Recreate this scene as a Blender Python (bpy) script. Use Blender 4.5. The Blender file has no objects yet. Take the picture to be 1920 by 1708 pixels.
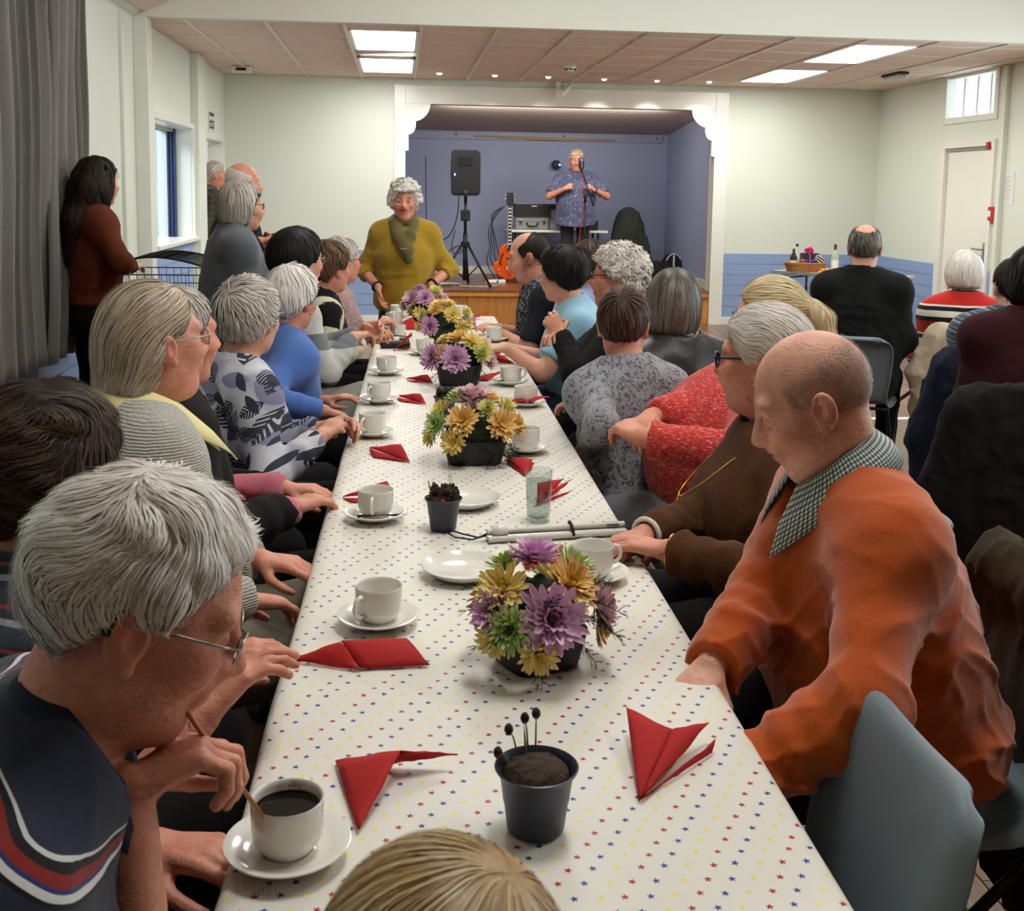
import bpy, bmesh, math, random
import numpy as np
from mathutils import Vector, Matrix

rad = math.radians
scn = bpy.context.scene
COL = scn.collection
random.seed(7)
RNG = np.random.default_rng(7)

# ------------------------------------------------------------------ camera
FOCAL = 2080.0                     # focal length in pixels of the 1920 x 1708 frame
CAM_Z = 1.53
PITCH, YAW, ROLL = rad(7.0), rad(5.858), 0.0155
_f = Vector((math.sin(YAW) * math.cos(PITCH), math.cos(YAW) * math.cos(PITCH), -math.sin(PITCH)))
_r0 = Vector((math.cos(YAW), -math.sin(YAW), 0))
_u0 = _r0.cross(_f)
_r = _r0 * math.cos(ROLL) + _u0 * math.sin(ROLL)
_u = _u0 * math.cos(ROLL) - _r0 * math.sin(ROLL)
cam_data = bpy.data.cameras.new('camera')
cam = bpy.data.objects.new('camera', cam_data)
COL.objects.link(cam)
cam_data.sensor_fit = 'HORIZONTAL'
cam_data.sensor_width = 36.0
cam_data.lens = FOCAL / 1920 * 36.0
cam_data.shift_y = -(854 - 611) / 1920
cam_data.clip_start = 0.05
cam_data.dof.use_dof = True
cam_data.dof.focus_distance = 3.2
cam_data.dof.aperture_fstop = 16.0
cam.matrix_world = Matrix(((_r.x, _u.x, -_f.x, 0), (_r.y, _u.y, -_f.y, 0), (_r.z, _u.z, -_f.z, CAM_Z), (0, 0, 0, 1)))
scn.camera = cam
CAMV = np.array((0, 0, CAM_Z)); CAMF = np.array(_f)

# ------------------------------------------------------------------ world, lights, exposure
world = bpy.data.worlds.new('overcast_sky')
scn.world = world
world.use_nodes = True
bg = world.node_tree.nodes['Background']
bg.inputs[0].default_value = (0.80, 0.90, 1.0, 1)
bg.inputs[1].default_value = 3.0
scn.view_settings.view_transform = 'Standard'
scn.view_settings.look = 'None'
scn.view_settings.gamma = 1.0
scn.view_settings.use_curve_mapping = False
scn.view_settings.exposure = 0.3
scn.cycles.max_bounces = 5
scn.cycles.transmission_bounces = 4
scn.cycles.glossy_bounces = 2
scn.cycles.use_adaptive_sampling = True
scn.cycles.adaptive_threshold = 0.09
scn.cycles.adaptive_min_samples = 8
scn.cycles.diffuse_bounces = 3
scn.cycles.transparent_max_bounces = 8
scn.cycles.caustics_reflective = False
scn.cycles.caustics_refractive = False
scn.cycles.sample_clamp_indirect = 6.0


def area_light(name, loc, rot, sx, sy, watts, col=(1, 1, 1)):
    d = bpy.data.lights.new(name, 'AREA')
    d.shape = 'RECTANGLE'; d.size = sx; d.size_y = sy; d.energy = watts; d.color = col
    o = bpy.data.objects.new(name, d); COL.objects.link(o)
    o.location = loc; o.rotation_euler = rot
    return o


WARM = (1.0, 0.97, 0.90)
DAY = (0.86, 0.94, 1.0)
SPOT_W = 22.0
BACK_PANEL = 16.0
FRONT_PANEL = 20.0
# daylight just outside the hall windows (right wall and left wall)
area_light('daylight_right_window', (5.80, 3.3, 1.75), (0, rad(90), 0), 1.5, 2.9, 28, DAY)
area_light('daylight_right_window', (5.80, 7.0, 1.75), (0, rad(90), 0), 1.5, 2.4, 45, DAY)
area_light('daylight_left_window', (-2.2, 4.75, 1.6), (0, rad(-90), 0), 1.4, 3.1, 60, DAY)

area_light('added_stage_fill', (1.8, 12.84, 2.40), (rad(62), 0, 0), 2.6, 0.10, 20, WARM)  # added fill lamp behind the head board, brightens the stage


# ------------------------------------------------------------------ helpers: objects
def mk(name, verts, faces, mat=None, parent=None, smooth=False, loc=None, rotz=None):
    me = bpy.data.meshes.new(name)
    if isinstance(verts, np.ndarray): verts = verts.tolist()
    if isinstance(faces, np.ndarray): faces = faces.tolist()
    me.from_pydata(verts, [], faces)
    if smooth: me.shade_smooth()
    return put(name, me, mat, parent, loc, rotz)


def put(name, me, mat=None, parent=None, loc=None, rotz=None):
    o = bpy.data.objects.new(name, me); COL.objects.link(o)
    if mat is not None and len(me.materials) == 0: me.materials.append(mat)
    if parent is not None: o.parent = parent
    if loc is not None: o.location = loc
    if rotz is not None: o.rotation_euler = (0, 0, rotz)
    return o


def tag(o, label, cat, group=None):
    o['label'] = label; o['category'] = cat
    if group: o['group'] = group
    return o


def struct(o, label=None, cat=None):
    o['kind'] = 'structure'
    if label: o['label'] = label
    if cat: o['category'] = cat
    return o


def thing(name, label, cat, loc=(0, 0, 0), rotz=0.0, group=None):
    o = bpy.data.objects.new(name, None); COL.objects.link(o)
    o.empty_display_size = 0.05
    o.location = loc; o.rotation_euler = (0, 0, rotz)
    return tag(o, label, cat, group)


def copy_tree(o, parent=None):
    c = o.copy(); COL.objects.link(c); c.parent = parent
    for ch in list(o.children): copy_tree(ch, c)
    return c


class MB:
    """collects shapes into one mesh"""
    def __init__(self): self.v = []; self.f = []

    def add(self, v, f):
        n = len(self.v)
        self.v += [tuple(p) for p in v]
        self.f += [tuple(i + n for i in q) for q in f]
        return self

    def box(self, c, s, rot=None, bev=0.0):
        x, y, z = s[0] / 2, s[1] / 2, s[2] / 2
        if bev <= 0:
            v = [(-x, -y, -z), (x, -y, -z), (x, y, -z), (-x, y, -z), (-x, -y, z), (x, -y, z), (x, y, z), (-x, y, z)]
            f = [(0, 3, 2, 1), (4, 5, 6, 7), (0, 1, 5, 4), (1, 2, 6, 5), (2, 3, 7, 6), (3, 0, 4, 7)]
        else:
            bm = bmesh.new(); bmesh.ops.create_cube(bm, size=1)
            for q in bm.verts: q.co = Vector((q.co.x * s[0], q.co.y * s[1], q.co.z * s[2]))
            bmesh.ops.bevel(bm, geom=bm.edges[:], offset=bev, segments=2, profile=0.5, affect='EDGES')
            bm.verts.index_update()
            v = [tuple(q.co) for q in bm.verts]; f = [tuple(q.index for q in g.verts) for g in bm.faces]; bm.free()
        if rot is not None: v = [tuple(rot @ Vector(p)) for p in v]
        return self.add([(p[0] + c[0], p[1] + c[1], p[2] + c[2]) for p in v], f)

    def span(self, a, b, bev=0.0):
        return self.box([(a[i] + b[i]) / 2 for i in range(3)], [abs(b[i] - a[i]) for i in range(3)], None, bev)

    def tube(self, pts, r, n=8, closed=False, cap=True):
        P = [Vector(p) for p in pts]; m = len(P)
        rr = r if isinstance(r, (list, tuple)) else [r] * m
        v = []; up = None
        for i in range(m):
            if closed: t = P[(i + 1) % m] - P[i - 1]
            else: t = P[min(i + 1, m - 1)] - P[max(i - 1, 0)]
            t.normalize()
            if up is None:
                up = t.orthogonal().normalized()
            else:
                up = (up - t * up.dot(t))
                if up.length < 1e-5: up = t.orthogonal()
                up.normalize()
            b = t.cross(up)
            for k in range(n):
                a = 2 * math.pi * k / n
                v.append(tuple(P[i] + (up * math.cos(a) + b * math.sin(a)) * rr[i]))
        f = []
        for i in range(m if closed else m - 1):
            j = (i + 1) % m
            for k in range(n):
                l = (k + 1) % n
                f.append((i * n + k, i * n + l, j * n + l, j * n + k))
        if cap and not closed:
            f.append(tuple(range(n - 1, -1, -1))); f.append(tuple((m - 1) * n + k for k in range(n)))
        return self.add(v, f)

    def cyl(self, a, b, r, r2=None, n=14):
        return self.tube([a, b], [r, r if r2 is None else r2], n)

    def lathe(self, prof, n=32, c=(0, 0, 0), close=True):
        v = []
        for (r, z) in prof:
            for k in range(n):
                a = 2 * math.pi * k / n
                v.append((c[0] + r * math.cos(a), c[1] + r * math.sin(a), c[2] + z))
        f = []
        for i in range(len(prof) - 1):
            for k in range(n):
                l = (k + 1) % n
                f.append((i * n + k, i * n + l, (i + 1) * n + l, (i + 1) * n + k))
        if close:
            if prof[0][0] > 1e-4: f.append(tuple(range(n - 1, -1, -1)))
            if prof[-1][0] > 1e-4: f.append(tuple((len(prof) - 1) * n + k for k in range(n)))
        return self.add(v, f)

    def prism(self, poly, h, M=None):
        """poly in xy, extruded 0..h along z, then M (Matrix 4x4)"""
        n = len(poly)
        v = [(p[0], p[1], 0) for p in poly] + [(p[0], p[1], h) for p in poly]
        f = [tuple(range(n - 1, -1, -1)), tuple(range(n, 2 * n))] + [(i, (i + 1) % n, n + (i + 1) % n, n + i) for i in range(n)]
        if M is not None: v = [tuple(M @ Vector(p)) for p in v]
        return self.add(v, f)

    def ball(self, c, r, n=12, m=8):
        r = (r, r, r) if not isinstance(r, (tuple, list)) else r
        v = [(c[0], c[1], c[2] - r[2])]
        for i in range(1, m):
            t = -math.pi / 2 + math.pi * i / m
            for k in range(n):
                a = 2 * math.pi * k / n
                v.append((c[0] + r[0] * math.cos(t) * math.cos(a), c[1] + r[1] * math.cos(t) * math.sin(a), c[2] + r[2] * math.sin(t)))
        v.append((c[0], c[1], c[2] + r[2]))
        f = [(0, 1 + (k + 1) % n, 1 + k) for k in range(n)]
        for i in range(m - 2):
            for k in range(n):
                l = (k + 1) % n
                f.append((1 + i * n + k, 1 + i * n + l, 1 + (i + 1) * n + l, 1 + (i + 1) * n + k))
        e = len(v) - 1; b = 1 + (m - 2) * n
        f += [(e, b + k, b + (k + 1) % n) for k in range(n)]
        return self.add(v, f)

    def build(self, name, mat, parent=None, smooth=False, loc=None, rotz=None):
        o = mk(name, self.v, self.f, mat, parent, False, loc, rotz)
        if smooth:
            if smooth is True: o.data.shade_smooth()
            else:
                o.data.shade_smooth(); o.data.set_sharp_from_angle(angle=rad(smooth))
        return o


def holes_wall(mb, axis, pos, thick, u0, u1, z0, z1, holes):
    """solid slab at axis=pos..pos+thick with rectangular holes (ua,ub,za,zb)"""
    us = sorted({u0, u1, *[h[0] for h in holes], *[h[1] for h in holes]})
    zs = sorted({z0, z1, *[h[2] for h in holes], *[h[3] for h in holes]})
    for a, b in zip(us, us[1:]):
        for c, d in zip(zs, zs[1:]):
            m, k = (a + b) / 2, (c + d) / 2
            if any(h[0] < m < h[1] and h[2] < k < h[3] for h in holes): continue
            if axis == 'x': mb.span((pos, a, c), (pos + thick, b, d))
            else: mb.span((a, pos, c), (b, pos + thick, d))
    return mb
# ------------------------------------------------------------------ materials
def s2l(c):
    out = []
    for x in c[:3]:
        x = x / 255.0
        out.append(x / 12.92 if x <= 0.04045 else ((x + 0.055) / 1.055) ** 2.4)
    return (out[0], out[1], out[2], 1.0)


class NT:
    def __init__(self, name):
        self.m = bpy.data.materials.new(name); self.m.use_nodes = True
        self.t = self.m.node_tree
        self.b = self.t.nodes['Principled BSDF']

    def n(self, typ, ins=None, **props):
        nd = self.t.nodes.new('ShaderNode' + typ)
        for k, v in props.items(): setattr(nd, k, v)
        for k, v in (ins or {}).items(): self.set(nd, k, v)
        return nd

    def set(self, nd, k, v):
        sock = nd.inputs[k]
        if isinstance(v, bpy.types.NodeSocket): self.t.links.new(v, sock)
        elif isinstance(v, bpy.types.Node): self.t.links.new(v.outputs[0], sock)
        else: sock.default_value = v

    def p(self, **kw):
        for k, v in kw.items(): self.set(self.b, k.replace('_', ' '), v)

    def math(self, op, a, b=None, c=None):
        ins = {0: a}
        if b is not None: ins[1] = b
        if c is not None: ins[2] = c
        return self.n('Math', ins, operation=op).outputs[0]

    def coord(self, kind='Object', scale=None, rot=None, loc=None):
        c = self.n('TexCoord').outputs[kind]
        if scale is not None or rot is not None or loc is not None:
            mp = self.n('Mapping', {0: c})
            if scale is not None: mp.inputs['Scale'].default_value = scale
            if rot is not None: mp.inputs['Rotation'].default_value = rot
            if loc is not None: mp.inputs['Location'].default_value = loc
            c = mp.outputs[0]
        return c

    def noise(self, co, scale, detail=3, rough=0.5, dist=0.0):
        return self.n('TexNoise', {'Vector': co, 'Scale': scale, 'Detail': detail, 'Roughness': rough, 'Distortion': dist})

    def ramp(self, fac, stops, interp='LINEAR'):
        r = self.n('ValToRGB', {0: fac}); e = r.color_ramp; e.interpolation = interp
        while len(e.elements) < len(stops): e.elements.new(0.5)
        for el, (pos, col) in zip(e.elements, stops):
            el.position = pos; el.color = s2l(col)
        return r.outputs[0]

    def mix(self, fac, a, b, blend='MIX'):
        m = self.n('Mix', data_type='RGBA', blend_type=blend)
        self.set(m, 0, fac)
        for i, v in ((6, a), (7, b)):
            if isinstance(v, (tuple, list)): m.inputs[i].default_value = s2l(v)
            else: self.set(m, i, v)
        return m.outputs[2]

    def bump(self, h, strength=0.3, dist=0.01):
        b = self.n('Bump', {'Strength': strength, 'Distance': dist, 'Height': h})
        self.set(self.b, 'Normal', b.outputs[0])
        return b


MATS = {}


def pm(name, col, rough=0.5, metal=0.0, spec=0.5, bump=None, vary=None, coat=0.0, sheen=0.0, emit=None, alpha=None, trans=0.0):
    """plain procedural material: col sRGB 0..255, bump=(scale,strength), vary=(scale,colour2,amount)"""
    if name in MATS: return MATS[name]
    N = NT(name); co = N.coord()
    base = None
    if vary:
        nz = N.noise(co, vary[0], 4, 0.6)
        base = N.mix(N.math('MULTIPLY', nz.outputs[0], vary[2]), col, vary[1])
        N.p(Base_Color=base)
    else: N.p(Base_Color=s2l(col))
    N.p(Roughness=rough, Metallic=metal)
    N.set(N.b, 'Specular IOR Level', spec)
    if coat: N.set(N.b, 'Coat Weight', coat); N.set(N.b, 'Coat Roughness', 0.08)
    if sheen: N.set(N.b, 'Sheen Weight', sheen); N.set(N.b, 'Sheen Roughness', 0.5)
    if trans: N.set(N.b, 'Transmission Weight', trans)
    if emit: N.set(N.b, 'Emission Color', s2l(emit[0])); N.set(N.b, 'Emission Strength', emit[1])
    if bump:
        nz = N.noise(co, bump[0], 3, 0.6)
        N.bump(nz.outputs[0], bump[1], 0.004)
    MATS[name] = N.m
    return N.m


def fabric(name, col, col2=None, rough=0.9, knit=None, sheen=0.25, mott=0.35, mscale=60, bump=0.35):
    """woven or knitted cloth; knit=(scale,strength) adds rows of stitches"""
    if name in MATS: return MATS[name]
    N = NT(name); co = N.coord()
    col2 = col2 or tuple(c * 0.72 for c in col)
    nz = N.noise(co, mscale, 4, 0.65)
    big = N.noise(co, 6, 2, 0.5)
    f = N.math('MULTIPLY', N.math('ADD', nz.outputs[0], N.math('MULTIPLY', big.outputs[0], 0.5)), mott)
    N.p(Base_Color=N.mix(f, col, col2), Roughness=rough)
    N.set(N.b, 'Specular IOR Level', 0.2)
    N.set(N.b, 'Sheen Weight', sheen if sum(col) > 240 else 0.02)
    if knit:
        w1 = N.n('TexWave', {'Vector': co, 'Scale': knit[0], 'Distortion': 2.0, 'Detail': 1.0}, bands_direction='Z')
        v = N.n('TexVoronoi', {'Vector': co, 'Scale': knit[0] * 2.6})
        h = N.math('ADD', w1.outputs[1], v.outputs[0])
        N.bump(h, knit[1], 0.006)
    else:
        N.bump(nz.outputs[0], bump, 0.003)
    MATS[name] = N.m
    return N.m


def stripes(name, stops, period, axis=2, slope=(0, 0), wob=0.01, rough=0.9, offset=0.0):
    """stripe cloth: stops [(pos 0..1, colour)] constant along one axis of the wearer"""
    if name in MATS: return MATS[name]
    N = NT(name); co = N.coord()
    nz = N.noise(co, 7, 2)
    sep = N.n('SeparateXYZ', {0: co})
    others = [i for i in range(3) if i != axis]
    v = N.math('ADD', sep.outputs[axis], N.math('MULTIPLY', sep.outputs[others[0]], slope[0]))
    v = N.math('ADD', v, N.math('MULTIPLY', sep.outputs[others[1]], slope[1]))
    v = N.math('ADD', v, N.math('MULTIPLY', nz.outputs[0], wob))
    v = N.math('FRACT', N.math('DIVIDE', N.math('ADD', v, offset), period))
    c = N.ramp(v, stops, 'CONSTANT')
    fine = N.noise(co, 180, 3)
    N.p(Base_Color=N.mix(0.25, c, N.mix(fine.outputs[0], (20, 20, 20), (235, 235, 235)), 'SOFT_LIGHT'), Roughness=rough)
    N.set(N.b, 'Specular IOR Level', 0.2); N.set(N.b, 'Sheen Weight', 0.2)
    N.bump(fine.outputs[0], 0.3, 0.002)
    MATS[name] = N.m
    return N.m


def wood(name, c1, c2, scale=(1, 12, 12), rough=0.4, coat=0.2, ring=3.0):
    if name in MATS: return MATS[name]
    N = NT(name)
    info = N.n('ObjectInfo')
    co = N.coord('Object', scale=scale)
    off = N.n('VectorMath', {0: co, 1: N.n('CombineXYZ', {0: N.math('MULTIPLY', info.outputs['Random'], 37.0), 1: N.math('MULTIPLY', info.outputs['Random'], 11.0), 2: 0.0}).outputs[0]}, operation='ADD')
    nz = N.noise(off.outputs[0], ring, 5, 0.6, 0.6)
    f2 = N.noise(off.outputs[0], ring * 9, 3, 0.6)
    f = N.math('ADD', N.math('MULTIPLY', nz.outputs[0], 0.7), N.math('MULTIPLY', f2.outputs[0], 0.3))
    col = N.ramp(f, [(0.3, c2), (0.5, tuple((a + b) / 2 for a, b in zip(c1, c2))), (0.72, c1)])
    v = N.math('ADD', 0.72, N.math('MULTIPLY', info.outputs['Random'], 0.5))
    hsv = N.n('HueSaturation', {'Color': col, 'Value': v})
    N.p(Base_Color=hsv.outputs[0], Roughness=rough)
    N.set(N.b, 'Coat Weight', coat); N.set(N.b, 'Coat Roughness', 0.25)
    N.bump(f, 0.12, 0.002)
    MATS[name] = N.m
    return N.m


def skin_mat(name, col, col2):
    if name in MATS: return MATS[name]
    N = NT(name); co = N.coord()
    a = N.noise(co, 24, 5, 0.65); b = N.noise(co, 150, 3, 0.6)
    c = N.mix(N.ramp(a.outputs[0], [(0.25, (0, 0, 0)), (0.78, (235, 235, 235))]), col, col2)
    sp = N.noise(co, 62, 2, 0.5)
    c = N.mix(N.math('MULTIPLY', N.math('GREATER_THAN', sp.outputs[0], 0.67), 0.14), c, tuple(x * 0.72 for x in col2))
    wr = N.noise(N.coord('Object', scale=(1, 1, 3.2)), 46, 3, 0.6, 1.2)
    at = N.n('Attribute', attribute_name='tint')
    c = N.mix(1.0, c, at.outputs[0], 'MULTIPLY')
    N.p(Base_Color=c, Roughness=0.48)
    N.set(N.b, 'Specular IOR Level', 0.45)
    N.set(N.b, 'Subsurface Weight', 0.0); N.set(N.b, 'Subsurface Radius', (0.012, 0.005, 0.003)); N.set(N.b, 'Subsurface Scale', 0.6)
    N.bump(N.math('ADD', b.outputs[0], N.math('MULTIPLY', wr.outputs[0], 1.6)), 0.32, 0.003)
    MATS[name] = N.m
    return N.m


def hair_mat(name, dark, mid, light, rough=0.42):
    rough = 0.52 if sum(mid) < 200 else rough
    if name in MATS: return MATS[name]
    N = NT(name)
    at = N.n('Attribute', attribute_name='var')
    co = N.coord()
    nz = N.noise(co, 220, 3)
    f = N.math('ADD', N.math('MULTIPLY', at.outputs['Fac'], 0.8), N.math('MULTIPLY', nz.outputs[0], 0.25))
    N.p(Base_Color=N.ramp(f, [(0.08, dark), (0.5, mid), (0.92, light)]), Roughness=rough)
    N.set(N.b, 'Specular IOR Level', 0.4 if sum(mid) > 200 else 0.22)
    MATS[name] = N.m
    return N.m


def spots(name, base, stops, scale, rough=0.9, dist=0.6, stretch=(1, 1, 1), feature='F1', rnd=1.0, bump=0.2):
    """printed cloth: voronoi cells run through a ramp"""
    if name in MATS: return MATS[name]
    N = NT(name); co = N.coord('Object', scale=stretch)
    nz = N.noise(co, scale * 0.8, 3, 0.6)
    mixv = N.n('Mix', data_type='VECTOR'); N.set(mixv, 0, dist * 0.1)
    N.set(mixv, 4, co); N.set(mixv, 5, nz.outputs[1])
    v = N.n('TexVoronoi', {'Vector': mixv.outputs[1], 'Scale': scale, 'Randomness': rnd}, feature=feature)
    N.p(Base_Color=N.ramp(v.outputs[0], stops, 'EASE'), Roughness=rough)
    N.set(N.b, 'Specular IOR Level', 0.2); N.set(N.b, 'Sheen Weight', 0.15)
    fine = N.noise(N.coord(), 150, 3)
    N.bump(fine.outputs[0], bump, 0.002)
    MATS[name] = N.m
    return N.m


def star_cloth():
    N = NT('star_print_cloth'); co = N.coord()
    sep = N.n('SeparateXYZ', {0: co})
    X, Y = sep.outputs[0], sep.outputs[1]
    sx, sy = 0.0290, 0.0260
    M_ = N.math
    row = M_('FLOOR', M_('DIVIDE', Y, sy))
    xo = M_('ADD', M_('DIVIDE', X, sx), M_('MULTIPLY', row, 0.5))
    colu = M_('FLOOR', xo)
    wn = N.n('TexWhiteNoise', {'Vector': N.n('CombineXYZ', {0: row, 1: colu, 2: 3.0}).outputs[0]}, noise_dimensions='3D')
    ws = N.n('SeparateXYZ', {0: wn.outputs[1]})
    lx = M_('MULTIPLY', M_('SUBTRACT', M_('FRACT', xo), M_('ADD', 0.44, M_('MULTIPLY', ws.outputs[0], 0.12))), sx)
    ly = M_('MULTIPLY', M_('SUBTRACT', M_('FRACT', M_('DIVIDE', Y, sy)), M_('ADD', 0.44, M_('MULTIPLY', ws.outputs[1], 0.12))), sy)
    r = M_('SQRT', M_('ADD', M_('MULTIPLY', lx, lx), M_('MULTIPLY', ly, ly)))
    rotj = M_('MULTIPLY', M_('SUBTRACT', ws.outputs[2], 0.5), 0.7)
    an = M_('ADD', M_('ARCTAN2', lx, ly), rotj)
    seg = 2 * math.pi / 5
    fold = M_('PINGPONG', M_('ADD', an, 10 * seg), seg / 2)
    px = M_('MULTIPLY', r, M_('COSINE', fold)); py = M_('MULTIPLY', r, M_('SINE', fold))
    Rr, ri = 0.0058, 0.0025
    ex, ey = ri * math.cos(seg / 2) - Rr, ri * math.sin(seg / 2)
    # inside when cross(e, P - P0) > 0
    cr = M_('SUBTRACT', M_('MULTIPLY', py, ex), M_('MULTIPLY', M_('SUBTRACT', px, Rr), ey))
    inside = M_('GREATER_THAN', cr, 0.0)
    idx = M_('MODULO', M_('ADD', M_('ADD', colu, M_('MULTIPLY', row, 2.0)), 3000.0), 3.0)
    isb = M_('COMPARE', idx, 1.0, 0.1); isy = M_('COMPARE', idx, 2.0, 0.1)
    c = N.mix(isb, (176, 26, 30), (30, 62, 150))
    c = N.mix(isy, c, (240, 222, 120))
    nz = N.noise(co, 5, 3)
    white = N.mix(nz.outputs[0], (236, 232, 222), (226, 221, 210))
    N.p(Base_Color=N.mix(inside, white, c), Roughness=0.42)
    N.set(N.b, 'Specular IOR Level', 0.35)
    w = N.noise(N.coord('Object', scale=(9, 3, 1)), 2.2, 3, 0.5, 0.4)
    N.bump(w.outputs[0], 0.35, 0.006)
    return N.m


def gingham(name, c0, c1, c2, sc):
    N = NT(name); co = N.coord('UV')
    sep = N.n('SeparateXYZ', {0: co})
    a = N.math('GREATER_THAN', N.math('FRACT', N.math('MULTIPLY', sep.outputs[0], sc)), 0.5)
    b = N.math('GREATER_THAN', N.math('FRACT', N.math('MULTIPLY', sep.outputs[1], sc)), 0.5)
    s = N.math('MULTIPLY', N.math('ADD', a, b), 0.5)
    N.p(Base_Color=N.ramp(s, [(0.0, c0), (0.3, c1), (0.8, c2)], 'CONSTANT'), Roughness=0.8)
    return N.m


def glass_mat(name, tint=(255, 255, 255), rough=0.02):
    """thin clear glass: see-through with fresnel reflections"""
    if name in MATS: return MATS[name]
    N = NT(name)
    tr = N.n('BsdfTransparent', {0: s2l(tint)})
    gl = N.n('BsdfGlossy', {'Roughness': rough})
    lw = N.n('LayerWeight', {0: 0.5})
    fr = N.math('ADD', 0.035, N.math('MULTIPLY', N.math('POWER', lw.outputs['Facing'], 4.0), 0.6))
    mx = N.n('MixShader', {0: fr, 1: tr, 2: gl})
    out = [n for n in N.t.nodes if n.type == 'OUTPUT_MATERIAL'][0]
    N.t.links.new(mx.outputs[0], out.inputs[0])
    N.t.nodes.remove(N.b)
    MATS[name] = N.m
    return N.m


def panel_emit(name, col, strength):
    N = NT(name)
    N.p(Base_Color=s2l((240, 240, 235)), Roughness=0.5)
    N.set(N.b, 'Emission Color', s2l(col)); N.set(N.b, 'Emission Strength', strength)
    return N.m


# room
m_wall = pm('cream_green_wall_paint', (228, 232, 220), 0.62, vary=(3, (220, 226, 212), 0.5), bump=(90, 0.05))
m_dado = pm('powder_blue_dado_paint', (148, 172, 214), 0.45, vary=(4, (138, 162, 206), 0.6))
m_white = pm('white_gloss_paint', (236, 236, 226), 0.25, spec=0.5)
m_beam = pm('white_emulsion', (232, 231, 220), 0.6)
m_stage_blue = pm('stage_blue_paint', (158, 166, 196), 0.6, vary=(5, (148, 156, 186), 0.6))
m_tile = pm('mineral_ceiling_tile', (232, 211, 197), 0.95, bump=(160, 0.25), vary=(60, (216, 194, 179), 0.5))
m_tbar = pm('white_ceiling_bar', (226, 222, 212), 0.4)
m_stage_ceiling = pm('stage_ceiling_board', (186, 172, 162), 0.9, vary=(3, (174, 160, 150), 0.6))
m_plank = wood('dark_oak_boards', (158, 118, 80), (98, 70, 48), scale=(14, 0.9, 14), rough=0.33, coat=0.35)
m_stagefloor = wood('stage_boards', (150, 96, 58), (104, 62, 36), scale=(0.9, 14, 14), rough=0.3, coat=0.3)
m_stagefront = wood('honey_pine_panel', (214, 150, 76), (172, 108, 48), scale=(10, 10, 0.9), rough=0.35, coat=0.3)
m_curtain = fabric('grey_curtain_weave', (132, 126, 118), (98, 93, 87), mscale=150, mott=0.5, bump=0.5)
m_black = pm('black_plastic', (22, 22, 22), 0.55)
m_blackmetal = pm('black_painted_metal', (20, 20, 21), 0.4, metal=0.3)
m_chrome = pm('chrome', (205, 205, 205), 0.18, metal=1.0)
m_steel = pm('brushed_steel', (170, 170, 168), 0.35, metal=1.0)
m_grill = pm('black_grille', (16, 16, 16), 0.6, bump=(700, 0.6))
m_chair = pm('grey_polypropylene', (112, 126, 134), 0.5, bump=(500, 0.12))
m_red = pm('red_plastic', (190, 26, 28), 0.4)
m_china = pm('white_china', (236, 233, 224), 0.14, spec=0.55, coat=0.3)
m_napkin = pm('red_paper_napkin', (186, 24, 22), 0.85, bump=(300, 0.2), vary=(8, (158, 16, 18), 0.6))
m_coffee = pm('black_coffee', (20, 10, 6), 0.08, spec=0.2)
m_glass = glass_mat('clear_glass', (244, 247, 246))
m_water = glass_mat('water', (236, 242, 243))
m_paper = pm('white_paper', (232, 232, 226), 0.8)
# ------------------------------------------------------------------ the room
XL, XR, YB, YF = -1.91, 5.55, 12.58, -2.6
CEIL = 2.73
floor = mk('floor', *MB().span((XL - 0.2, YF - 0.2, -0.12), (XR + 0.2, YB + 0.2, -0.022)).__dict__.values(), pm('floor_underlay', (30, 22, 16), 0.9))
struct(floor, 'dark brown oak board floor of the hall', 'floor')
pw = 0.14
plank_me = {}
for i in range(54):
    x0 = XL + i * pw
    ys = [YF] + [YF + 1.2 + (i * 1.37) % 2.4 + k * 3.3 for k in range(5)]
    ys = [y for y in ys if y < YB] + [YB]
    for a, b in zip(ys, ys[1:]):
        L = round(b - a, 3)
        if L < 0.05: continue
        w = min(pw, XR - x0) - 0.003
        key = (L, round(w, 3))
        if key not in plank_me:
            o = MB().box((0, 0, 0), (w, L - 0.003, 0.022), bev=0.0012).build('plank', m_plank, floor, loc=(x0 + pw / 2, (a + b) / 2, -0.011))
            plank_me[key] = o.data
        else:
            put('plank', plank_me[key], None, floor, loc=(x0 + pw / 2, (a + b) / 2, -0.011))
m_court = pm('white_line_paint', (222, 220, 208), 0.5)
for (a, b) in (((1.2, 7.20), (5.3, 7.27)), ((1.0, 3.77), (5.3, 3.83))):
    MB().span((a[0], a[1], 0.0), (b[0], b[1], 0.0016)).build('court_line', m_court, floor)

# --- back wall with the stage opening
OPL, OPR, OPT = 0.065, 3.585, 2.46
wb = holes_wall(MB(), 'y', YB, 0.16, XL - 0.15, XR + 0.15, -0.1, 3.6, [(OPL, OPR, 0.0, OPT)])
wall_back = struct(wb.build('wall_back', m_wall), 'cream back wall with stage opening and blue dado', 'wall')


def dado(parent, axis, pos, u0, u1, z0=0.09, z1=0.835, n=6, face=-1):
    h = (z1 - z0) / n
    for k in range(n):
        c = z0 + h * (k + 0.5)
        t = 0.012
        if axis == 'y': o = MB().box(((u0 + u1) / 2, pos + face * t / 2, c), (u1 - u0, t, h - 0.004), bev=0.002)
        else: o = MB().box((pos + face * t / 2, (u0 + u1) / 2, c), (t, u1 - u0, h - 0.004), bev=0.002)
        o.build('board', m_dado, parent)


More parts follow.
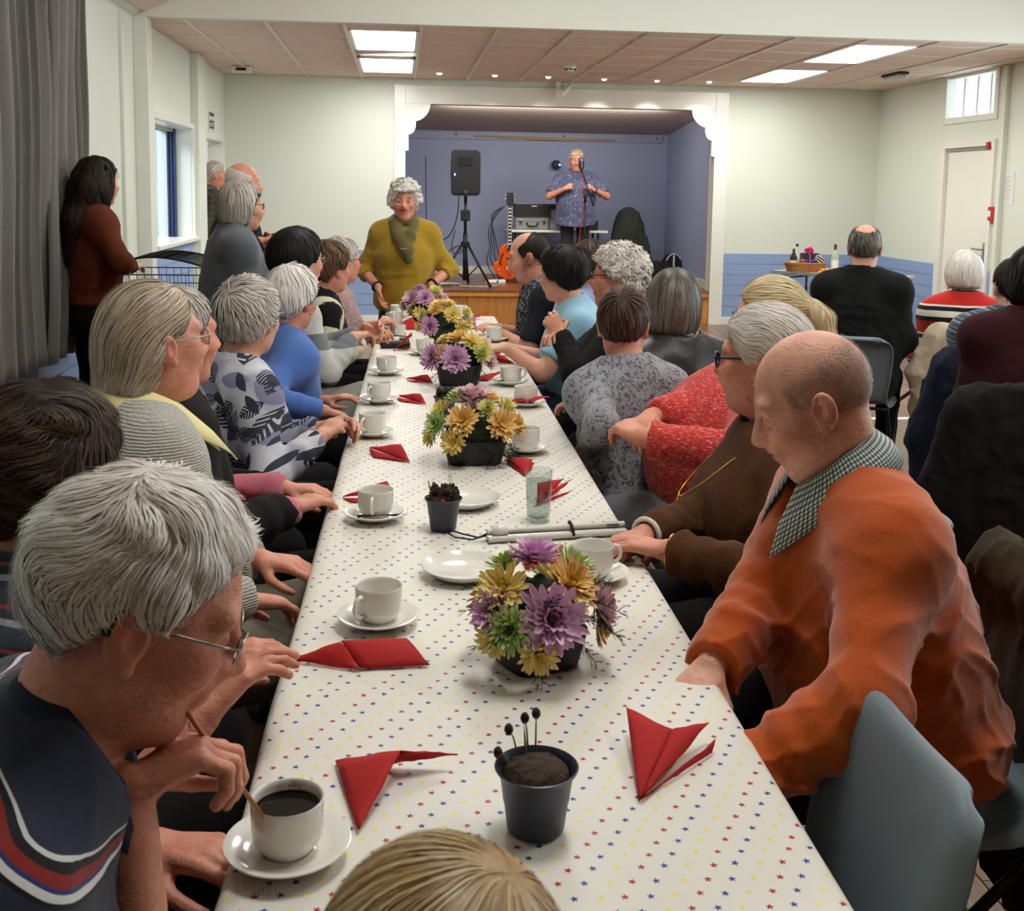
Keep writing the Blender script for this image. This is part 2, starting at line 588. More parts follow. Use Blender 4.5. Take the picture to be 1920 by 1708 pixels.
def skirting(name, axis, pos, u0, u1, z1=0.095, face=-1, t=0.02, z0=0.0):
    b = MB()
    if axis == 'y': b.span((u0, pos, z0), (u1, pos + face * t, z1), 0.003)
    else: b.span((pos, u0, z0), (pos + face * t, u1, z1), 0.003)
    return struct(b.build(name, m_white), 'white painted skirting board', 'skirting')


dado(wall_back, 'y', YB, XL, -0.06)
dado(wall_back, 'y', YB, 3.74, XR)
skirting('baseboard_back_left', 'y', YB, XL, -0.06)
skirting('baseboard_back_right', 'y', YB, 3.74, XR)

def grow(h, e=0.005):
    return (h[0] - e, h[1] + e, h[2] - e, h[3] + e)


# --- left wall: curtained window, kitchen hatch, doorway
WIN_L = (3.3, 6.35, 0.95, 2.45)
HATCH = (8.93, 10.56, 1.05, 2.04)
DOOR_L = (11.06, 12.28, 0.0, 1.985)
wl = holes_wall(MB(), 'x', XL, -0.14, YF - 0.15, YB + 0.15, -0.1, 3.2, [grow(h) for h in (WIN_L, HATCH, DOOR_L)])
wall_left = struct(wl.build('wall_left', m_wall), 'cream left wall with curtained window, hatch and doorway', 'wall')
dado(wall_left, 'x', XL, YF, 8.45, face=1)
dado(wall_left, 'x', XL, 8.97, 10.52, z1=1.0, n=7, face=1)
skirting('baseboard_left', 'x', XL, YF, 8.45, face=1)
# --- right wall: door with transom window, hall windows nearer the camera
DOOR_R = (10.03, 10.925, 0.0, 2.01)
TRANS = (10.05, 10.98, 2.315, 2.70)
WR1, WR2 = (1.9, 4.7, 1.0, 2.5), (5.8, 8.2, 1.0, 2.5)
wr = holes_wall(MB(), 'x', XR, 0.14, YF - 0.15, YB + 0.15, -0.1, 3.2, [grow(h) for h in (DOOR_R, TRANS, WR1, WR2)])
wall_right = struct(wr.build('wall_right', m_wall), 'cream right wall with white door and transom window', 'wall')
dado(wall_right, 'x', XR, 11.05, YB)
dado(wall_right, 'x', XR, 8.6, 9.97)
skirting('baseboard_right', 'x', XR, 11.05, YB)
wf = MB().span((XL - 0.15, YF - 0.15, -0.1), (XR + 0.15, YF, 4.2))
struct(wf.build('wall_front', wood('bounce_cut_wood', (150, 122, 88), (116, 90, 60), scale=(3, 3, 0.6))), 'unseen end wall behind the photographer, wood-toned to cut bounced light', 'wall')  # unseen wall; dark wood tone put in to reduce bounced fill light

# --- bulkhead beam across the hall
bk = MB().span((XL, 8.40, 2.725), (XR, 8.485, 3.95))
struct(bk.build('trim_1', m_beam), 'deep white bulkhead beam crossing the hall below the pitched ceiling', 'beam')
# posts carrying it and shallow pilasters
b = MB().span((XL, 8.40, 0), (XL + 0.10, 8.56, 2.725), 0.004)
struct(b.build('trim_2', m_white), 'white boxed post under the left end of the beam', 'post')
b = MB().span((XL, 7.98, 0), (XL + 0.025, 8.02, 2.70), 0.003)
struct(b.build('trim_3', m_white), 'thin white cover strip on the left wall', 'trim')
b = MB().span((XL, 10.60, 0), (XL + 0.07, 10.98, CEIL), 0.003)
struct(b.build('trim_4', m_wall), 'shallow painted pilaster between hatch and doorway', 'pilaster')
b = MB().span((XR - 0.05, 9.80, 0.0), (XR, 9.86, CEIL), 0.004)
struct(b.build('trim_5', m_wall), 'painted conduit strip beside the right door', 'trim')

# --- back ceiling: slab, tiles and bars
ceiling = struct(MB().span((XL - 0.15, 8.487, 2.79), (XR + 0.15, YB + 0.2, 2.95)).build('ceiling', pm('ceiling_void', (60, 55, 50), 0.9)), 'suspended tiled ceiling of the hall', 'ceiling')
cols = [XL] + [-1.5685 + 0.5775 * k for k in range(13)] + [XR]
rows = [8.487, 8.80, 9.43, 10.06, 10.69, 11.32, 11.95, YB]
LIGHTS = {(3, 1): 0, (3, 4): 1, (10, 1): 2, (10, 4): 3}
skip = set(LIGHTS) | {(c, r + 1) for c, r in LIGHTS}
tile_me = {}
for ci, (x0, x1) in enumerate(zip(cols, cols[1:])):
    for ri, (y0, y1) in enumerate(zip(rows, rows[1:])):
        if (ci, ri) in skip: continue
        key = (round(x1 - x0, 3), round(y1 - y0, 3))
        c = ((x0 + x1) / 2, (y0 + y1) / 2, CEIL + 0.012)
        if key not in tile_me:
            o = MB().box((0, 0, 0), (key[0] - 0.012, key[1] - 0.010, 0.014), bev=0.002).build('tile', m_tile, ceiling, loc=c)
            tile_me[key] = o.data
        else: o = put('tile', tile_me[key], None, ceiling, loc=c)
        if (ci, ri) == (3, 3):
            o.location.z += 0.03; o.rotation_euler = (rad(1.5), rad(-3.0), 0)
for x in cols[1:-1]:
    MB().box((0, 0, 0), (0.026, YB - 8.487, 0.012)).build('grid_bar', m_tbar, ceiling, loc=(x, (YB + 8.487) / 2, CEIL))
for y in rows[1:-1]:
    MB().box((0, 0, 0), (XR - XL, 0.018, 0.008)).build('cross_bar', m_tbar, ceiling, loc=((XL + XR) / 2, y, CEIL + 0.004))
# edge angle along the walls
MB().span((XL, YB - 0.03, CEIL - 0.004), (XR, YB, CEIL + 0.004)).build('edge_angle', m_tbar, ceiling)

# --- pitched ceiling of the front hall
SL = 0.505; z0 = 2.70; xin = 2.35
zt = z0 + SL * xin
poly = [(XL, z0), (XL + xin, zt), (XR - xin, zt), (XR, z0), (XR + 0.15, z0), (XR + 0.15, zt + 0.25), (XL - 0.15, zt + 0.25), (XL - 0.15, z0)]
Mx = Matrix(((1, 0, 0, 0), (0, 0, 1, YF - 0.1), (0, 1, 0, 0), (0, 0, 0, 1)))
cf = MB().prism([(p[0], p[1] + 0.03) for p in poly], 8.4 - YF + 0.1, Mx)
ceiling_front = struct(cf.build('ceiling_front', m_beam), 'pitched tiled ceiling over the front of the hall', 'ceiling')
ang = math.atan(SL); Lx = math.hypot(0.5775, 0.5775 * SL)
for side in (0, 1):
    for i in range(4):
        for j in range(4):
            xa = 0.08 + 0.52 * i + 0.26
            x = XL + xa if side == 0 else XR - xa
            rm = Matrix.Rotation(-ang if side == 0 else ang, 3, 'Y')
            y = 8.4 - 0.30 - 0.6 * j
            MB().box((x, y, z0 + SL * xa + 0.016), (0.52 / math.cos(ang) - 0.014, 0.588, 0.012), rm).build('tile', m_tile, ceiling_front)

# --- light panels
m_panel = panel_emit('lit_diffuser', (255, 254, 249), BACK_PANEL)
m_unlit = pm('unlit_diffuser', (226, 226, 220), 0.4)
m_panel2 = panel_emit('lit_hall_diffuser', (255, 254, 249), FRONT_PANEL)
lab = ['lit ceiling panel on the left nearest the white beam', 'lit ceiling panel on the left closer to the stage', 'lit ceiling panel on the right nearest the white beam', 'lit ceiling panel on the right closer to the stage']


def light_panel(x0, x1, y0, y1, z, label, group, m_panel=m_panel):
    t = thing('ceiling_light', label, 'ceiling light', ((x0 + x1) / 2, (y0 + y1) / 2, z), 0, group)
    w, d = x1 - x0, y1 - y0
    fr = MB()
    for s in (-1, 1):
        fr.box((s * (w / 2 - 0.015), 0, 0.012), (0.026, d - 0.004, 0.03)); fr.box((0, s * (d / 2 - 0.015), 0.012), (w - 0.004, 0.026, 0.03))
    fr.build('frame', m_white, t)
    MB().box((0, 0, 0.012), (w - 0.054, d - 0.054, 0.016), bev=0.004).build('diffuser', m_panel, t)
    return t


for (c, r), k in LIGHTS.items():
    light_panel(cols[c] + 0.013, cols[c + 1] - 0.013, rows[r], rows[r + 2], CEIL, lab[k], 'lit ceiling panels')
for k, (x, y) in enumerate(((0.7, 6.0), (3.0, 6.0), (0.7, 2.3), (3.0, 2.3), (0.7, -1.2), (3.0, -1.2))):
    light_panel(x - 0.3, x + 0.3, y - 0.6, y + 0.6, zt + 0.005, ('left' if k % 2 == 0 else 'right') + ' panel in the high pitched ceiling ' + ('next to the beam', 'over the middle of the hall', 'over the photographer')[k // 2], 'front hall panels', m_panel2 if k < 4 else m_unlit)
m_bulb = panel_emit('downlight_bulb', (255, 250, 235), 30.0)
dl = [(0.415, 11.93), (1.007, 12.0), (1.582, 12.02), (2.204, 12.1), (2.793, 12.12), (3.368, 12.09)]
ords = ['leftmost', 'second from the left', 'third from the left', 'third from the right', 'second from the right', 'rightmost']
for k, (x, y) in enumerate(dl):
    t = thing('downlight', f'small chrome downlight in the ceiling before the stage, {ords[k]}', 'downlight', (x, y, CEIL), 0, 'stage downlights')
    MB().lathe([(0.030, 0.004), (0.045, 0.0), (0.047, 0.006), (0.03, 0.008)], 18).build('bezel', m_chrome, t, True)
    MB().lathe([(0.0, -0.012), (0.018, -0.008), (0.027, 0.002), (0.027, 0.006)], 16).build('bulb', m_bulb, t, True)
    sd = bpy.data.lights.new('downlight_beam', 'SPOT'); sd.energy = SPOT_W; sd.spot_size = rad(62); sd.spot_blend = 0.85; sd.shadow_soft_size = 0.03; sd.color = WARM
    so = bpy.data.objects.new('downlight_beam', sd); COL.objects.link(so); so.location = (x, y, CEIL - 0.03)
    so.rotation_euler = (rad(40), 0, 0)
t = thing('smoke_detector', 'white round smoke detector on the ceiling before the stage', 'smoke detector', (1.647, 10.9, CEIL))
MB().lathe([(0.0, -0.052), (0.035, -0.05), (0.045, -0.035), (0.052, -0.030), (0.055, -0.012), (0.062, -0.010), (0.062, 0.004)], 20).build('housing', m_white, t, 40)
for k in range(8):
    a = k * math.pi / 4
    MB().box((0.047 * math.cos(a), 0.047 * math.sin(a), -0.032), (0.018, 0.018, 0.014), Matrix.Rotation(a, 3, 'Z')).build('vent', m_black, t)
t = thing('emergency_light', 'white emergency light box near the back left ceiling corner', 'emergency light', (-1.60, 11.75, CEIL))
MB().box((0, 0, -0.03), (0.19, 0.14, 0.06), bev=0.008).build('housing', m_white, t)
MB().box((0.0, -0.072, -0.03), (0.10, 0.006, 0.028)).build('indicator_window', m_black, t)
t = thing('emergency_light', 'grey slim bulkhead emergency light by the transom window', 'emergency light', (4.88, 10.78, CEIL), rad(90))
MB().box((0, 0, -0.012), (0.40, 0.11, 0.024), bev=0.004).build('backplate', m_black, t)
MB().box((0, 0, -0.045), (0.36, 0.085, 0.05), bev=0.012).build('diffuser', pm('frosted_plastic', (205, 205, 200), 0.4), t)
t = thing('ceiling_bracket', 'white angled bracket over the middle of the stage opening', 'bracket', (1.76, 12.44, CEIL))
MB().box((0, 0.05, -0.09), (0.05, 0.02, 0.18)).build('plate', m_white, t)
MB().box((0.07, -0.10, -0.10), (0.018, 0.34, 0.05), Matrix.Rotation(rad(24), 3, 'X') @ Matrix.Rotation(rad(-22), 3, 'Z')).build('arm', m_white, t)

# --- proscenium
PF = YB - 0.035
fr = MB().span((-0.06, YB, 0.0), (OPL, PF, 2.665), 0.004)
struct(fr.build('trim_6', m_white), 'white architrave left of the stage opening', 'trim')
fr = MB().span((OPR, YB, 0.0), (3.74, PF, 2.665), 0.004)
struct(fr.build('trim_7', m_white), 'white architrave right of the stage opening', 'trim')
fr = MB().span((OPL, YB, OPT), (OPR, PF, 2.665), 0.004)
struct(fr.build('trim_8', m_white), 'glossy white head board above the stage opening', 'trim')


def bracket(side):
    pts = [(0, 0)]
    for k in range(11):
        a = k / 10 * math.pi / 2
        pts.append((0.075 + 0.20 * math.cos(a), -0.20 * math.sin(a)))
    pts += [(0.115, -0.20), (0.115, -0.235)]
    for k in range(9):
        a = math.pi / 2 * (1 - k / 8)
        pts.append((0.115 - 0.09 * (1 - math.cos(math.pi / 2 - a)) , -0.235 - 0.11 * math.sin(math.pi / 2 - a)))
    pts += [(0.035, -0.36), (0.035, -0.52), (0, -0.52)]
    if side < 0: pts = [(-p[0], p[1]) for p in pts][::-1]
    M = Matrix(((1, 0, 0, OPL if side > 0 else OPR), (0, 0, 1, PF + 0.006), (0, 1, 0, OPT + 0.004), (0, 0, 0, 1)))
    return MB().prism(pts, 0.03, M)


tag(bracket(1).build('corner_bracket', m_white), 'white scroll-cut bracket in the left top corner of the stage opening', 'bracket', 'stage corner brackets')
tag(bracket(-1).build('corner_bracket', m_white), 'white scroll-cut bracket in the right top corner of the stage opening', 'bracket', 'stage corner brackets')

# --- stage
SZ, SY = 0.39, 15.05
stage = thing('stage_platform', 'low wooden stage platform with honey pine front', 'stage', (0, YB, 0))
MB().span((-0.5, 0.02, 0.05), (4.0, SY - YB, SZ - 0.025)).build('core', m_stagefront, stage)
n = 10
for k in range(n):
    a = OPL + (OPR - OPL) * k / n; bb = OPL + (OPR - OPL) * (k + 1) / n
    MB().span((a + 0.002, 0.0, 0.06), (bb - 0.002, 0.025, SZ - 0.075), 0.003).build('front_panel', m_stagefront, stage)
MB().span((OPL, -0.03, SZ - 0.075), (OPR, 0.03, SZ - 0.026), 0.006).build('edge_rail', m_stagefront, stage)
MB().span((OPL, -0.01, 0.0), (OPR, 0.03, 0.06), 0.003).build('kick_rail', m_stagefront, stage)
for k in range(18):
    ya = -0.035 + k * 0.14; yb = min(ya + 0.138, SY - YB)
    if k == 0: MB().span((OPL, ya, SZ - 0.025), (OPR, yb, SZ), 0.003).build('stage_board', m_stagefloor, stage)
    else: MB().span((-0.5, max(ya, 0.0), SZ - 0.025), (4.0, yb, SZ), 0.0015).build('stage_board', m_stagefloor, stage)
wsb = MB().span((-0.6, SY, 0), (4.1, SY + 0.12, 2.9))
struct(wsb.build('wall_stage_back', m_stage_blue), 'blue back wall of the stage', 'wall')
struct(MB().span((3.64, YB + 0.16, 0), (3.80, SY, 2.9)).build('wall_stage_right', m_stage_blue), 'blue right side wall of the stage', 'wall')
struct(MB().span((-0.62, YB + 0.16, 0), (-0.5, SY, 2.9)).build('wall_stage_left', m_stage_blue), 'blue left side wall of the stage', 'wall')
zs0, zs1 = 2.50, 2.30
v = [(-0.6, YB + 0.15, zs0), (3.8, YB + 0.15, zs0), (3.8, SY, zs1), (-0.6, SY, zs1)]
v += [(p[0], p[1], p[2] + 0.1) for p in v]
struct(mk('ceiling_stage', v, [(0, 3, 2, 1), (4, 5, 6, 7), (0, 1, 5, 4), (1, 2, 6, 5), (2, 3, 7, 6), (3, 0, 4, 7)], m_stage_ceiling), 'dull grey-brown sloping ceiling of the stage', 'ceiling')
skirting('baseboard_stage_back', 'y', SY, -0.5, 3.64, z0=SZ, z1=SZ + 0.10)
skirting('baseboard_stage_right', 'x', 3.64, YB + 0.16, SY - 0.02, z0=SZ, z1=SZ + 0.10)
rail = thing('hanging_rail', 'pale board with wooden poles along the top of the stage back wall', 'rail', (0, SY - 0.02, 2.235))
MB().span((-0.4, -0.012, -0.045), (3.56, 0.02, 0.045), 0.004).build('board', pm('pale_grey_board', (150, 156, 176), 0.5), rail)
for x0, x1, dz in ((1.0, 1.9, 0.0), (1.35, 2.9, -0.015), (1.7, 2.35, -0.026)):
    MB().cyl((x0, -0.03, dz), (x1, -0.03, dz - 0.006), 0.012, n=8).build('pole', pm('pine_pole', (178, 146, 104), 0.5), rail)
for x in (0.75, 2.2, 3.48):
    MB().ball((x, -0.016, 0.02), 0.012, 8, 6).build('screw_head', m_black, rail)

# --- hatch surround and the kitchen behind it
win1 = thing('window_1', 'white framed kitchen hatch in the left wall with sliding shutters', 'hatch', (XL, 0, 0)); win1['kind'] = 'structure'
w = MB()
ya, yb, za, zb = HATCH
w.span((-0.02, ya - 0.05, za - 0.06), (0.03, ya, zb + 0.045), 0.004); w.span((-0.02, yb, za - 0.06), (0.03, yb + 0.05, zb + 0.045), 0.004)
w.span((-0.02, ya, zb), (0.03, yb, zb + 0.045), 0.004)
w.build('window_frame', m_white, win1)
MB().span((-0.30, ya - 0.06, za - 0.035), (0.06, yb + 0.06, za), 0.006).build('sill', m_white, win1)
MB().span((-0.30, yb - 0.005, za), (-0.0, yb + 0.02, zb)).build('jamb', m_white, win1)
MB().span((-0.30, ya, zb - 0.01), (-0.0, yb, zb + 0.02)).build('head_lining', m_white, win1)
for k, dx in enumerate((0.135, 0.165, 0.195)):
    MB().span((-dx - 0.012, yb - 0.05, za + 0.0), (-dx + 0.006, yb - 0.004, zb), 0.002).build('shutter_edge', pm('navy_shutter', (44, 58, 100), 0.4), win1)
    MB().span((-dx - 0.014, ya, zb - 0.04), (-dx - 0.004, yb, zb - 0.01)).build('track', m_steel, win1)
m_kitchen = pm('pale_blue_kitchen_paint', (196, 216, 232), 0.4, vary=(2, (184, 208, 228), 0.5))
k = MB()
k.span((-4.9, 11.0, 0), (XL - 0.14, 11.05, 2.7)); k.span((-4.9, 7.6, 0), (-4.85, 11.0, 2.7)); k.span((-4.9, 7.55, 0), (XL - 0.14, 7.6, 2.7)); k.span((-4.9, 7.55, 2.7), (XL - 0.14, 11.05, 2.78)); k.span((-4.9, 7.55, -0.1), (XL - 0.14, 11.05, -0.02))
wk = struct(k.build('wall_kitchen', m_kitchen), 'pale blue kitchen walls seen through the hatch', 'wall')
m_wtile = pm('white_glazed_tile', (222, 230, 232), 0.12, spec=0.6)
for i in range(5):
    for j in range(3):
        xx = -2.12 - i * 0.2; zz = 1.08 + j * 0.15
        MB().box((xx - 0.1, 10.995, zz + 0.075), (0.196, 0.012, 0.146), bev=0.002).build('tile', m_wtile, wk)
t = thing('light_switch', 'tiny dark hook on the white tiles inside the hatch', 'hook', (-2.22, 10.985, 1.26))
MB().box((0, 0, 0), (0.02, 0.02, 0.03), bev=0.003).build('plate', m_black, t)
kl = area_light('kitchen_ceiling_lamp', (-3.2, 9.4, 2.66), (0, 0, 0), 0.9, 1.2, 55, (0.88, 0.95, 1.0))
# --- doorway with corridor beyond
d1 = thing('door_1', 'white door frame and open doorway on the left near the stage', 'doorway', (XL, 0, 0)); d1['kind'] = 'structure'
ya, yb, za, zb = DOOR_L
d = MB()
d.span((-0.14, ya - 0.07, 0), (0.025, ya, zb + 0.07), 0.004); d.span((-0.14, yb, 0), (0.025, yb + 0.07, zb + 0.07), 0.004); d.span((-0.14, ya, zb), (0.025, yb, zb + 0.07), 0.004)
d.build('door_frame', m_white, d1)
MB().box((-0.50, yb - 0.03, 0.99), (0.76, 0.04, 1.96), bev=0.004).build('door_leaf', m_white, d1)
MB().box((-0.20, yb - 0.10, 1.0), (0.11, 0.02, 0.02), bev=0.004).build('door_handle', m_steel, d1)
k = MB()
k.span((-4.3, YB + 0.5, 0), (XL - 0.14, YB + 0.55, 2.6)); k.span((-4.3, 11.05, 0), (-4.25, YB + 0.5, 2.6)); k.span((-4.3, 11.05, 2.6), (XL - 0.14, YB + 0.55, 2.68)); k.span((-4.3, 11.05, -0.1), (XL - 0.14, YB + 0.55, -0.02))
struct(k.build('wall_corridor', m_white), 'white corridor walls beyond the left doorway', 'wall')
area_light('corridor_ceiling_lamp', (-2.9, 11.9, 2.56), (0, 0, 0), 0.5, 0.5, 16, (1, 0.97, 0.9))
t = thing('banner', 'green triangular pennant inside the left doorway', 'pennant', (-2.12, 11.5, 2.0))
mk('cloth', [(-0.03, -0.3, 0.0), (-0.03, 0.2, 0.0), (-0.03, -0.3, -0.25), (-0.022, -0.3, 0), (-0.022, 0.2, 0), (-0.022, -0.3, -0.25)], [(0, 1, 2), (5, 4, 3), (0, 3, 4, 1), (1, 4, 5, 2), (2, 5, 3, 0)], pm('green_cloth', (52, 140, 92), 0.8), t)
t = thing('exit_sign', 'small dark green fire exit sign above the left doorway', 'sign', (XL + 0.004, 11.70, 2.165))
MB().box((0.002, 0, 0), (0.006, 0.30, 0.20), bev=0.001).build('panel', m_paper, t)
mg = pm('exit_green', (30, 92, 74), 0.5)
e = MB().box((0.0065, 0.0, 0.075), (0.002, 0.28, 0.038))
e.build('arrow_band', mg, t)
e = MB()
for (y, z, a, bq) in ((-0.07, -0.03, 0.12, 0.008), (-0.07, 0.03, 0.12, 0.008), (-0.13, 0, 0.008, 0.12), (-0.01, 0, 0.008, 0.12), (0.07, -0.03, 0.12, 0.008), (0.07, 0.03, 0.12, 0.008), (0.13, 0, 0.008, 0.12), (0.0, 0, 0.01, 0.12)):
    e.box((0.0065, y, z - 0.025), (0.002, a if a > 0.05 else 0.014, bq if bq > 0.05 else 0.014))
e.ball((0.006, -0.06, 0.0), (0.003, 0.014, 0.014)); e.box((0.0065, -0.06, -0.04), (0.002, 0.022, 0.05)); e.ball((0.006, 0.07, 0.0), (0.003, 0.014, 0.014)); e.box((0.0065, 0.07, -0.04), (0.002, 0.022, 0.05))
e.build('pictogram', mg, t)

# --- right door, transom window, call point, notice
d2 = thing('door_2', 'plain white door in the right wall', 'door', (XR, 0, 0)); d2['kind'] = 'structure'
ya, yb, za, zb = DOOR_R
d = MB()
d.span((-0.03, ya - 0.06, 0), (0.14, ya, zb + 0.06), 0.004); d.span((-0.03, yb, 0), (0.14, yb + 0.09, zb + 0.06), 0.004); d.span((-0.03, ya, zb), (0.14, yb, zb + 0.06), 0.004)
d.build('door_frame', m_white, d2)
leaf = MB().span((0.012, ya + 0.004, 0.006), (0.052, yb - 0.006, zb - 0.006), 0.003).build('door_leaf', m_white, d2)
h = MB().box((0.006, ya + 0.075, 1.0), (0.012, 0.04, 0.19), bev=0.003); h.tube([(0.0, ya + 0.075, 1.03), (-0.045, ya + 0.075, 1.03), (-0.05, ya + 0.10, 1.03), (-0.05, ya + 0.20, 1.035)], 0.009)
h.build('door_handle', m_steel, leaf, 50)
cl = MB().span((-0.01, ya + 0.02, zb - 0.03), (0.0, yb - 0.02, zb + 0.005)).build('closer_rail', pm('grey_metal_paint', (150, 146, 136), 0.4), d2)
MB().box((-0.03, ya + 0.03, zb + 0.0), (0.05, 0.05, 0.07), bev=0.006).build('closer_cap', m_red, d2)
w3 = thing('window_3', 'small bright transom window above the right door', 'window', (XR, 0, 0)); w3['kind'] = 'structure'
ya, yb, za, zb = TRANS
w = MB()
w.span((-0.02, ya - 0.06, za - 0.06), (0.10, ya, zb + 0.03), 0.003); w.span((-0.02, yb, za - 0.06), (0.10, yb + 0.06, zb + 0.03), 0.003); w.span((-0.02, ya, za - 0.06), (0.10, yb, za), 0.003)
w.build('window_frame', m_white, w3)
for fy in (0.21, 0.48, 0.76):
    MB().span((0.05, ya + (yb - ya) * fy - 0.014, za), (0.085, ya + (yb - ya) * fy + 0.014, zb), 0.003).build('mullion', m_white, w3)
MB().span((0.064, ya, za), (0.070, yb, zb)).build('pane', m_glass, w3)
for nm, W, lbl in (('window_4', WR1, 'large hall window in the right wall beside the photographer'), ('window_5', WR2, 'large hall window in the right wall')):
    wi = thing(nm, lbl, 'window', (XR, 0, 0)); wi['kind'] = 'structure'
    ya, yb, za, zb = W
    w = MB()
    w.span((0.0, ya - 0.05, za - 0.05), (0.12, ya, zb + 0.05)); w.span((0.0, yb, za - 0.05), (0.12, yb + 0.05, zb + 0.05)); w.span((0, ya, za - 0.05), (0.12, yb, za)); w.span((0, ya, zb), (0.12, yb, zb + 0.05))
    w.span((0.04, (ya + yb) / 2 - 0.03, za), (0.09, (ya + yb) / 2 + 0.03, zb))
    w.build('window_frame', m_white, wi)
    MB().span((0.062, ya, za), (0.067, (ya + yb) / 2 - 0.03, zb)).build('pane', m_glass, wi); MB().span((0.062, (ya + yb) / 2 + 0.03, za), (0.067, yb, zb)).build('pane', m_glass, wi)
w2 = thing('window_2', 'hall window behind the grey curtains in the left wall', 'window', (XL, 0, 0)); w2['kind'] = 'structure'
ya, yb, za, zb = WIN_L
w = MB()
w.span((-0.14, ya - 0.05, za - 0.05), (0.01, ya, zb + 0.05)); w.span((-0.14, yb, za - 0.05), (0.01, yb + 0.05, zb + 0.05)); w.span((-0.14, ya, za - 0.05), (0.02, yb, za)); w.span((-0.14, ya, zb), (0.01, yb, zb + 0.05))
for fy in (0.33, 0.67): w.span((-0.10, ya + (yb - ya) * fy - 0.025, za), (-0.05, ya + (yb - ya) * fy + 0.025, zb))
w.build('window_frame', m_white, w2)
for fa_, fb_ in ((0, 0.33), (0.33, 0.67), (0.67, 1.0)): MB().span((-0.078, ya + (yb - ya) * fa_ + 0.026, za), (-0.073, ya + (yb - ya) * fb_ - 0.026, zb)).build('pane', m_glass, w2)
t = thing('fire_alarm_call_point', 'red fire alarm call point on the right wall beside the door', 'fire alarm', (XR, 9.925, 1.375))
MB().box((-0.025, 0, 0), (0.05, 0.11, 0.13), bev=0.006).build('box', m_red, t)
MB().box((-0.052, 0.02, 0.0), (0.004, 0.05, 0.055), bev=0.001).build('glass_label', m_paper, t)
t = thing('notice_sheet', 'white printed notice on the right wall above the call point', 'notice', (XR - 0.003, 9.74, 1.61))
MB().box((0, 0, 0), (0.002, 0.21, 0.297)).build('sheet', m_paper, t)
tx = MB()
for k in range(17):
    L = 0.15 * (0.75 + 0.25 * math.sin(k * 2.3)); tx.box((-0.0014, 0.08 - L / 2 + 0.0, 0.115 - k * 0.0145), (0.001, L, 0.0035))
tx.build('print', pm('grey_print', (150, 150, 150), 0.8), t)

# --- curtains
def curtain(name, y0t, y1t, y0b, y1b, label, folds, zt_=2.62, zb_=0.62):
    nu, nv = folds * 12, 26
    v = []
    rnd = random.Random(hash(label) % 1000)
    ph = [rnd.uniform(-0.5, 0.5) for _ in range(folds + 2)]
    for j in range(nv + 1):
        s = j / nv; z = zt_ + (zb_ - zt_) * s
        for i in range(nu + 1):
            u = i / nu
            a = u * folds * 2 * math.pi
            fi = int(u * folds)
            y = (y0t + (y1t - y0t) * u) * (1 - s) + (y0b + (y1b - y0b) * u) * s + 0.012 * math.sin(a * 2 + ph[fi])
            amp = 0.045 + 0.02 * math.sin(3 * u + 2 * s + ph[fi]) + 0.012 * s
            x = XL + 0.13 + amp * math.sin(a + 0.5 * math.sin(s * 2.2 + fi)) + 0.008 * math.sin(9 * s + 5 * u)
            zz = z + (0.012 * math.sin(a) if j == nv else 0)
            v.append((x, y, zz))
    f = [(j * (nu + 1) + i, j * (nu + 1) + i + 1, (j + 1) * (nu + 1) + i + 1, (j + 1) * (nu + 1) + i) for j in range(nv) for i in range(nu)]
    t = thing(name, label, 'curtain', (XL + 0.13, (y0b + y1b) / 2, zb_), 0, 'grey curtains of the left window')
    c = mk('drape', [(p[0] - t.location.x, p[1] - t.location.y, p[2] - t.location.z) for p in v], f, m_curtain, t, True)
    md = c.modifiers.new('thick', 'SOLIDIFY'); md.thickness = 0.006
    return t


curtain('curtain', 5.975, 6.60, 5.66, 6.55, 'narrow grey drawn curtain nearest the standing young woman', 5)
curtain('curtain', 3.2, 5.915, 3.1, 5.90, 'wide grey drawn curtain at the left edge of the picture', 19)
tag(MB().cyl((XL + 0.13, 3.0, 2.64), (XL + 0.13, 6.8, 2.64), 0.014, n=10).build('curtain_rail', m_white), 'white curtain rail above the grey curtains', 'rail')
# ------------------------------------------------------------------ smooth solid modelling (signed distance field -> mesh)
f32 = np.float32


def V(*a): return np.array(a, float)


def unit(v):
    v = np.asarray(v, float); n = np.linalg.norm(v)
    return v / n if n > 1e-9 else v


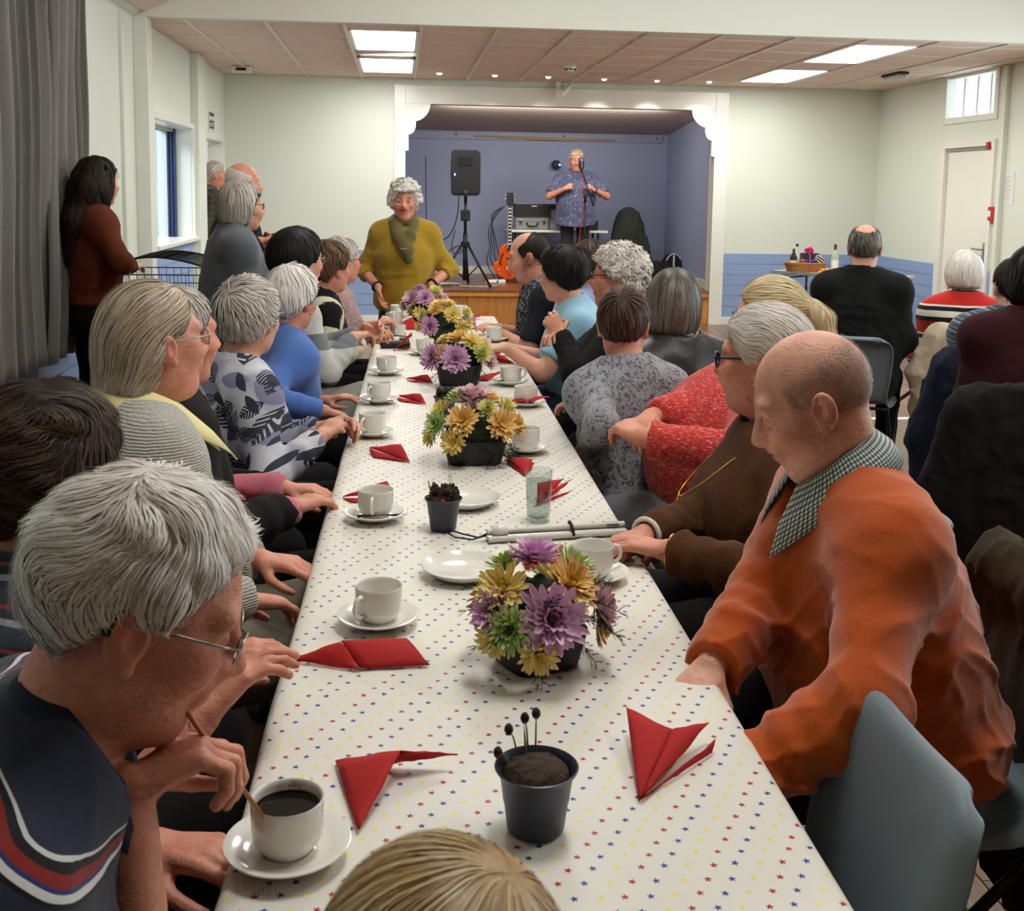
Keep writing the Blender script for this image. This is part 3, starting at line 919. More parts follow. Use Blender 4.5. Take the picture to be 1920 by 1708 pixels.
class Sdf:
    def __init__(self): self.P = []

    def add(self, fn, lo, hi, k=0.02, op='+'):
        self.P.append((fn, None if lo is None else np.asarray(lo, float), None if hi is None else np.asarray(hi, float), k, op))

    def cap(self, a, b, ra, rb=None, k=0.02, op='+', flat=False, fold=0.0, ff=60.0, ph=0.0, sq=None):
        a = np.asarray(a, float); b = np.asarray(b, float)
        rb = ra if rb is None else rb
        ba = b - a; L2 = max(float(ba @ ba), 1e-10); L = math.sqrt(L2)

        def fn(X, Y, Z):
            px, py, pz = X - a[0], Y - a[1], Z - a[2]
            t0 = (px * ba[0] + py * ba[1] + pz * ba[2]) / L2
            t = np.clip(t0, 0, 1)
            r = ra + (rb - ra) * t
            if fold:
                s = np.sin(t * L * ff + ph + 14 * (px - py)) * np.sin(t * L * ff * 0.37 + 2 * ph + 9 * pz)
                r = r + fold * s
            d = np.sqrt((px - t * ba[0]) ** 2 + (py - t * ba[1]) ** 2 + (pz - t * ba[2]) ** 2) - r
            if flat: d = np.maximum(d, (t0 - 1) * L)
            return d
        m = max(ra, rb) + abs(fold)
        self.add(fn, np.minimum(a, b) - m, np.maximum(a, b) + m, k, op)

    def chain(self, pts, rs, k=0.01, op='+', **kw):
        for i in range(len(pts) - 1): self.cap(pts[i], pts[i + 1], rs[i], rs[i + 1], k, op, **kw)

    def ell(self, c, r, k=0.02, op='+', R=None):
        c = np.asarray(c, float); r = np.asarray(r, float)

        def fn(X, Y, Z):
            x, y, z = X - c[0], Y - c[1], Z - c[2]
            if R is not None:
                x, y, z = (x * R[0, 0] + y * R[1, 0] + z * R[2, 0], x * R[0, 1] + y * R[1, 1] + z * R[2, 1], x * R[0, 2] + y * R[1, 2] + z * R[2, 2])
            k0 = np.sqrt((x / r[0]) ** 2 + (y / r[1]) ** 2 + (z / r[2]) ** 2)
            k1 = np.sqrt((x / r[0] ** 2) ** 2 + (y / r[1] ** 2) ** 2 + (z / r[2] ** 2) ** 2)
            return k0 * (k0 - 1.0) / np.maximum(k1, 1e-6)
        m = r if R is None else np.abs(R) @ r
        self.add(fn, c - m, c + m, k, op)

    def cut(self, fn): self.add(fn, None, None, 0.0, '&')

    def dis(self, fn, lo=None, hi=None): self.add(fn, lo, hi, 0.0, 'd')

    def bounds(self, pad=0.01):
        lo = np.min([p[1] for p in self.P if p[4] == '+'], 0) - pad
        hi = np.max([p[2] for p in self.P if p[4] == '+'], 0) + pad
        return lo, hi

    @staticmethod
    def comb(F, d, k, op):
        if op == '+':
            if k <= 0: return np.minimum(F, d)
            h = np.maximum(k - np.abs(F - d), 0.0) / k
            return np.minimum(F, d) - h * h * k * 0.25
        if op == '-':
            d = -d
            if k <= 0: return np.maximum(F, d)
            h = np.maximum(k - np.abs(F - d), 0.0) / k
            return np.maximum(F, d) + h * h * k * 0.25
        if op == '&': return np.maximum(F, d)
        return F + d

    def grid(self, h, lo=None, hi=None):
        if lo is None: lo, hi = self.bounds(2.5 * h)
        n = np.maximum(np.ceil((hi - lo) / h).astype(int) + 1, 2)
        xs = [(lo[i] + h * np.arange(n[i])).astype(f32) for i in range(3)]
        F = np.full(n, 0.25, f32)
        for fn, a, b, k, op in self.P:
            if a is None: sl = (slice(0, n[0]), slice(0, n[1]), slice(0, n[2]))
            else:
                pad = k + 3 * h
                i0 = np.maximum(np.floor((a - pad - lo) / h).astype(int), 0); i1 = np.minimum(np.ceil((b + pad - lo) / h).astype(int) + 1, n)
                if np.any(i1 <= i0): continue
                sl = tuple(slice(i0[i], i1[i]) for i in range(3))
            d = fn(xs[0][sl[0]][:, None, None], xs[1][sl[1]][None, :, None], xs[2][sl[2]][None, None, :])
            F[sl] = Sdf.comb(F[sl], d, k, op)
        return F, lo

    def at(self, p):
        X, Y, Z = p[:, 0], p[:, 1], p[:, 2]
        F = np.full(len(p), 0.25)
        for fn, a, b, k, op in self.P: F = Sdf.comb(F, fn(X, Y, Z), k, op)
        return F

    def grad(self, p, e=0.002):
        f0 = self.at(p)
        g = np.stack([self.at(p + V(e, 0, 0)) - f0, self.at(p + V(0, e, 0)) - f0, self.at(p + V(0, 0, e)) - f0], 1)
        return f0, g / np.maximum(np.linalg.norm(g, axis=1, keepdims=True), 1e-9)

    def mesh(self, h, lo=None, hi=None):
        F, lo = self.grid(h, lo, hi)
        return surfnet(F, lo, h)


_CO = np.array([(i, j, k) for i in (0, 1) for j in (0, 1) for k in (0, 1)])
_ED = [(a, b) for a in range(8) for b in range(a + 1, 8) if np.abs(_CO[a] - _CO[b]).sum() == 1]


def surfnet(F, lo, h):
    s = F < 0
    nx, ny, nz = F.shape
    cnt = np.zeros((nx - 1, ny - 1, nz - 1), np.uint8)
    for (i, j, k) in _CO: cnt += s[i:nx - 1 + i, j:ny - 1 + j, k:nz - 1 + k]
    act = np.nonzero((cnt > 0) & (cnt < 8))
    N = len(act[0])
    if N == 0: return np.zeros((0, 3)), np.zeros((0, 4), int)
    idx = np.full(cnt.shape, -1, np.int32); idx[act] = np.arange(N)
    C = np.stack([F[act[0] + c[0], act[1] + c[1], act[2] + c[2]] for c in _CO], 1)
    acc = np.zeros((N, 3)); num = np.zeros(N)
    for a, b in _ED:
        fa, fb = C[:, a], C[:, b]
        m = (fa < 0) != (fb < 0)
        t = np.where(m, fa / np.where(m, fa - fb, 1), 0)
        acc += np.where(m[:, None], _CO[a] + (_CO[b] - _CO[a]) * t[:, None], 0); num += m
    v = (np.stack(act, 1) + acc / num[:, None]) * h + lo
    q = []
    for ax in range(3):
        A = [slice(1, -1)] * 3; A[ax] = slice(0, -1)
        B = [slice(1, -1)] * 3; B[ax] = slice(1, None)
        sa, sb = s[tuple(A)], s[tuple(B)]
        e = np.nonzero(sa != sb)
        if len(e[0]) == 0: continue
        g = [e[0].copy(), e[1].copy(), e[2].copy()]
        for i in range(3):
            if i != ax: g[i] = g[i] + 1
        u, w = [(1, 2), (2, 0), (0, 1)][ax]
        def cell(du, dw):
            c = [g[0], g[1], g[2]]
            c = [x.copy() for x in c]; c[u] -= du; c[w] -= dw
            return idx[c[0], c[1], c[2]]
        a_, b_, c_, d_ = cell(1, 1), cell(0, 1), cell(0, 0), cell(1, 0)
        ins = sa[e]
        Q = np.stack([a_, b_, c_, d_], 1)
        Q[~ins] = Q[~ins][:, ::-1]
        q.append(Q)
    q = np.concatenate(q)
    return v, q[(q >= 0).all(1)]


def fast_mesh(name, v, q, smooth=True):
    me = bpy.data.meshes.new(name)
    v = np.ascontiguousarray(v, np.float32); q = np.ascontiguousarray(q, np.int32)
    me.vertices.add(len(v)); me.vertices.foreach_set('co', v.ravel())
    me.loops.add(q.size); me.loops.foreach_set('vertex_index', q.ravel())
    me.polygons.add(len(q)); me.polygons.foreach_set('loop_start', np.arange(0, q.size, q.shape[1], dtype=np.int32))
    me.update(calc_edges=True)
    if smooth: me.shade_smooth()
    return me


def join_vq(parts):
    n = 0; vs = []; qs = []
    for v, q in parts:
        vs.append(v); qs.append(q + n); n += len(v)
    return np.concatenate(vs), np.concatenate(qs)


_WR = np.random.default_rng(3)
_WD = [unit(_WR.normal(size=3)) for _ in range(12)]
_WP = _WR.uniform(0, 6.28, 12)


def wob(X, Y, Z, fr, seed=0):
    """cheap smooth noise in -1..1"""
    s = 0
    for i in range(3):
        d = _WD[(seed * 3 + i) % 12]; d2 = _WD[(seed * 3 + i + 5) % 12]
        s = s + np.sin(fr * (1 + 0.45 * i) * (d[0] * X + d[1] * Y + d[2] * Z) + _WP[(seed + i) % 12] + 1.6 * np.sin(fr * 0.6 * (d2[0] * X + d2[1] * Y + d2[2] * Z) + seed))
    return s / 3.0


def crease(X, Y, Z, fr, seed=0):
    """soft folds: ridged noise 0..1"""
    a = (1.0 - np.abs(wob(X, Y, Z, fr, seed))) ** 5
    b = (1.0 - np.abs(wob(X, Y, Z, fr * 1.9, seed + 3))) ** 5
    return 0.75 * a + 0.4 * b


def rotm(yaw=0, pitch=0, roll=0):
    cy_, sy_ = math.cos(yaw), math.sin(yaw); cp, sp = math.cos(pitch), math.sin(pitch); cr, sr = math.cos(roll), math.sin(roll)
    Rz = np.array([[cy_, -sy_, 0], [sy_, cy_, 0], [0, 0, 1]]); Rx = np.array([[1, 0, 0], [0, cp, -sp], [0, sp, cp]]); Ry = np.array([[cr, 0, sr], [0, 1, 0], [-sr, 0, cr]])
    return Rz @ Rx @ Ry
# ------------------------------------------------------------------ people
def head_prims(S, Hc, R, s, fc):
    def p(x, y, z): return Hc + R @ (V(x, y, z) * s)
    E = lambda c, r, k, op='+', RR=R: S.ell(p(*c), V(*r) * s, k * s, op, RR)
    Cp = lambda a, b, ra, rb, k, op='+': S.cap(p(*a), p(*b), ra * s, rb * s, k * s, op)
    jw = fc.get('jaw', 1.0); ns = fc.get('nose', 1.0)
    E((0, -0.012, 0.026), (0.074, 0.098, 0.092), 0.02)
    E((0, 0.030, -0.042), (0.058 * jw, 0.060, 0.074), 0.035)
    E((0, 0.062, -0.100), (0.026 * jw, 0.023, 0.019), 0.03)
    for sx in (-1, 1):
        E((sx * 0.041 * jw, 0.012, -0.064), (0.018, 0.036, 0.028), 0.03)
        E((sx * 0.043, 0.060, -0.022), (0.022, 0.024, 0.022), 0.03)
    Cp((-0.040, 0.073, 0.027), (0.040, 0.073, 0.027), 0.013, 0.013, 0.02)
    for sx in (-1, 1):
        E((sx * 0.031, 0.098, 0.008), (0.019, 0.018, 0.013), 0.018, '-')
        E((sx * 0.031, 0.0755, 0.006), (0.0145, 0.0125, 0.0105), 0.006)
    Cp((0, 0.086, 0.018), (0, 0.109 + 0.006 * (ns - 1), -0.026), 0.0075, 0.0125 * ns, 0.012)
    for sx in (-1, 1): E((sx * 0.0125, 0.098, -0.030), (0.009, 0.012, 0.009), 0.008)
    E((0, 0.088, -0.052), (0.026, 0.014, 0.022), 0.02)
    Cp((-0.022, 0.085, -0.0535), (0, 0.0975, -0.051), 0.0045, 0.0055, 0.006)
    Cp((0.022, 0.085, -0.0535), (0, 0.0975, -0.051), 0.0045, 0.0055, 0.006)
    Cp((-0.020, 0.084, -0.064), (0.020, 0.084, -0.064), 0.006, 0.006, 0.008)
    E((0, 0.092, -0.064), (0.014, 0.006, 0.006), 0.008)
    E((0, 0.101, -0.0575), (0.024, 0.012, 0.0022 + fc.get('open', 0.0)), 0.003, '-')
    for sx in (-1, 1):
        Re = R @ rotm(0, 0.18, sx * 0.22)
        E((sx * 0.079, -0.012, -0.008), (0.009, 0.021, 0.034), 0.008, '+', Re)
        E((sx * 0.090, -0.004, -0.002), (0.009, 0.011, 0.020), 0.006, '-', Re)
        E((sx * 0.079, -0.002, -0.036), (0.006, 0.010, 0.010), 0.006)


def tint_verts(v, Hc, R, s, fc, out):
    q = (v - Hc) @ R / s
    near = (np.abs(q) < 0.16).all(1)
    x, y, z = np.abs(q[:, 0]), q[:, 1], q[:, 2]

    def g(c, r): return np.exp(-(((x - c[0]) / r[0]) ** 2 + ((y - c[1]) / r[1]) ** 2 + ((z - c[2]) / r[2]) ** 2)) * near
    def put_(m, col):
        for i in range(3): out[:, i] *= 1 - m * (1 - col[i])
    lp = fc.get('lips', (0.86, 0.56, 0.56))
    put_(np.clip(1.6 * g((0, 0.094, -0.058), (0.020, 0.02, 0.0095)), 0, 1), lp)
    put_(0.8 * g((0.045, 0.065, -0.028), (0.025, 0.03, 0.028)), (1.0, 0.80, 0.77))
    put_(0.8 * g((0, 0.112, -0.03), (0.016, 0.02, 0.02)), (1.0, 0.76, 0.72))
    put_(0.7 * g((0.085, -0.01, -0.01), (0.012, 0.04, 0.05)), (1.0, 0.78, 0.74))
    put_(0.7 * g((0.031, 0.085, 0.004), (0.022, 0.02, 0.012)), (0.72, 0.58, 0.56))
    if fc.get('brow'):
        put_(np.clip(1.5 * g((0.032, 0.088, 0.031), (0.022, 0.02, 0.0055)), 0, 1), fc['brow'])
    if fc.get('stubble'):
        col, top, low = fc['stubble']
        m = near * np.clip((0.045 - y) / 0.02, 0, 1) * np.clip((top - z) / 0.02, 0, 1) * np.clip((z - low + 0.4 * (y + 0.02)) / 0.02, 0, 1) * (x < 0.085)
        put_(np.clip(m, 0, 1) * 0.85, col)
    if fc.get('beard'):
        m = near * np.clip((y - 0.0) / 0.03, 0, 1) * np.clip((-0.03 - z) / 0.02, 0, 1)
        put_(np.clip(m, 0, 1) * 0.6, fc['beard'])


def hand_prims(S, W, D, Nn, right, pose, sc=1.0):
    D = unit(D); Nn = unit(Nn - D * (Nn @ D)); T = np.cross(D, Nn) * (1 if right else -1)
    curl = {'relax': (0.35, 0.45, 0.3), 'fist': (1.25, 1.5, 0.9), 'flat': (0.1, 0.12, 0.1), 'hold': (0.75, 0.95, 0.6), 'clasp': (0.6, 0.7, 0.4)}[pose]
    pts = [W]
    S.ell(W + D * 0.045 * sc, V(0.030, 0.045, 0.013) * sc, 0.012 * sc, '+', np.stack([T, D, np.cross(T, D)], 1))
    for i, (off, l) in enumerate(zip((0.029, 0.010, -0.010, -0.028), ((0.040, 0.025, 0.019), (0.044, 0.028, 0.020), (0.040, 0.026, 0.019), (0.032, 0.020, 0.017)))):
        k0 = W + (D * (0.083 - 0.006 * abs(i - 1)) + T * off) * sc
        S.cap(W + (D * 0.012 + T * off * 0.55) * sc, k0, 0.0125 * sc, 0.0105 * sc, 0.010 * sc)
        a = 0.0; P = k0; r = (0.0095, 0.0085, 0.0078, 0.0068)
        spread = T * (0.06 * (1.5 - i))
        for j in range(3):
            a += curl[j] * (1 + 0.08 * (i - 1))
            Q = P + unit(D * math.cos(a) + Nn * math.sin(a) + spread * 0.5) * l[j] * sc
            S.cap(P, Q, r[j] * sc, r[j + 1] * sc, 0.004 * sc); P = Q
            pts.append(P)
    b = W + (D * 0.020 + T * 0.022 + Nn * 0.006) * sc
    cl = 1.0 if pose in ('fist', 'hold', 'clasp') else 0.35
    m = b + unit(D * 0.62 + T * 0.72 + Nn * (0.2 + 0.5 * cl)) * 0.043 * sc
    e = m + unit(D * 0.9 + T * (0.35 - 0.5 * cl) + Nn * (0.2 + 0.4 * cl)) * 0.031 * sc
    t = e + unit(D * 0.9 + T * (0.15 - 0.6 * cl) + Nn * (0.2 + 0.3 * cl)) * 0.025 * sc
    S.cap(b, m, 0.0135 * sc, 0.0105 * sc, 0.010 * sc); S.cap(m, e, 0.0105 * sc, 0.0092 * sc, 0.004 * sc); S.cap(e, t, 0.0092 * sc, 0.0072 * sc, 0.004 * sc)
    pts += [m, e, t]
    P = np.array(pts)
    return P.min(0) - 0.02 * sc, P.max(0) + 0.02 * sc


def elbow_of(S_, W_, a, b, pole):
    d = W_ - S_; L = np.linalg.norm(d)
    if L > (a + b) * 0.995:
        k = (a + b) * 0.995 / L; W_ = S_ + d * k; d = W_ - S_; L = np.linalg.norm(d)
    t = (L * L + a * a - b * b) / (2 * L)
    hh = math.sqrt(max(a * a - t * t, 0.0))
    u = d / L; p = pole - u * (pole @ u)
    return S_ + u * t + unit(p) * hh, W_


EYE_ME = {}


def person(label, head, face_deg, gaze_deg, pitch=0.0, roll=0.0, stand=False, hz=0.54, lean=0.0, side=0.0, twist=0.0,
           w=1.0, d=1.0, belly=0.0, bust=0.0, hump=0.0, hs=1.0, arm=1.0, skin=None, top=None, bottom=None, hair=None, face=None,
           LH=None, RH=None, neckf=0.03, knees=None, eyes=True, shoes=None, feet_z=0.0, extras=(), group=None, armw=1.0, lodk=1.0):
    fc = face or {}
    th = rad(face_deg - 90.0)
    c_, s_ = math.cos(th), math.sin(th)
    Rw = np.array([[c_, -s_, 0], [s_, c_, 0], [0, 0, 1]])
    head = np.asarray(head, float)
    u = unit(V(math.sin(rad(side)), math.sin(rad(lean)), math.cos(rad(lean)) * math.cos(rad(side))))
    tl = gaze_deg - face_deg
    Rh = rotm(rad(tl), rad(pitch), rad(roll))
    nv = V(0, neckf + 0.05 * math.sin(rad(lean)), 0.138 * hs) + Rh @ V(0, 0.012, 0) * hs
    if stand and hz == 0.54: hz = feet_z + (head[2] - feet_z) * 0.56
    T = (head[2] - hz - nv[2]) / u[2]
    P = V(0, 0, hz); N = P + u * T; Hc = N + nv
    origin = head - Rw @ V(Hc[0], Hc[1], 0); origin[2] = 0
    dist = float((head - CAMV) @ CAMF)
    tl_ = lambda q: Rw.T @ (np.asarray(q, float) - origin)
    root = thing('person', label, 'person', tuple(V(origin[0], origin[1], feet_z)), th, group)
    root.location.z = feet_z
    dz = V(0, 0, feet_z)                     # local meshes are shifted by the stage height

    side_v = V(math.cos(rad(twist)), math.sin(rad(twist)), 0); side_v = unit(side_v - u * (side_v @ u))
    fwd = np.cross(u, side_v); Rs = np.stack([side_v, fwd, u], 1)
    side0 = V(1, 0, 0); sh = {}
    for k, sx in (('L', -1), ('R', 1)): sh[k] = N - u * 0.082 + side_v * sx * 0.163 * w - fwd * 0.005

    def torso(S, inf, k):
        Rp = np.stack([side0, unit(np.cross(u, side0)), u], 1)
        S.ell(P + V(0, -0.01, 0.0), V(0.172 * w + inf, 0.125 * d + inf, 0.125 + inf), k, '+')
        S.ell(P + u * 0.32 * T + fwd * (0.012 + belly * 0.55), V(0.150 * w + belly * 0.5 + inf, 0.112 * d + belly * 0.6 + inf, 0.17 + inf), k, '+', Rp)
        S.ell(P + u * 0.66 * T + fwd * 0.004, V(0.158 * w + inf, 0.112 * d + inf, 0.185 + inf), k, '+', Rs)
        if inf > 0: S.ell(P + u * 0.36 * T + fwd * belly * 0.4, V(0.158 * w + belly * 0.4 + inf, 0.116 * d + belly * 0.5 + inf, 0.46 * T + 0.06), k, '+', Rp)
        if hump: S.ell(P + u * 0.80 * T - fwd * (0.045 + hump * 0.4), V(0.125 * w + inf, 0.075 + inf, 0.14 + inf), k, '+', Rs)
        if bust:
            S.ell(P + u * 0.56 * T + fwd * (0.062 * d + 0.02), V(0.132 * w, 0.070, 0.072) * bust + inf, k * 1.3, '+', Rs)
        for k2 in 'LR':
            S.cap(N - u * 0.07, sh[k2], 0.060 + inf, 0.054 + inf, k)
            S.cap(N + u * 0.005, sh[k2] + u * 0.005, 0.042 + inf, 0.040 + inf, k)

    # --- arms
    ua, fa = 0.275 * arm, 0.245 * arm
    joints = {}
    for k, sx, spec in (('L', -1, LH), ('R', 1, RH)):
        spec = spec or {}
        tgt = spec.get('w'); tgt = tl_(tgt) if tgt is not None else spec.get('l')
        if tgt is None:
            tgt = V(sx * 0.25 * w, 0.05, hz - 0.02 + 0.02) if stand else V(sx * 0.09, 0.30, hz + 0.13)
        tgt = np.asarray(tgt, float)
        pole = np.asarray(spec.get('pole', V(sx * 0.6, -0.6, -0.6)), float)
        e, wr = elbow_of(sh[k], tgt, ua, fa, pole)
        D = np.asarray(spec['dir'], float) if 'dir' in spec else (Rw.T @ np.asarray(spec['wdir'], float) if 'wdir' in spec else unit(wr - e))
        Nn = np.asarray(spec.get('nrm', V(0, 0, -1) if not stand else V(-sx, 0, 0)), float)
        joints[k] = (sh[k], e, wr, unit(D), Nn, spec.get('pose', 'relax'), spec.get('show', True))

    # --- body (skin): one continuous figure
    S = Sdf()
    torso(S, -0.012, 0.05)
    S.cap(N - u * 0.05, Hc + Rh @ V(0, -0.022, -0.055) * hs, 0.060 * hs * fc.get('neck', 1.0), 0.056 * hs * fc.get('neck', 1.0), 0.03)
    if fc.get('jowl'): S.ell(Hc + Rh @ V(0, 0.035, -0.100) * hs, V(0.038, 0.042, 0.030) * hs, 0.03, '+', Rh)
    head_prims(S, Hc, Rh, hs, fc)
    zones = []
    zr = 0.150 * hs
    hbx = Hc + Rh @ V(0, 0.005, -0.0) * hs
    zones.append((hbx - V(zr, zr, zr * 0.98), hbx + V(zr, zr, zr), float(np.clip(dist * 0.0020 * lodk, 0.0029, 0.008))))
    for k in 'LR':
        s0, e, wr, D, Nn, pose, show = joints[k]
        S.cap(s0, e, 0.045 * armw, 0.038 * armw, 0.03); S.cap(e, wr, 0.039 * armw, 0.026 * (0.6 + 0.4 * armw), 0.015)
        if show:
            lo, hi = hand_prims(S, wr, D, Nn, k == 'R', pose, arm)
            zones.append((lo, hi, float(np.clip(dist * 0.0019 * lodk, 0.0033, 0.0078))))
    kn = {}
    for k, sx in (('L', -1), ('R', 1)):
        hj = P + V(sx * 0.085 * w, 0.0, -0.02)
        if stand:
            knee = V(hj[0] * 0.95, 0.01, feet_z + (hz - feet_z) * 0.53); ank = V(hj[0] * 0.95, -0.03, feet_z + 0.085)
        else:
            kx = (knees or {}).get(k, (sx * 0.13, 0.44))
            knee = V(kx[0], kx[1], min(hz - 0.03, 0.50)); ank = V(kx[0] * 1.0, kx[1] - 0.03, 0.085)
        kn[k] = (hj, knee, ank)
        S.cap(hj, knee, 0.080, 0.052, 0.04); S.cap(knee, ank, 0.052, 0.036, 0.03)
        S.cap(ank + V(0, -0.02, -0.03), ank + V(0, 0.13, -0.05), 0.034, 0.028, 0.02)
    sl0 = min([tp.get('sleeve', 1.95) for tp in (top if isinstance(top, list) else [top])][-1:] or [1.95])
    hb = 0.0145 if sl0 < 1.5 and not isinstance(top, list) else 0.022
    if dist > 8: hb = max(hb, 0.018)
    parts = []
    v, q = S.mesh(hb)
    cen = v[q].mean(1)
    keep = np.ones(len(q), bool)
    for lo, hi, hh in zones: keep &= ~((cen > lo) & (cen < hi)).all(1)
    q = q[keep]; us_, inv = np.unique(q, return_inverse=True)
    parts.append((v[us_], inv.reshape(q.shape)))
    for zi, (lo, hi, hh) in enumerate(zones):
        zv, zq = S.mesh(hh, lo - hb * 0.6, hi + hb * 0.6)
        zc = zv[zq].mean(1); kp = np.ones(len(zq), bool)
        for lo2, hi2, _h in zones[:zi]: kp &= ~((zc > lo2) & (zc < hi2)).all(1)
        zq = zq[kp]; us_, inv = np.unique(zq, return_inverse=True)
        parts.append((zv[us_], inv.reshape(zq.shape)))
    v, q = join_vq(parts)
    me = fast_mesh('body', v - dz, q)
    tint = np.ones((len(v), 4), np.float32); tint_verts(v, Hc, Rh, hs, fc, tint)
    at = me.color_attributes.new('tint', 'FLOAT_COLOR', 'POINT'); at.data.foreach_set('color', tint.ravel())
    body = put('body', me, skin or SKIN['fair'], root)
    body['label'] = 'body with head, neck and hands'
    info = dict(root=root, P=P, N=N, Hc=Hc, Rh=Rh, hs=hs, u=u, fwd=fwd, side=side_v, T=T, joints=joints, dist=dist, dz=dz, w=w, kn=kn, hz=hz, Rs=Rs, d=d)

    # --- eyes
    if eyes:
        for sx in (-1, 1):
            key = 'eye'
            if key not in EYE_ME:
                mb = MB().ball((0, 0, 0), 0.0118, 14, 10)
                EYE_ME[key] = mk('eye', mb.v, mb.f, M_EYE, None, True); o = EYE_ME[key]
            else: o = EYE_ME[key].copy(); COL.objects.link(o)
            o.parent = root
            M4 = Matrix.Identity(4)
            for i in range(3):
                for j in range(3): M4[i][j] = Rh[i, j] * hs
            pc = Hc + Rh @ V(sx * 0.031, 0.0766, 0.0045) * hs - dz
            M4.translation = Vector(pc)
            o.matrix_local = M4

    # --- clothing
    if top:
        for tp in (top if isinstance(top, list) else [top]): garment(info, tp, torso)
    bt = bottom or {}
    if bt.get('mat') is not None or True:
        bm_ = bt.get('mat', M_DARKTROUSER)
        Sb = Sdf()
        Sb.ell(P + V(0, -0.01, -0.0), V(0.178 * w, 0.132 * d, 0.13), 0.05)
        if bt.get('kind') == 'skirt':
            if stand:
                zb = bt.get('len', 0.42) + feet_z
                Sb.cap(P + V(0, 0, -0.02), V(0, 0, zb), 0.165 * w, 0.205 * w, 0.04, flat=True, fold=0.006, ff=25)
            else:
                for k in 'LR': Sb.cap(kn[k][0], kn[k][1], 0.098, 0.085, 0.10)
                Sb.cap((kn['L'][1] + kn['R'][1]) / 2, (kn['L'][1] + kn['R'][1]) / 2 - V(0, 0, 0.16), 0.14, 0.13, 0.08)
        else:
            lw = bt.get('w', 1.0)
            for k in 'LR':
                hj, knee, ank = kn[k]
                Sb.cap(hj, knee, 0.094 * lw, 0.071 * lw, 0.045, fold=0.004, ff=40, ph=1 + sx)
                Sb.cap(knee, ank + V(0, 0, 0.0), 0.070 * lw, 0.056 * lw, 0.03, flat=True, fold=0.004, ff=45)
        Sb.dis(lambda X, Y, Z: -0.004 * crease(X, Y, Z, 22, 2))
        hbt = float(np.clip(dist * 0.0042, 0.016, 0.022))
        v, q = Sb.mesh(hbt)
        put('skirt' if bt.get('kind') == 'skirt' else 'trousers', fast_mesh('trousers', v - dz, q), bm_, root)
        for k in 'LR':
            ank = kn[k][2]
            So = Sdf(); So.cap(ank + V(0, -0.025, -0.035), ank + V(0, 0.15, -0.05), 0.046, 0.036, 0.02); So.cap(ank + V(0, 0.02, 0.0), ank + V(0, -0.01, -0.04), 0.045, 0.042, 0.02)
            zf = feet_z
            So.cut(lambda X, Y, Z: zf - Z)
            v, q = So.mesh(0.016)
            if len(q): put('shoe', fast_mesh('shoe', v - dz, q), shoes or M_SHOE, root)
    if hair:
        for hr in (hair if isinstance(hair, list) else [hair]): make_hair(info, hr)
    for fn in extras: fn(info)
    return info


def garment(I, tp, torso):
    """torso and sleeves as one piece of cloth"""
    S = Sdf(); inf = tp.get('inf', 0.012); dist = I['dist']
    torso(S, inf, tp.get('k', 0.055))
    N, u, P, Rs, fwd = I['N'], I['u'], I['P'], I['Rs'], I['fwd']
    sl = tp.get('sleeve', 1.95); fold = tp.get('fold', 0.005); sr = tp.get('sr', 1.0)
    for k in 'LR':
        s0, e, wr, D, Nn, pose, show = I['joints'][k]
        r0, r1, r2 = (0.047 + inf * 0.6) * sr, (0.043 + inf * 0.6) * sr, (0.032 + inf * 0.5) * sr
        if sl <= 0: continue
        if sl < 1:
            S.cap(s0, s0 + (e - s0) * sl, r0, r1 * 1.08, 0.035, flat=True)
        else:
            S.cap(s0 - I['side'] * (0.022 if k == 'R' else -0.022), e, r0, r1, 0.085, fold=fold * 0.5, ff=48, ph=ord(k))
            tt = min(sl - 1, 1.0)
            S.cap(e, e + (wr - e) * tt, r1, r1 + (r2 - r1) * tt, 0.018, flat=True, fold=fold * 0.7, ff=95, ph=1.3 * ord(k))
            if tp.get('cuff'):
                a = e + (wr - e) * max(tt - 0.22, 0.3); b = e + (wr - e) * tt
                S.cap(a, b, r2 * 0.98 + 0.004, r2 * 0.94 + 0.002, 0.006, flat=True)
    if tp.get('long') is not None:      # coat or long cardigan skirts
        S.cap(P + V(0, 0, 0), V(0, -0.02, tp['long']), 0.172 * I['w'] + inf, 0.19 * I['w'] + inf, 0.06, flat=True)
    A = tp.get('crease', 0.010); sd = tp.get('seed', 1)
    if A:
        def dfn(X, Y, Z):
            low = np.clip((N[2] - 0.05 - Z) / 0.25, 0.25, 1.0)
            return -A * low * crease(X * 0.8, Y * 0.9, Z * 1.5, tp.get('cfr', 17), sd) + 0.12 * A * wob(X, Y, Z, 45, sd + 1)
        S.dis(dfn)
    # neck opening
    nk = tp.get('neck', 0.070)
    S.cap(N - u * tp.get('nd', 0.02) + fwd * tp.get('nf', 0.012), N + u * 0.25 + fwd * 0.06, nk, nk + 0.03, 0.012, '-')
    if tp.get('v'):
        S.cap(N + fwd * 0.06, N - u * tp['v'] + fwd * 0.19, 0.05, 0.012, 0.01, '-')
    if tp.get('open'):          # open front jacket
        a = tp['open']
        S.ell(P + u * 0.45 * I['T'] + fwd * 0.20, V(a, 0.16, 0.33), 0.01, '-', Rs)
    hz = tp.get('hem', I['P'][2] - 0.05)
    if tp.get('long') is None: S.cut(lambda X, Y, Z: hz - Z)
    h = float(np.clip(dist * 0.0031, tp.get('hmin', 0.0066), 0.0125))
    v, q = S.mesh(h)
    o = put(tp.get('name', 'top'), fast_mesh('top', v - I['dz'], q), tp['mat'], I['root'])
    if tp.get('label'): o['label'] = tp['label']
    return o


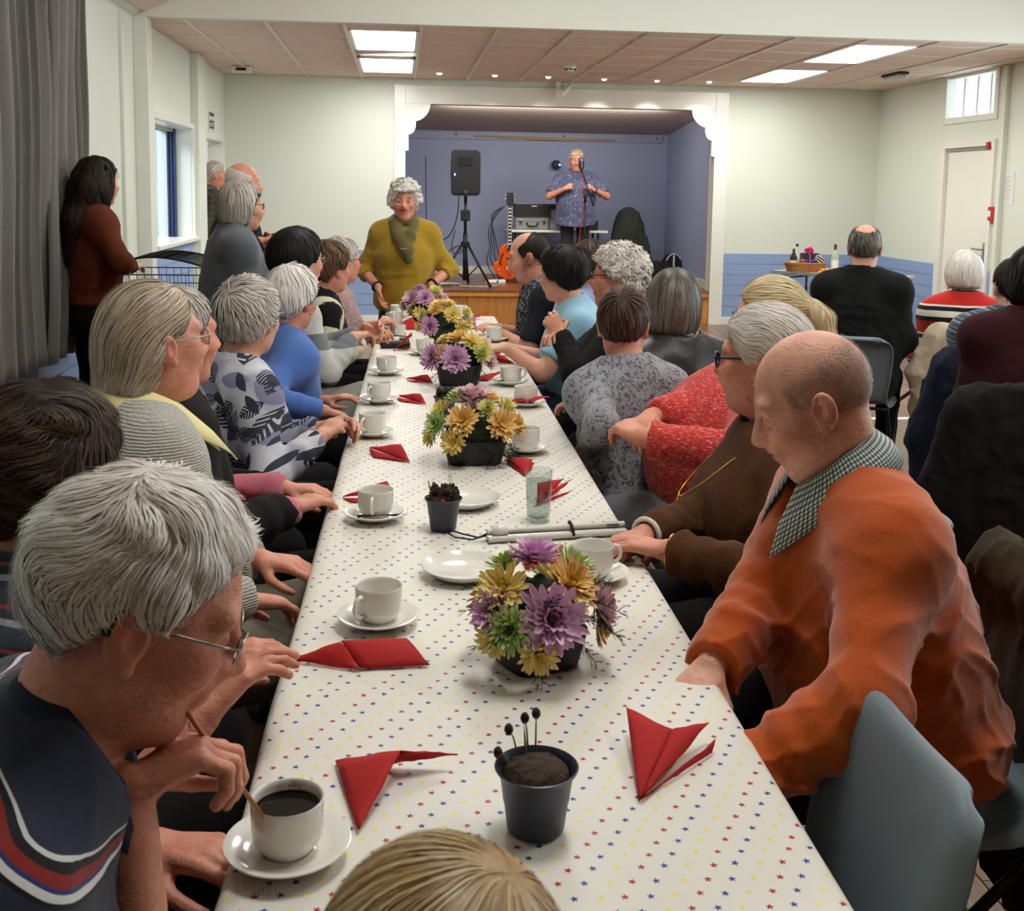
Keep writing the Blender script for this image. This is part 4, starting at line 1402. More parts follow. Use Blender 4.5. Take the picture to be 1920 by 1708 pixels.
# ------------------------------------------------------------------ hair
def make_hair(I, hr):
    """hr: style dict in head space (x right, y forward, z up, metres)"""
    S = Sdf(); dist = I['dist']
    t = hr.get('t', 0.014)
    st = hr['style']
    cen = V(0, -0.012, 0.028)
    S.ell(cen, V(0.0745 + t, 0.098 + t, 0.092 + t * hr.get('tz', 1.0)), 0.02)
    line = hr.get('line')
    if st == 'bob':
        L = hr.get('len', 0.115)
        S.ell(V(0, -0.022, 0.0 - L * 0.25), V(0.079 + t, 0.088 + t, 0.085 + L * 0.35), 0.03)
        line = line or [(-0.13, -L), (-0.02, -L), (0.022, -L * 0.9), (0.045, 0.0), (0.070, 0.050), (0.1, 0.066)]
    elif st == 'long':
        S.ell(V(0, -0.03, -0.03), V(0.080 + t, 0.085 + t, 0.11), 0.03)
        S.chain([V(0, -0.075, -0.06), V(0.01, -0.12, -0.22), V(-0.01, -0.13, -0.42)], [0.075, 0.070, 0.045], 0.05)
        S.cap(V(-0.05, -0.03, -0.06), V(-0.09, -0.07, -0.34), 0.045, 0.03, 0.05)
        S.cap(V(0.05, -0.03, -0.06), V(0.06, -0.06, -0.30), 0.045, 0.02, 0.05)
        line = line or [(-0.2, -0.6), (0.0, -0.6), (0.025, -0.10), (0.045, 0.0), (0.070, 0.052), (0.1, 0.07)]
    elif st == 'mullet':
        S.ell(V(0, -0.045, -0.030), V(0.080 + t * 0.5, 0.070 + t, 0.090), 0.03)
        S.ell(V(0, -0.078, -0.090), V(0.076, 0.046, 0.034), 0.03)
        line = line or [(-0.2, -0.128), (-0.045, -0.122), (-0.03, -0.05), (-0.012, 0.012), (0.03, 0.016), (0.048, 0.035), (0.072, 0.075), (0.1, 0.1)]
    elif st == 'pony':
        S.cap(V(0, -0.105, 0.035), V(0, -0.135, 0.03), 0.03, 0.024, 0.02)
        S.chain([V(0, -0.135, 0.03), V(0.0, -0.165, 0.0), V(0.0, -0.17, -0.07), V(0.0, -0.155, -0.15), V(0.0, -0.14, -0.21)], [0.024, 0.032, 0.036, 0.028, 0.01], 0.02)
        line = line or [(-0.3, -0.3), (-0.125, -0.3), (-0.10, -0.055), (-0.05, -0.035), (0.0, -0.005), (0.05, 0.03), (0.072, 0.058), (0.1, 0.07)]
    else:
        line = line or [(-0.13, -0.085), (-0.06, -0.068), (-0.02, -0.010), (0.02, 0.0), (0.045, 0.024), (0.068, 0.058), (0.1, 0.072)]
    if hr.get('vol'):
        for c, r in hr['vol']: S.ell(V(*c), V(*r), 0.03)
    lump = hr.get('lump', 0.0)
    if lump:
        fr = hr.get('lfr', 90)
        S.dis(lambda X, Y, Z: -lump * np.abs(wob(X, Y, Z, fr, hr.get('seed', 1))) + lump * 0.5 * wob(X, Y, Z, fr * 0.5, 2))
    ly = np.array([p[0] for p in line]); lz = np.array([p[1] for p in line])
    S.cut(lambda X, Y, Z: (np.interp(Y, ly, lz) - Z) * 0.8 + 0.004 * wob(X, Y, Z, 120, 4))
    tp_ = t * hr.get('taper', 0.85)
    if hr.get('cap', True): S.dis(lambda X, Y, Z: tp_ * np.exp(-np.maximum(Z - np.interp(Y, ly, lz), 0.0) / 0.016))
    if hr.get('bald'):           # bare crown: remove a dome from the top
        c, r = hr['bald']; S.ell(V(*c), V(*r), 0.008, '-')
    h = float(np.clip(dist * 0.0022, 0.0040, 0.008))
    v, q = S.mesh(h)
    parts = [(v, q)] if hr.get('cap', True) else []; var = [RNG.uniform(0.25, 0.5, len(v))] if parts else []
    n = hr.get('n')
    if n is None: n = int(np.clip(4800 / max(dist, 1.0), 380, 3400))
    ln = hr.get('length', 0.07); m = hr.get('seg', 5 if dist < 4 else 3)
    wd = hr.get('wd', float(np.clip(0.00075 * dist, 0.0011, 0.006)))
    if n and len(v):
        c0 = v[RNG.integers(0, len(v), n)]
        f0, g = S.grad(c0)
        ok = ((c0 - cen) * g).sum(1) > -0.02
        c0, g = c0[ok], g[ok]; n = len(c0)
        p = c0 - g * f0[ok][:, None]
        crown = V(*hr.get('crown', (0.0, -0.045, 0.13)))
        pts = [p]; nr = [g]
        rnd = RNG.uniform(0, 1, n)
        clm = 0.5 + 0.5 * wob(p[:, 0], p[:, 1], p[:, 2], hr.get('clf', 210), 5)
        rnd = np.clip(0.45 * rnd + 0.55 * clm, 0, 1); lens = ln * RNG.uniform(0.6, 1.15, n)
        curl = hr.get('curl', 0.25); cf = hr.get('cf', 60)
        sd = RNG.uniform(0, 6.28, (n, 3)); hang_r = RNG.uniform(-0.012, 0.012, n) * (1 if hr.get('cap', True) else 0.3)
        for j in range(m):
            fl = hr.get('flow', 'crown')
            if fl == 'crown': dv = unit_rows(p - crown) + V(0, 0, -0.35)
            elif fl == 'back': dv = np.tile(V(0, -1, -0.35), (n, 1)) + V(0, 0, -1) * np.clip(-(p[:, 1:2]) / 0.06, 0, 1.6)
            elif fl == 'down': dv = unit_rows(p - crown) * np.clip((p[:, 2:3] - 0.03) / 0.06, 0.1, 1) + V(0, 0, -1.0)
            elif fl == 'fwd': dv = np.tile(V(0.1, 1, -0.3), (n, 1)) + unit_rows(p - crown)
            elif fl == 'tail':
                tgt = V(0, -0.14, 0.04); dv = np.where((p[:, 1:2] > -0.125), unit_rows(tgt - p), V(0, -0.05, -1.0))
            else: dv = np.tile(V(*fl), (n, 1)) + V(0, 0, -0.5) * np.clip(-(p[:, 2:3] - 0.05) / 0.05, 0, 2)
            dv = dv + curl * np.sin(p[:, [1, 2, 0]] * cf + sd[:, :] * hr.get('rand', 0.35) + 2.1 * np.sin(p[:, [2, 0, 1]] * cf * 0.6))
            g = nr[-1]
            dv = unit_rows(dv - g * (dv * g).sum(1, keepdims=True))
            p = p + dv * (lens / m)[:, None]
            f0, g = S.grad(p)
            lift = hr.get('lift', 0.004) * ((j + 1) / m) * (0.3 + 1.4 * rnd) + 0.0008
            f0 = np.clip(f0, -0.02, 0.012)
            p = p - g * (f0 - lift)[:, None]
            over = (np.interp(p[:, 1], ly, lz) - p[:, 2]) > hr.get('hang', 0.012) + hang_r
            p = np.where(over[:, None], pts[-1] + (p - pts[-1]) * 0.12, p)
            pts.append(p); nr.append(g)
        A = np.stack(pts, 1); G = np.stack(nr, 1)
        tg = np.gradient(A, axis=1); tg = unit_rows(tg.reshape(-1, 3)).reshape(A.shape)
        sv = np.cross(tg, G); sv = unit_rows(sv.reshape(-1, 3)).reshape(A.shape)
        s = np.linspace(0, 1, m + 1)
        hw = wd * (1 - 0.85 * s ** 2)[None, :, None] * (0.6 + 0.8 * rnd)[:, None, None]
        Lf, Rt = A - sv * hw, A + sv * hw
        Md = A + G * hw * 0.7
        W3 = np.stack([Lf, Rt], 2).reshape(-1, 3)
        base = (np.arange(n)[:, None] * (m + 1) + np.arange(m)[None, :]).reshape(-1) * 2
        Q = np.stack([base, base + 1, base + 3, base + 2], 1)
        parts.append((W3, Q))
        vv = np.clip(rnd[:, None] * 0.75 + 0.25 * s[None, :], 0, 1)
        var.append(np.repeat(vv.reshape(-1), 2))
    v, q = join_vq(parts)
    v = I['Hc'] + (v * I['hs']) @ I['Rh'].T - I['dz']
    me = fast_mesh('hair', v, q)
    a = me.attributes.new('var', 'FLOAT', 'POINT'); a.data.foreach_set('value', np.concatenate(var).astype(np.float32))
    o = put('hair', me, hr['mat'], I['root'])
    o['label'] = hr.get('label', 'hair')
    return o


def unit_rows(a):
    return a / np.maximum(np.linalg.norm(a, axis=1, keepdims=True), 1e-9)


# ------------------------------------------------------------------ things people wear
def head_pt(I, x, y, z): return I['Hc'] + I['Rh'] @ (V(x, y, z) * I['hs']) - I['dz']


def glasses(mat, lens=True, half=False, dark=False, r=0.0014, w=0.021, hgt=0.016):
    def fn(I):
        g = MB()
        for sx in (-1, 1):
            ring = [head_pt(I, sx * 0.032 + w * math.cos(a), 0.103 - 0.006 * abs(math.cos(a)) * (1 if sx * math.cos(a) > 0 else 0), 0.002 + hgt * math.sin(a)) for a in np.linspace(0, 2 * math.pi, 20)[:-1]]
            g.tube(ring, r, 6, closed=True)
            g.tube([head_pt(I, sx * 0.053, 0.098, 0.008), head_pt(I, sx * 0.069, 0.075, 0.010), head_pt(I, sx * 0.0765, 0.02, 0.009), head_pt(I, sx * 0.080, -0.015, 0.012), head_pt(I, sx * 0.079, -0.035, -0.012)], r * 1.25, 6)
        g.tube([head_pt(I, -0.012, 0.104, 0.006), head_pt(I, 0, 0.108, 0.008), head_pt(I, 0.012, 0.104, 0.006)], r, 6)
        fr = g.build('glasses', mat, I['root'], True)
        fr['label'] = 'spectacles'
        if lens:
            for sx in (-1, 1):
                v = [head_pt(I, sx * 0.032, 0.1035, 0.002)] + [head_pt(I, sx * 0.032 + w * math.cos(a), 0.103 - 0.006 * abs(math.cos(a)) * (1 if sx * math.cos(a) > 0 else 0), 0.002 + hgt * math.sin(a)) for a in np.linspace(0, 2 * math.pi, 20)[:-1]]
                f = [(0, 1 + i, 1 + (i + 1) % 19) for i in range(19)]
                o = mk('lens', v, f, M_DARKLENS if dark else M_LENS, fr, True)
                md = o.modifiers.new('thick', 'SOLIDIFY'); md.thickness = 0.001
    return fn


def collar(mat, size=1.0, open_=0.3, drop=0.07, stand=0.035, name='collar', uv=True, rad0=0.064, flare=0.026):
    def fn(I):
        N, u, fwd, sv = I['N'] - I['dz'], I['u'], I['fwd'], I['side']
        n = 30; v = []; f = []; uvs = []
        for i in range(n + 1):
            s = i / n; a = (-1 + 2 * s) * (math.pi - open_ * 0.5)      # 0 = nape, +-pi = throat
            back = math.cos(a)
            rr = rad0 * size
            ctr = N + fwd * (0.012 + 0.004)
            dirv = -fwd * math.cos(a) + sv * math.sin(a)
            front = max(0.0, (abs(a) - 1.5) / (math.pi - 1.5))
            top_ = ctr + dirv * rr + u * (stand * (1 - 0.55 * front) + 0.018 * back)
            fold_ = ctr + dirv * (rr + 0.007) + u * (stand * (1 - 0.55 * front) + 0.020 * back)
            dr = drop * (0.55 + 0.9 * front ** 1.5)
            bot = ctr + dirv * (rr + flare * (1 + 0.9 * front)) + u * (stand * (1 - 0.55 * front) - dr + 0.010 * back) + fwd * 0.02 * front
            mid = (fold_ + bot) / 2 + dirv * 0.008
            inner = ctr + dirv * (rr - 0.002) + u * (-0.03)
            v += [tuple(inner), tuple(top_), tuple(fold_), tuple(mid), tuple(bot)]
            uvs += [(s * 0.42, 0.0), (s * 0.42, 0.03), (s * 0.42, 0.035), (s * 0.42, 0.06), (s * 0.42, 0.09)]
        for i in range(n):
            for j in range(4):
                a0 = i * 5 + j; f.append((a0, a0 + 1, a0 + 6, a0 + 5))
        o = mk(name, v, f, mat, I['root'], True)
        uvl = o.data.uv_layers.new(name='UVMap')
        for lp in o.data.loops: uvl.data[lp.index].uv = uvs[lp.vertex_index]
        md = o.modifiers.new('thick', 'SOLIDIFY'); md.thickness = 0.003; md.offset = 1
    return fn


def tube_on(name, mat, pts_fn, r, closed=False, label=None, n=8):
    def fn(I):
        o = MB().tube([tuple(p) for p in pts_fn(I)], r, n, closed).build(name, mat, I['root'], True)
        if label: o['label'] = label
    return fn


def bracelet(side, mat, t=0.9, r=0.034, thick=0.005, name='bracelet', label=None):
    def pts(I):
        s0, e, wr, D, Nn, pose, show = I['joints'][side]
        c = e + (wr - e) * t - I['dz']; ax = unit(wr - e)
        a = unit(np.cross(ax, V(0.3, 0.2, 1))); b = np.cross(ax, a)
        return [c + (a * math.cos(x) + b * math.sin(x)) * r for x in np.linspace(0, 2 * math.pi, 19)[:-1]]
    return tube_on(name, mat, pts, thick, True, label)


def necklace(mat, drop=0.12, r=0.0016, pendant=None, rad0=0.075, push=0.055):
    def fn(I):
        N, u, fwd, sv = I['N'] - I['dz'], I['u'], I['fwd'], I['side']
        pts = []
        for a in np.linspace(-math.pi, math.pi, 33)[:-1]:
            f = (1 + math.cos(a)) / 2            # 1 at the front
            pts.append(tuple(N + sv * math.sin(a) * rad0 * (1 + 0.25 * f) + fwd * (0.01 + math.cos(a) * rad0 + f ** 2 * (push + 0.25 * drop)) + u * (0.03 - f ** 2 * (drop + 0.03))))
        o = MB().tube(pts, r, 6, True).build('necklace', mat, I['root'], True)
        if pendant:
            p = pts[16]
            MB().ball((p[0], p[1], p[2] - 0.012), (0.008, 0.005, 0.012)).build('pendant', pendant, o, True)
    return fn


def earring(sx, mat):
    def fn(I):
        p = head_pt(I, sx * 0.084, 0.0, -0.05)
        MB().ball(tuple(p), 0.005, 8, 6).build('earring', mat, I['root'], True)
    return fn


SKIN = dict(fair=skin_mat('fair_skin', (234, 180, 154), (208, 134, 112)), ruddy=skin_mat('ruddy_skin', (224, 160, 132), (196, 112, 92)), pale=skin_mat('pale_skin', (238, 190, 164), (216, 148, 122)))
M_EYE = None


def _eye():
    N = NT('eye'); co = N.coord()
    sep = N.n('SeparateXYZ', {0: co})
    r = N.math('SQRT', N.math('ADD', N.math('POWER', sep.outputs[0], 2.0), N.math('POWER', sep.outputs[2], 2.0)))
    N.p(Base_Color=N.ramp(N.math('MULTIPLY', r, 80.0), [(0.0, (14, 12, 12)), (0.2, (52, 42, 36)), (0.5, (214, 204, 198))], 'CONSTANT'), Roughness=0.12)
    return N.m


M_EYE = _eye()
M_LENS = glass_mat('spectacle_lens', (245, 248, 250))
M_DARKLENS = pm('dark_lens', (14, 14, 16), 0.08)
M_DARKTROUSER = fabric('black_trouser_cloth', (24, 22, 22), (17, 16, 16), mott=0.3)
M_SHOE = pm('black_leather', (24, 22, 21), 0.35)
m_gold = pm('gold', (214, 170, 84), 0.25, metal=1.0)
# ------------------------------------------------------------------ the company
H_WHITE = hair_mat('white_hair', (206, 192, 184), (240, 231, 223), (255, 252, 248))
H_SILVER = hair_mat('silver_hair', (100, 90, 84), (182, 170, 160), (240, 232, 222))
H_SILVERW = hair_mat('pale_silver_hair', (182, 168, 160), (230, 219, 210), (252, 246, 240))
H_ASH = hair_mat('ash_blond_hair', (70, 54, 42), (166, 144, 120), (244, 228, 200))
H_BLACK = hair_mat('black_hair', (9, 8, 8), (22, 18, 17), (46, 40, 38))
H_DARK = hair_mat('dark_brown_hair', (12, 8, 6), (30, 21, 15), (72, 52, 36))
H_CHEST = hair_mat('chestnut_hair', (32, 21, 16), (66, 46, 36), (116, 88, 70))
H_AUBURN = hair_mat('auburn_hair', (44, 28, 18), (88, 62, 42), (140, 108, 78))
H_GREYB = hair_mat('grey_brown_hair', (40, 35, 31), (82, 74, 66), (150, 142, 130))
H_BLOND = hair_mat('blond_hair', (140, 112, 72), (206, 180, 130), (240, 226, 190))
H_HONEY = hair_mat('honey_blond_hair', (100, 74, 42), (172, 138, 88), (226, 204, 156))
H_STUB = hair_mat('grey_stubble', (90, 74, 68), (132, 114, 106), (172, 156, 148))
H_STUBD = hair_mat('dark_stubble', (22, 17, 15), (40, 31, 27), (66, 54, 48))
m_wire = pm('thin_steel_frame', (150, 148, 142), 0.25, metal=1.0)
m_bluefr = pm('navy_spectacle_frame', (24, 32, 56), 0.25)
m_blackfr = pm('black_spectacle_frame', (16, 16, 18), 0.25)

# clothes
c_polo = stripes('navy_striped_polo', [(0.0, (40, 44, 62)), (0.50, (20, 20, 26)), (0.54, (214, 212, 208)), (0.60, (40, 54, 110)), (0.63, (132, 34, 30)), (0.71, (22, 22, 28)), (0.76, (204, 204, 200)), (0.785, (40, 44, 62))], 0.105, slope=(0.0, 0.85), wob=0.012)
c_navycollar = fabric('navy_pique', (40, 46, 66), (30, 34, 50))
c_greycard = fabric('grey_chunky_knit', (192, 187, 178), (150, 146, 138), knit=(60, 0.55), mscale=40)
c_yellow = fabric('pale_yellow_shirt', (232, 220, 158), (216, 202, 138), mott=0.2)
c_blackjkt = fabric('black_jacket_wool', (26, 21, 20), (18, 15, 15), mott=0.4)
c_pink = fabric('rose_pink_shirt', (196, 112, 128), (176, 92, 110), mott=0.25)
c_blue = fabric('cornflower_knit', (84, 120, 192), (62, 96, 166), mscale=200, mott=0.4)
c_pinkfuzz = fabric('pink_mohair', (204, 174, 168), (150, 118, 112), mscale=140, mott=0.9, knit=(30, 0.6))
c_vest = fabric('black_vest_knit', (22, 19, 18), (15, 13, 13))
c_greylong = fabric('grey_melange_knit', (104, 108, 112), (76, 80, 84), mscale=120, mott=0.7)
c_navy = fabric('dark_navy_knit', (26, 30, 42), (18, 21, 30))
c_rust = fabric('rust_sweater', (108, 50, 26), (76, 33, 18), mscale=100)
c_mustard = fabric('mustard_knit', (172, 138, 34), (144, 110, 22), mscale=220, mott=0.4)
c_orange = fabric('burnt_orange_lambswool', (200, 88, 12), (162, 64, 8), mscale=240, mott=0.5, sheen=0.4)
c_brown = fabric('brown_melange_knit', (112, 70, 40), (70, 42, 24), mscale=150, mott=0.9)
c_leather = pm('dark_brown_leather', (38, 32, 26), 0.42, bump=(40, 0.35), vary=(10, (26, 22, 18), 0.7))
c_black = fabric('black_knit', (22, 20, 20), (15, 14, 14))
c_sky = fabric('sky_blue_jersey', (158, 200, 222), (136, 182, 208), mott=0.4, mscale=14)
c_lav = stripes('lavender_check_shirt', [(0.0, (168, 172, 202)), (0.7, (140, 146, 184))], 0.012, wob=0.004)
c_blackcoat = fabric('black_fleece', (22, 24, 21), (15, 16, 14), mscale=90)
c_redstripe = stripes('red_black_white_stripe_knit', [(0.0, (196, 40, 30)), (0.30, (30, 26, 26)), (0.45, (228, 222, 210)), (0.66, (30, 26, 26)), (0.80, (228, 222, 210)), (0.86, (196, 40, 30))], 0.165, wob=0.01, offset=0.025)
c_bluestripe = stripes('blue_grey_stripe_knit', [(0.0, (74, 84, 102)), (0.3, (134, 142, 152)), (0.5, (52, 60, 76)), (0.72, (120, 128, 140)), (0.86, (60, 68, 84))], 0.045, slope=(0.25, 0.0), wob=0.01)
c_maroon = fabric('dark_maroon_wool', (58, 20, 26), (38, 13, 17))
c_stripecard = stripes('grey_white_block_stripe_knit', [(0.0, (196, 194, 188)), (0.38, (120, 124, 128)), (0.72, (206, 204, 198))], 0.20, slope=(0.0, 0.0), wob=0.012, offset=0.03)
c_floral = None


def floral():
    """jersey printed with fern fronds and plain leaves"""
    N = NT('leaf_print_jersey'); co = N.coord(); sep = N.n('SeparateXYZ', {0: co}); M_ = N.math
    nz = N.noise(co, 9, 3)
    out = N.ramp(nz.outputs[0], [(0.35, (208, 208, 210)), (0.5, (194, 194, 202)), (0.62, (160, 160, 178))])
    px = M_('ADD', M_('MULTIPLY', sep.outputs[0], 0.8), M_('MULTIPLY', sep.outputs[1], 0.6)); pz = sep.outputs[2]
    for S_, off, col, fern in ((8.0, 3.1, (132, 132, 156), False), (9.0, 0.0, (56, 60, 74), True), (12.0, 7.7, (44, 48, 60), True), (13.0, 5.3, (54, 58, 72), False)):
        q = N.n('CombineXYZ', {0: M_('ADD', M_('MULTIPLY', px, S_), off), 1: M_('MULTIPLY', pz, S_), 2: 0.0})
        v = N.n('TexVoronoi', {'Vector': q.outputs[0], 'Scale': 1.0, 'Randomness': 0.7}, voronoi_dimensions='2D')
        l = N.n('VectorMath', {0: q.outputs[0], 1: v.outputs['Position']}, operation='SUBTRACT'); ls = N.n('SeparateXYZ', {0: l.outputs[0]})
        cc = N.n('SeparateColor', {0: v.outputs['Color']})
        a = M_('MULTIPLY', cc.outputs[0], 6.283); ca, sa = M_('COSINE', a), M_('SINE', a)
        u = M_('ABSOLUTE', M_('ADD', M_('MULTIPLY', ls.outputs[0], ca), M_('MULTIPLY', ls.outputs[1], sa)))
        w = M_('SUBTRACT', M_('MULTIPLY', ls.outputs[1], ca), M_('MULTIPLY', ls.outputs[0], sa))
        env = M_('SUBTRACT', 1.0, M_('POWER', M_('ABSOLUTE', M_('DIVIDE', w, 0.46)), 2.0))
        m = M_('LESS_THAN', u, M_('MULTIPLY', env, 0.27 if fern else 0.17))
        if fern:
            saw = M_('GREATER_THAN', M_('FRACT', M_('SUBTRACT', M_('MULTIPLY', w, 8.0), M_('MULTIPLY', u, 6.0))), 0.36)
            m = M_('MULTIPLY', m, M_('MAXIMUM', saw, M_('LESS_THAN', u, 0.02)))
        m = M_('MULTIPLY', m, M_('GREATER_THAN', cc.outputs[1], 0.35))
        out = N.mix(m, out, col)
    N.p(Base_Color=out, Roughness=0.85)
    N.set(N.b, 'Specular IOR Level', 0.2)
    return N.m


c_floral = floral()
c_leop = spots('grey_leopard_knit', None, [(0.0, (46, 46, 50)), (0.10, (52, 52, 56)), (0.16, (150, 150, 156)), (0.24, (58, 58, 62)), (0.33, (62, 62, 66)), (0.42, (144, 144, 150)), (1.0, (158, 158, 164))], 44, dist=1.2)
c_singer = spots('blue_shirt_white_print', None, [(0.0, (214, 216, 224)), (0.16, (196, 200, 212)), (0.26, (92, 98, 126)), (1.0, (74, 80, 108))], 30, dist=1.6)
c_skirt = spots('black_skirt_pale_print', None, [(0.0, (190, 186, 168)), (0.20, (168, 164, 146)), (0.30, (30, 28, 26)), (1.0, (24, 22, 20))], 26, dist=1.6)


def coral():
    N = NT('coral_heather_knit')
    c = N.coord('Object', scale=(34, 34, 150), rot=(0.5, 0.25, 0))
    nz = N.noise(c, 2.0, 4, 0.7)
    N.p(Base_Color=N.ramp(nz.outputs[0], [(0.36, (172, 34, 34)), (0.52, (200, 54, 50)), (0.62, (224, 128, 118)), (0.72, (238, 200, 190))]), Roughness=0.85)
    N.set(N.b, 'Specular IOR Level', 0.2); N.set(N.b, 'Sheen Weight', 0.2)
    N.bump(nz.outputs[0], 0.3, 0.002)
    return N.m


def plaid():
    N = NT('dark_green_plaid'); co = N.coord(); sep = N.n('SeparateXYZ', {0: co})
    a = N.math('LESS_THAN', N.math('FRACT', N.math('MULTIPLY', sep.outputs[0], 16.0)), 0.18)
    b = N.math('LESS_THAN', N.math('FRACT', N.math('MULTIPLY', sep.outputs[2], 16.0)), 0.18)
    N.p(Base_Color=N.mix(a, N.mix(b, (44, 44, 34), (86, 76, 48)), (78, 62, 40)), Roughness=0.9)
    return N.m


def band_print():
    """black t-shirt with a distressed pale print down the front"""
    N = NT('black_printed_jersey'); co = N.coord()
    sep = N.n('SeparateXYZ', {0: co})
    nz = N.noise(N.coord('Object', scale=(1, 1, 2.4)), 34, 5, 0.75, 0.8)
    fm = N.math('GREATER_THAN', sep.outputs[1], 0.035)
    xm = N.math('LESS_THAN', N.math('ABSOLUTE', sep.outputs[0]), 0.17)
    k = N.math('MULTIPLY', N.math('MULTIPLY', fm, xm), N.math('GREATER_THAN', nz.outputs[0], 0.53))
    N.p(Base_Color=N.mix(k, (30, 33, 38), (134, 142, 150)), Roughness=0.85)
    N.set(N.b, 'Specular IOR Level', 0.2)
    return N.m


c_coral, c_plaid, c_band = coral(), plaid(), band_print()
b_khaki = fabric('khaki_trousers', (120, 112, 94), (100, 92, 76), mott=0.3)
b_grey = fabric('grey_trousers', (120, 122, 128), (98, 100, 108), mott=0.3)
b_denim = fabric('dark_denim', (44, 52, 66), (34, 40, 52))
ging = gingham('green_white_check', (226, 228, 220), (120, 134, 128), (56, 66, 66), 190)
SEATS = []


def sit(label, head, facing, gaze, cf=None, **kw):
    I = person(label, head, facing, gaze, **kw)
    o = I['root'].location
    SEATS.append((o.x, o.y, facing if cf is None else cf, I))
    return I


def scarf(I):
    N, u, fwd, sv = I['N'], I['u'], I['fwd'], I['side']
    m = fabric('olive_scarf', (112, 100, 58), (84, 74, 42), mscale=70)
    S = Sdf()
    ring = [N + sv * 0.078 * math.sin(a) + fwd * (0.012 - 0.075 * math.cos(a)) + u * (0.035 - 0.03 * (1 - math.cos(a)) / 2) for a in np.linspace(0.0, 2 * math.pi, 17)]
    S.chain(ring, [0.024] * 17, 0.012)
    S.chain([N + sv * 0.07 + fwd * 0.07, N + sv * 0.03 + fwd * 0.15 - u * 0.09, N - sv * 0.015 + fwd * 0.185 - u * 0.17, N - sv * 0.03 + fwd * 0.19 - u * 0.23], [0.034, 0.045, 0.048, 0.036], 0.02)
    S.chain([N - sv * 0.07 + fwd * 0.07, N - sv * 0.04 + fwd * 0.15 - u * 0.08, N - sv * 0.0 + fwd * 0.18 - u * 0.16], [0.030, 0.036, 0.030], 0.02)
    S.dis(lambda X, Y, Z: -0.006 * crease(X, Y, Z, 40, 3))
    v, q = S.mesh(0.011)
    put('scarf', fast_mesh('scarf', v, q), m, I['root'])
    MB().box(tuple(N + fwd * 0.235 - u * 0.16), (0.045, 0.006, 0.010), bev=0.002).build('brooch', m_chrome, I['root'])


old = dict(jowl=True, nose=1.12)

# ---- left side of the table, from the camera to the stage
sit('white-haired man in navy striped polo bent over a black coffee', (-0.266, 1.150, 1.092), 14, 12, pitch=-26, lean=40, hz=0.56, w=1.12, d=1.1, belly=0.03, hs=1.04, skin=SKIN['ruddy'], neckf=0.035, lodk=0.8,
    face=dict(old, beard=(0.95, 0.9, 0.88)), eyes=False, top=dict(mat=c_polo, sleeve=0.92, crease=0.010, name='polo_shirt', inf=0.016, neck=0.072), bottom=dict(mat=b_denim),
    hair=dict(style='short', t=0.017, mat=H_WHITE, flow='crown', crown=(0.0, -0.06, 0.125), length=0.065, curl=0.7, cf=38, rand=0.12, lift=0.008, n=6500, wd=0.0007, seg=6, lump=0.007, lfr=55, line=[(-0.13, -0.085), (-0.06, -0.06), (-0.03, 0.0), (0.02, 0.012), (0.04, 0.038), (0.062, 0.075), (0.1, 0.10)]),
    RH=dict(w=(-0.275, 1.10, 0.915), pose='hold', wdir=(0.75, 0.45, 0.25), nrm=(0.2, -0.2, -0.9), pole=(0.5, -0.3, -0.9)),
    LH=dict(w=(-0.30, 1.34, 0.70), pose='relax', pole=(-0.6, -0.5, -0.5)),
    extras=[glasses(m_wire, r=0.0012), collar(c_navycollar, 1.1, 0.9, 0.06), tube_on('hearing_aid', m_black, lambda I: [head_pt(I, 0.080, -0.020, 0.025), head_pt(I, 0.083, -0.030, 0.012), head_pt(I, 0.082, -0.032, -0.008)], 0.006)])

sit('dark-haired woman in a striped top at the left edge of the picture', (-0.530, 1.707, 1.082), 35, 58, pitch=-6, lean=12, w=1.0, bust=1.0, skin=SKIN['ruddy'], lodk=1.5,
    face=dict(), top=dict(mat=stripes('charcoal_pinstripe_top', [(0.0, (52, 60, 76)), (0.45, (150, 150, 150)), (0.6, (40, 44, 56)), (0.82, (132, 60, 52)), (0.92, (40, 44, 56))], 0.04), sleeve=0.8, name='striped_top', hmin=0.009), bottom=dict(mat=M_DARKTROUSER),
    hair=dict(style='short', t=0.032, mat=hair_mat('warm_dark_hair', (20, 13, 9), (50, 36, 26), (112, 86, 62)), flow='crown', length=0.07, curl=0.9, cf=34, rand=0.15, lift=0.006, lump=0.010, lfr=50, n=4500, wd=0.0008, seg=6, line=[(-0.14, -0.105), (-0.06, -0.09), (-0.01, -0.05), (0.03, -0.02), (0.05, 0.015), (0.075, 0.05), (0.12, 0.055)]),
    RH=dict(w=(-0.27, 1.49, 0.80), pose='relax', nrm=(0.2, -0.2, -1), pole=(0.4, -0.5, -0.7)), LH=dict(w=(-0.32, 1.85, 0.72)))

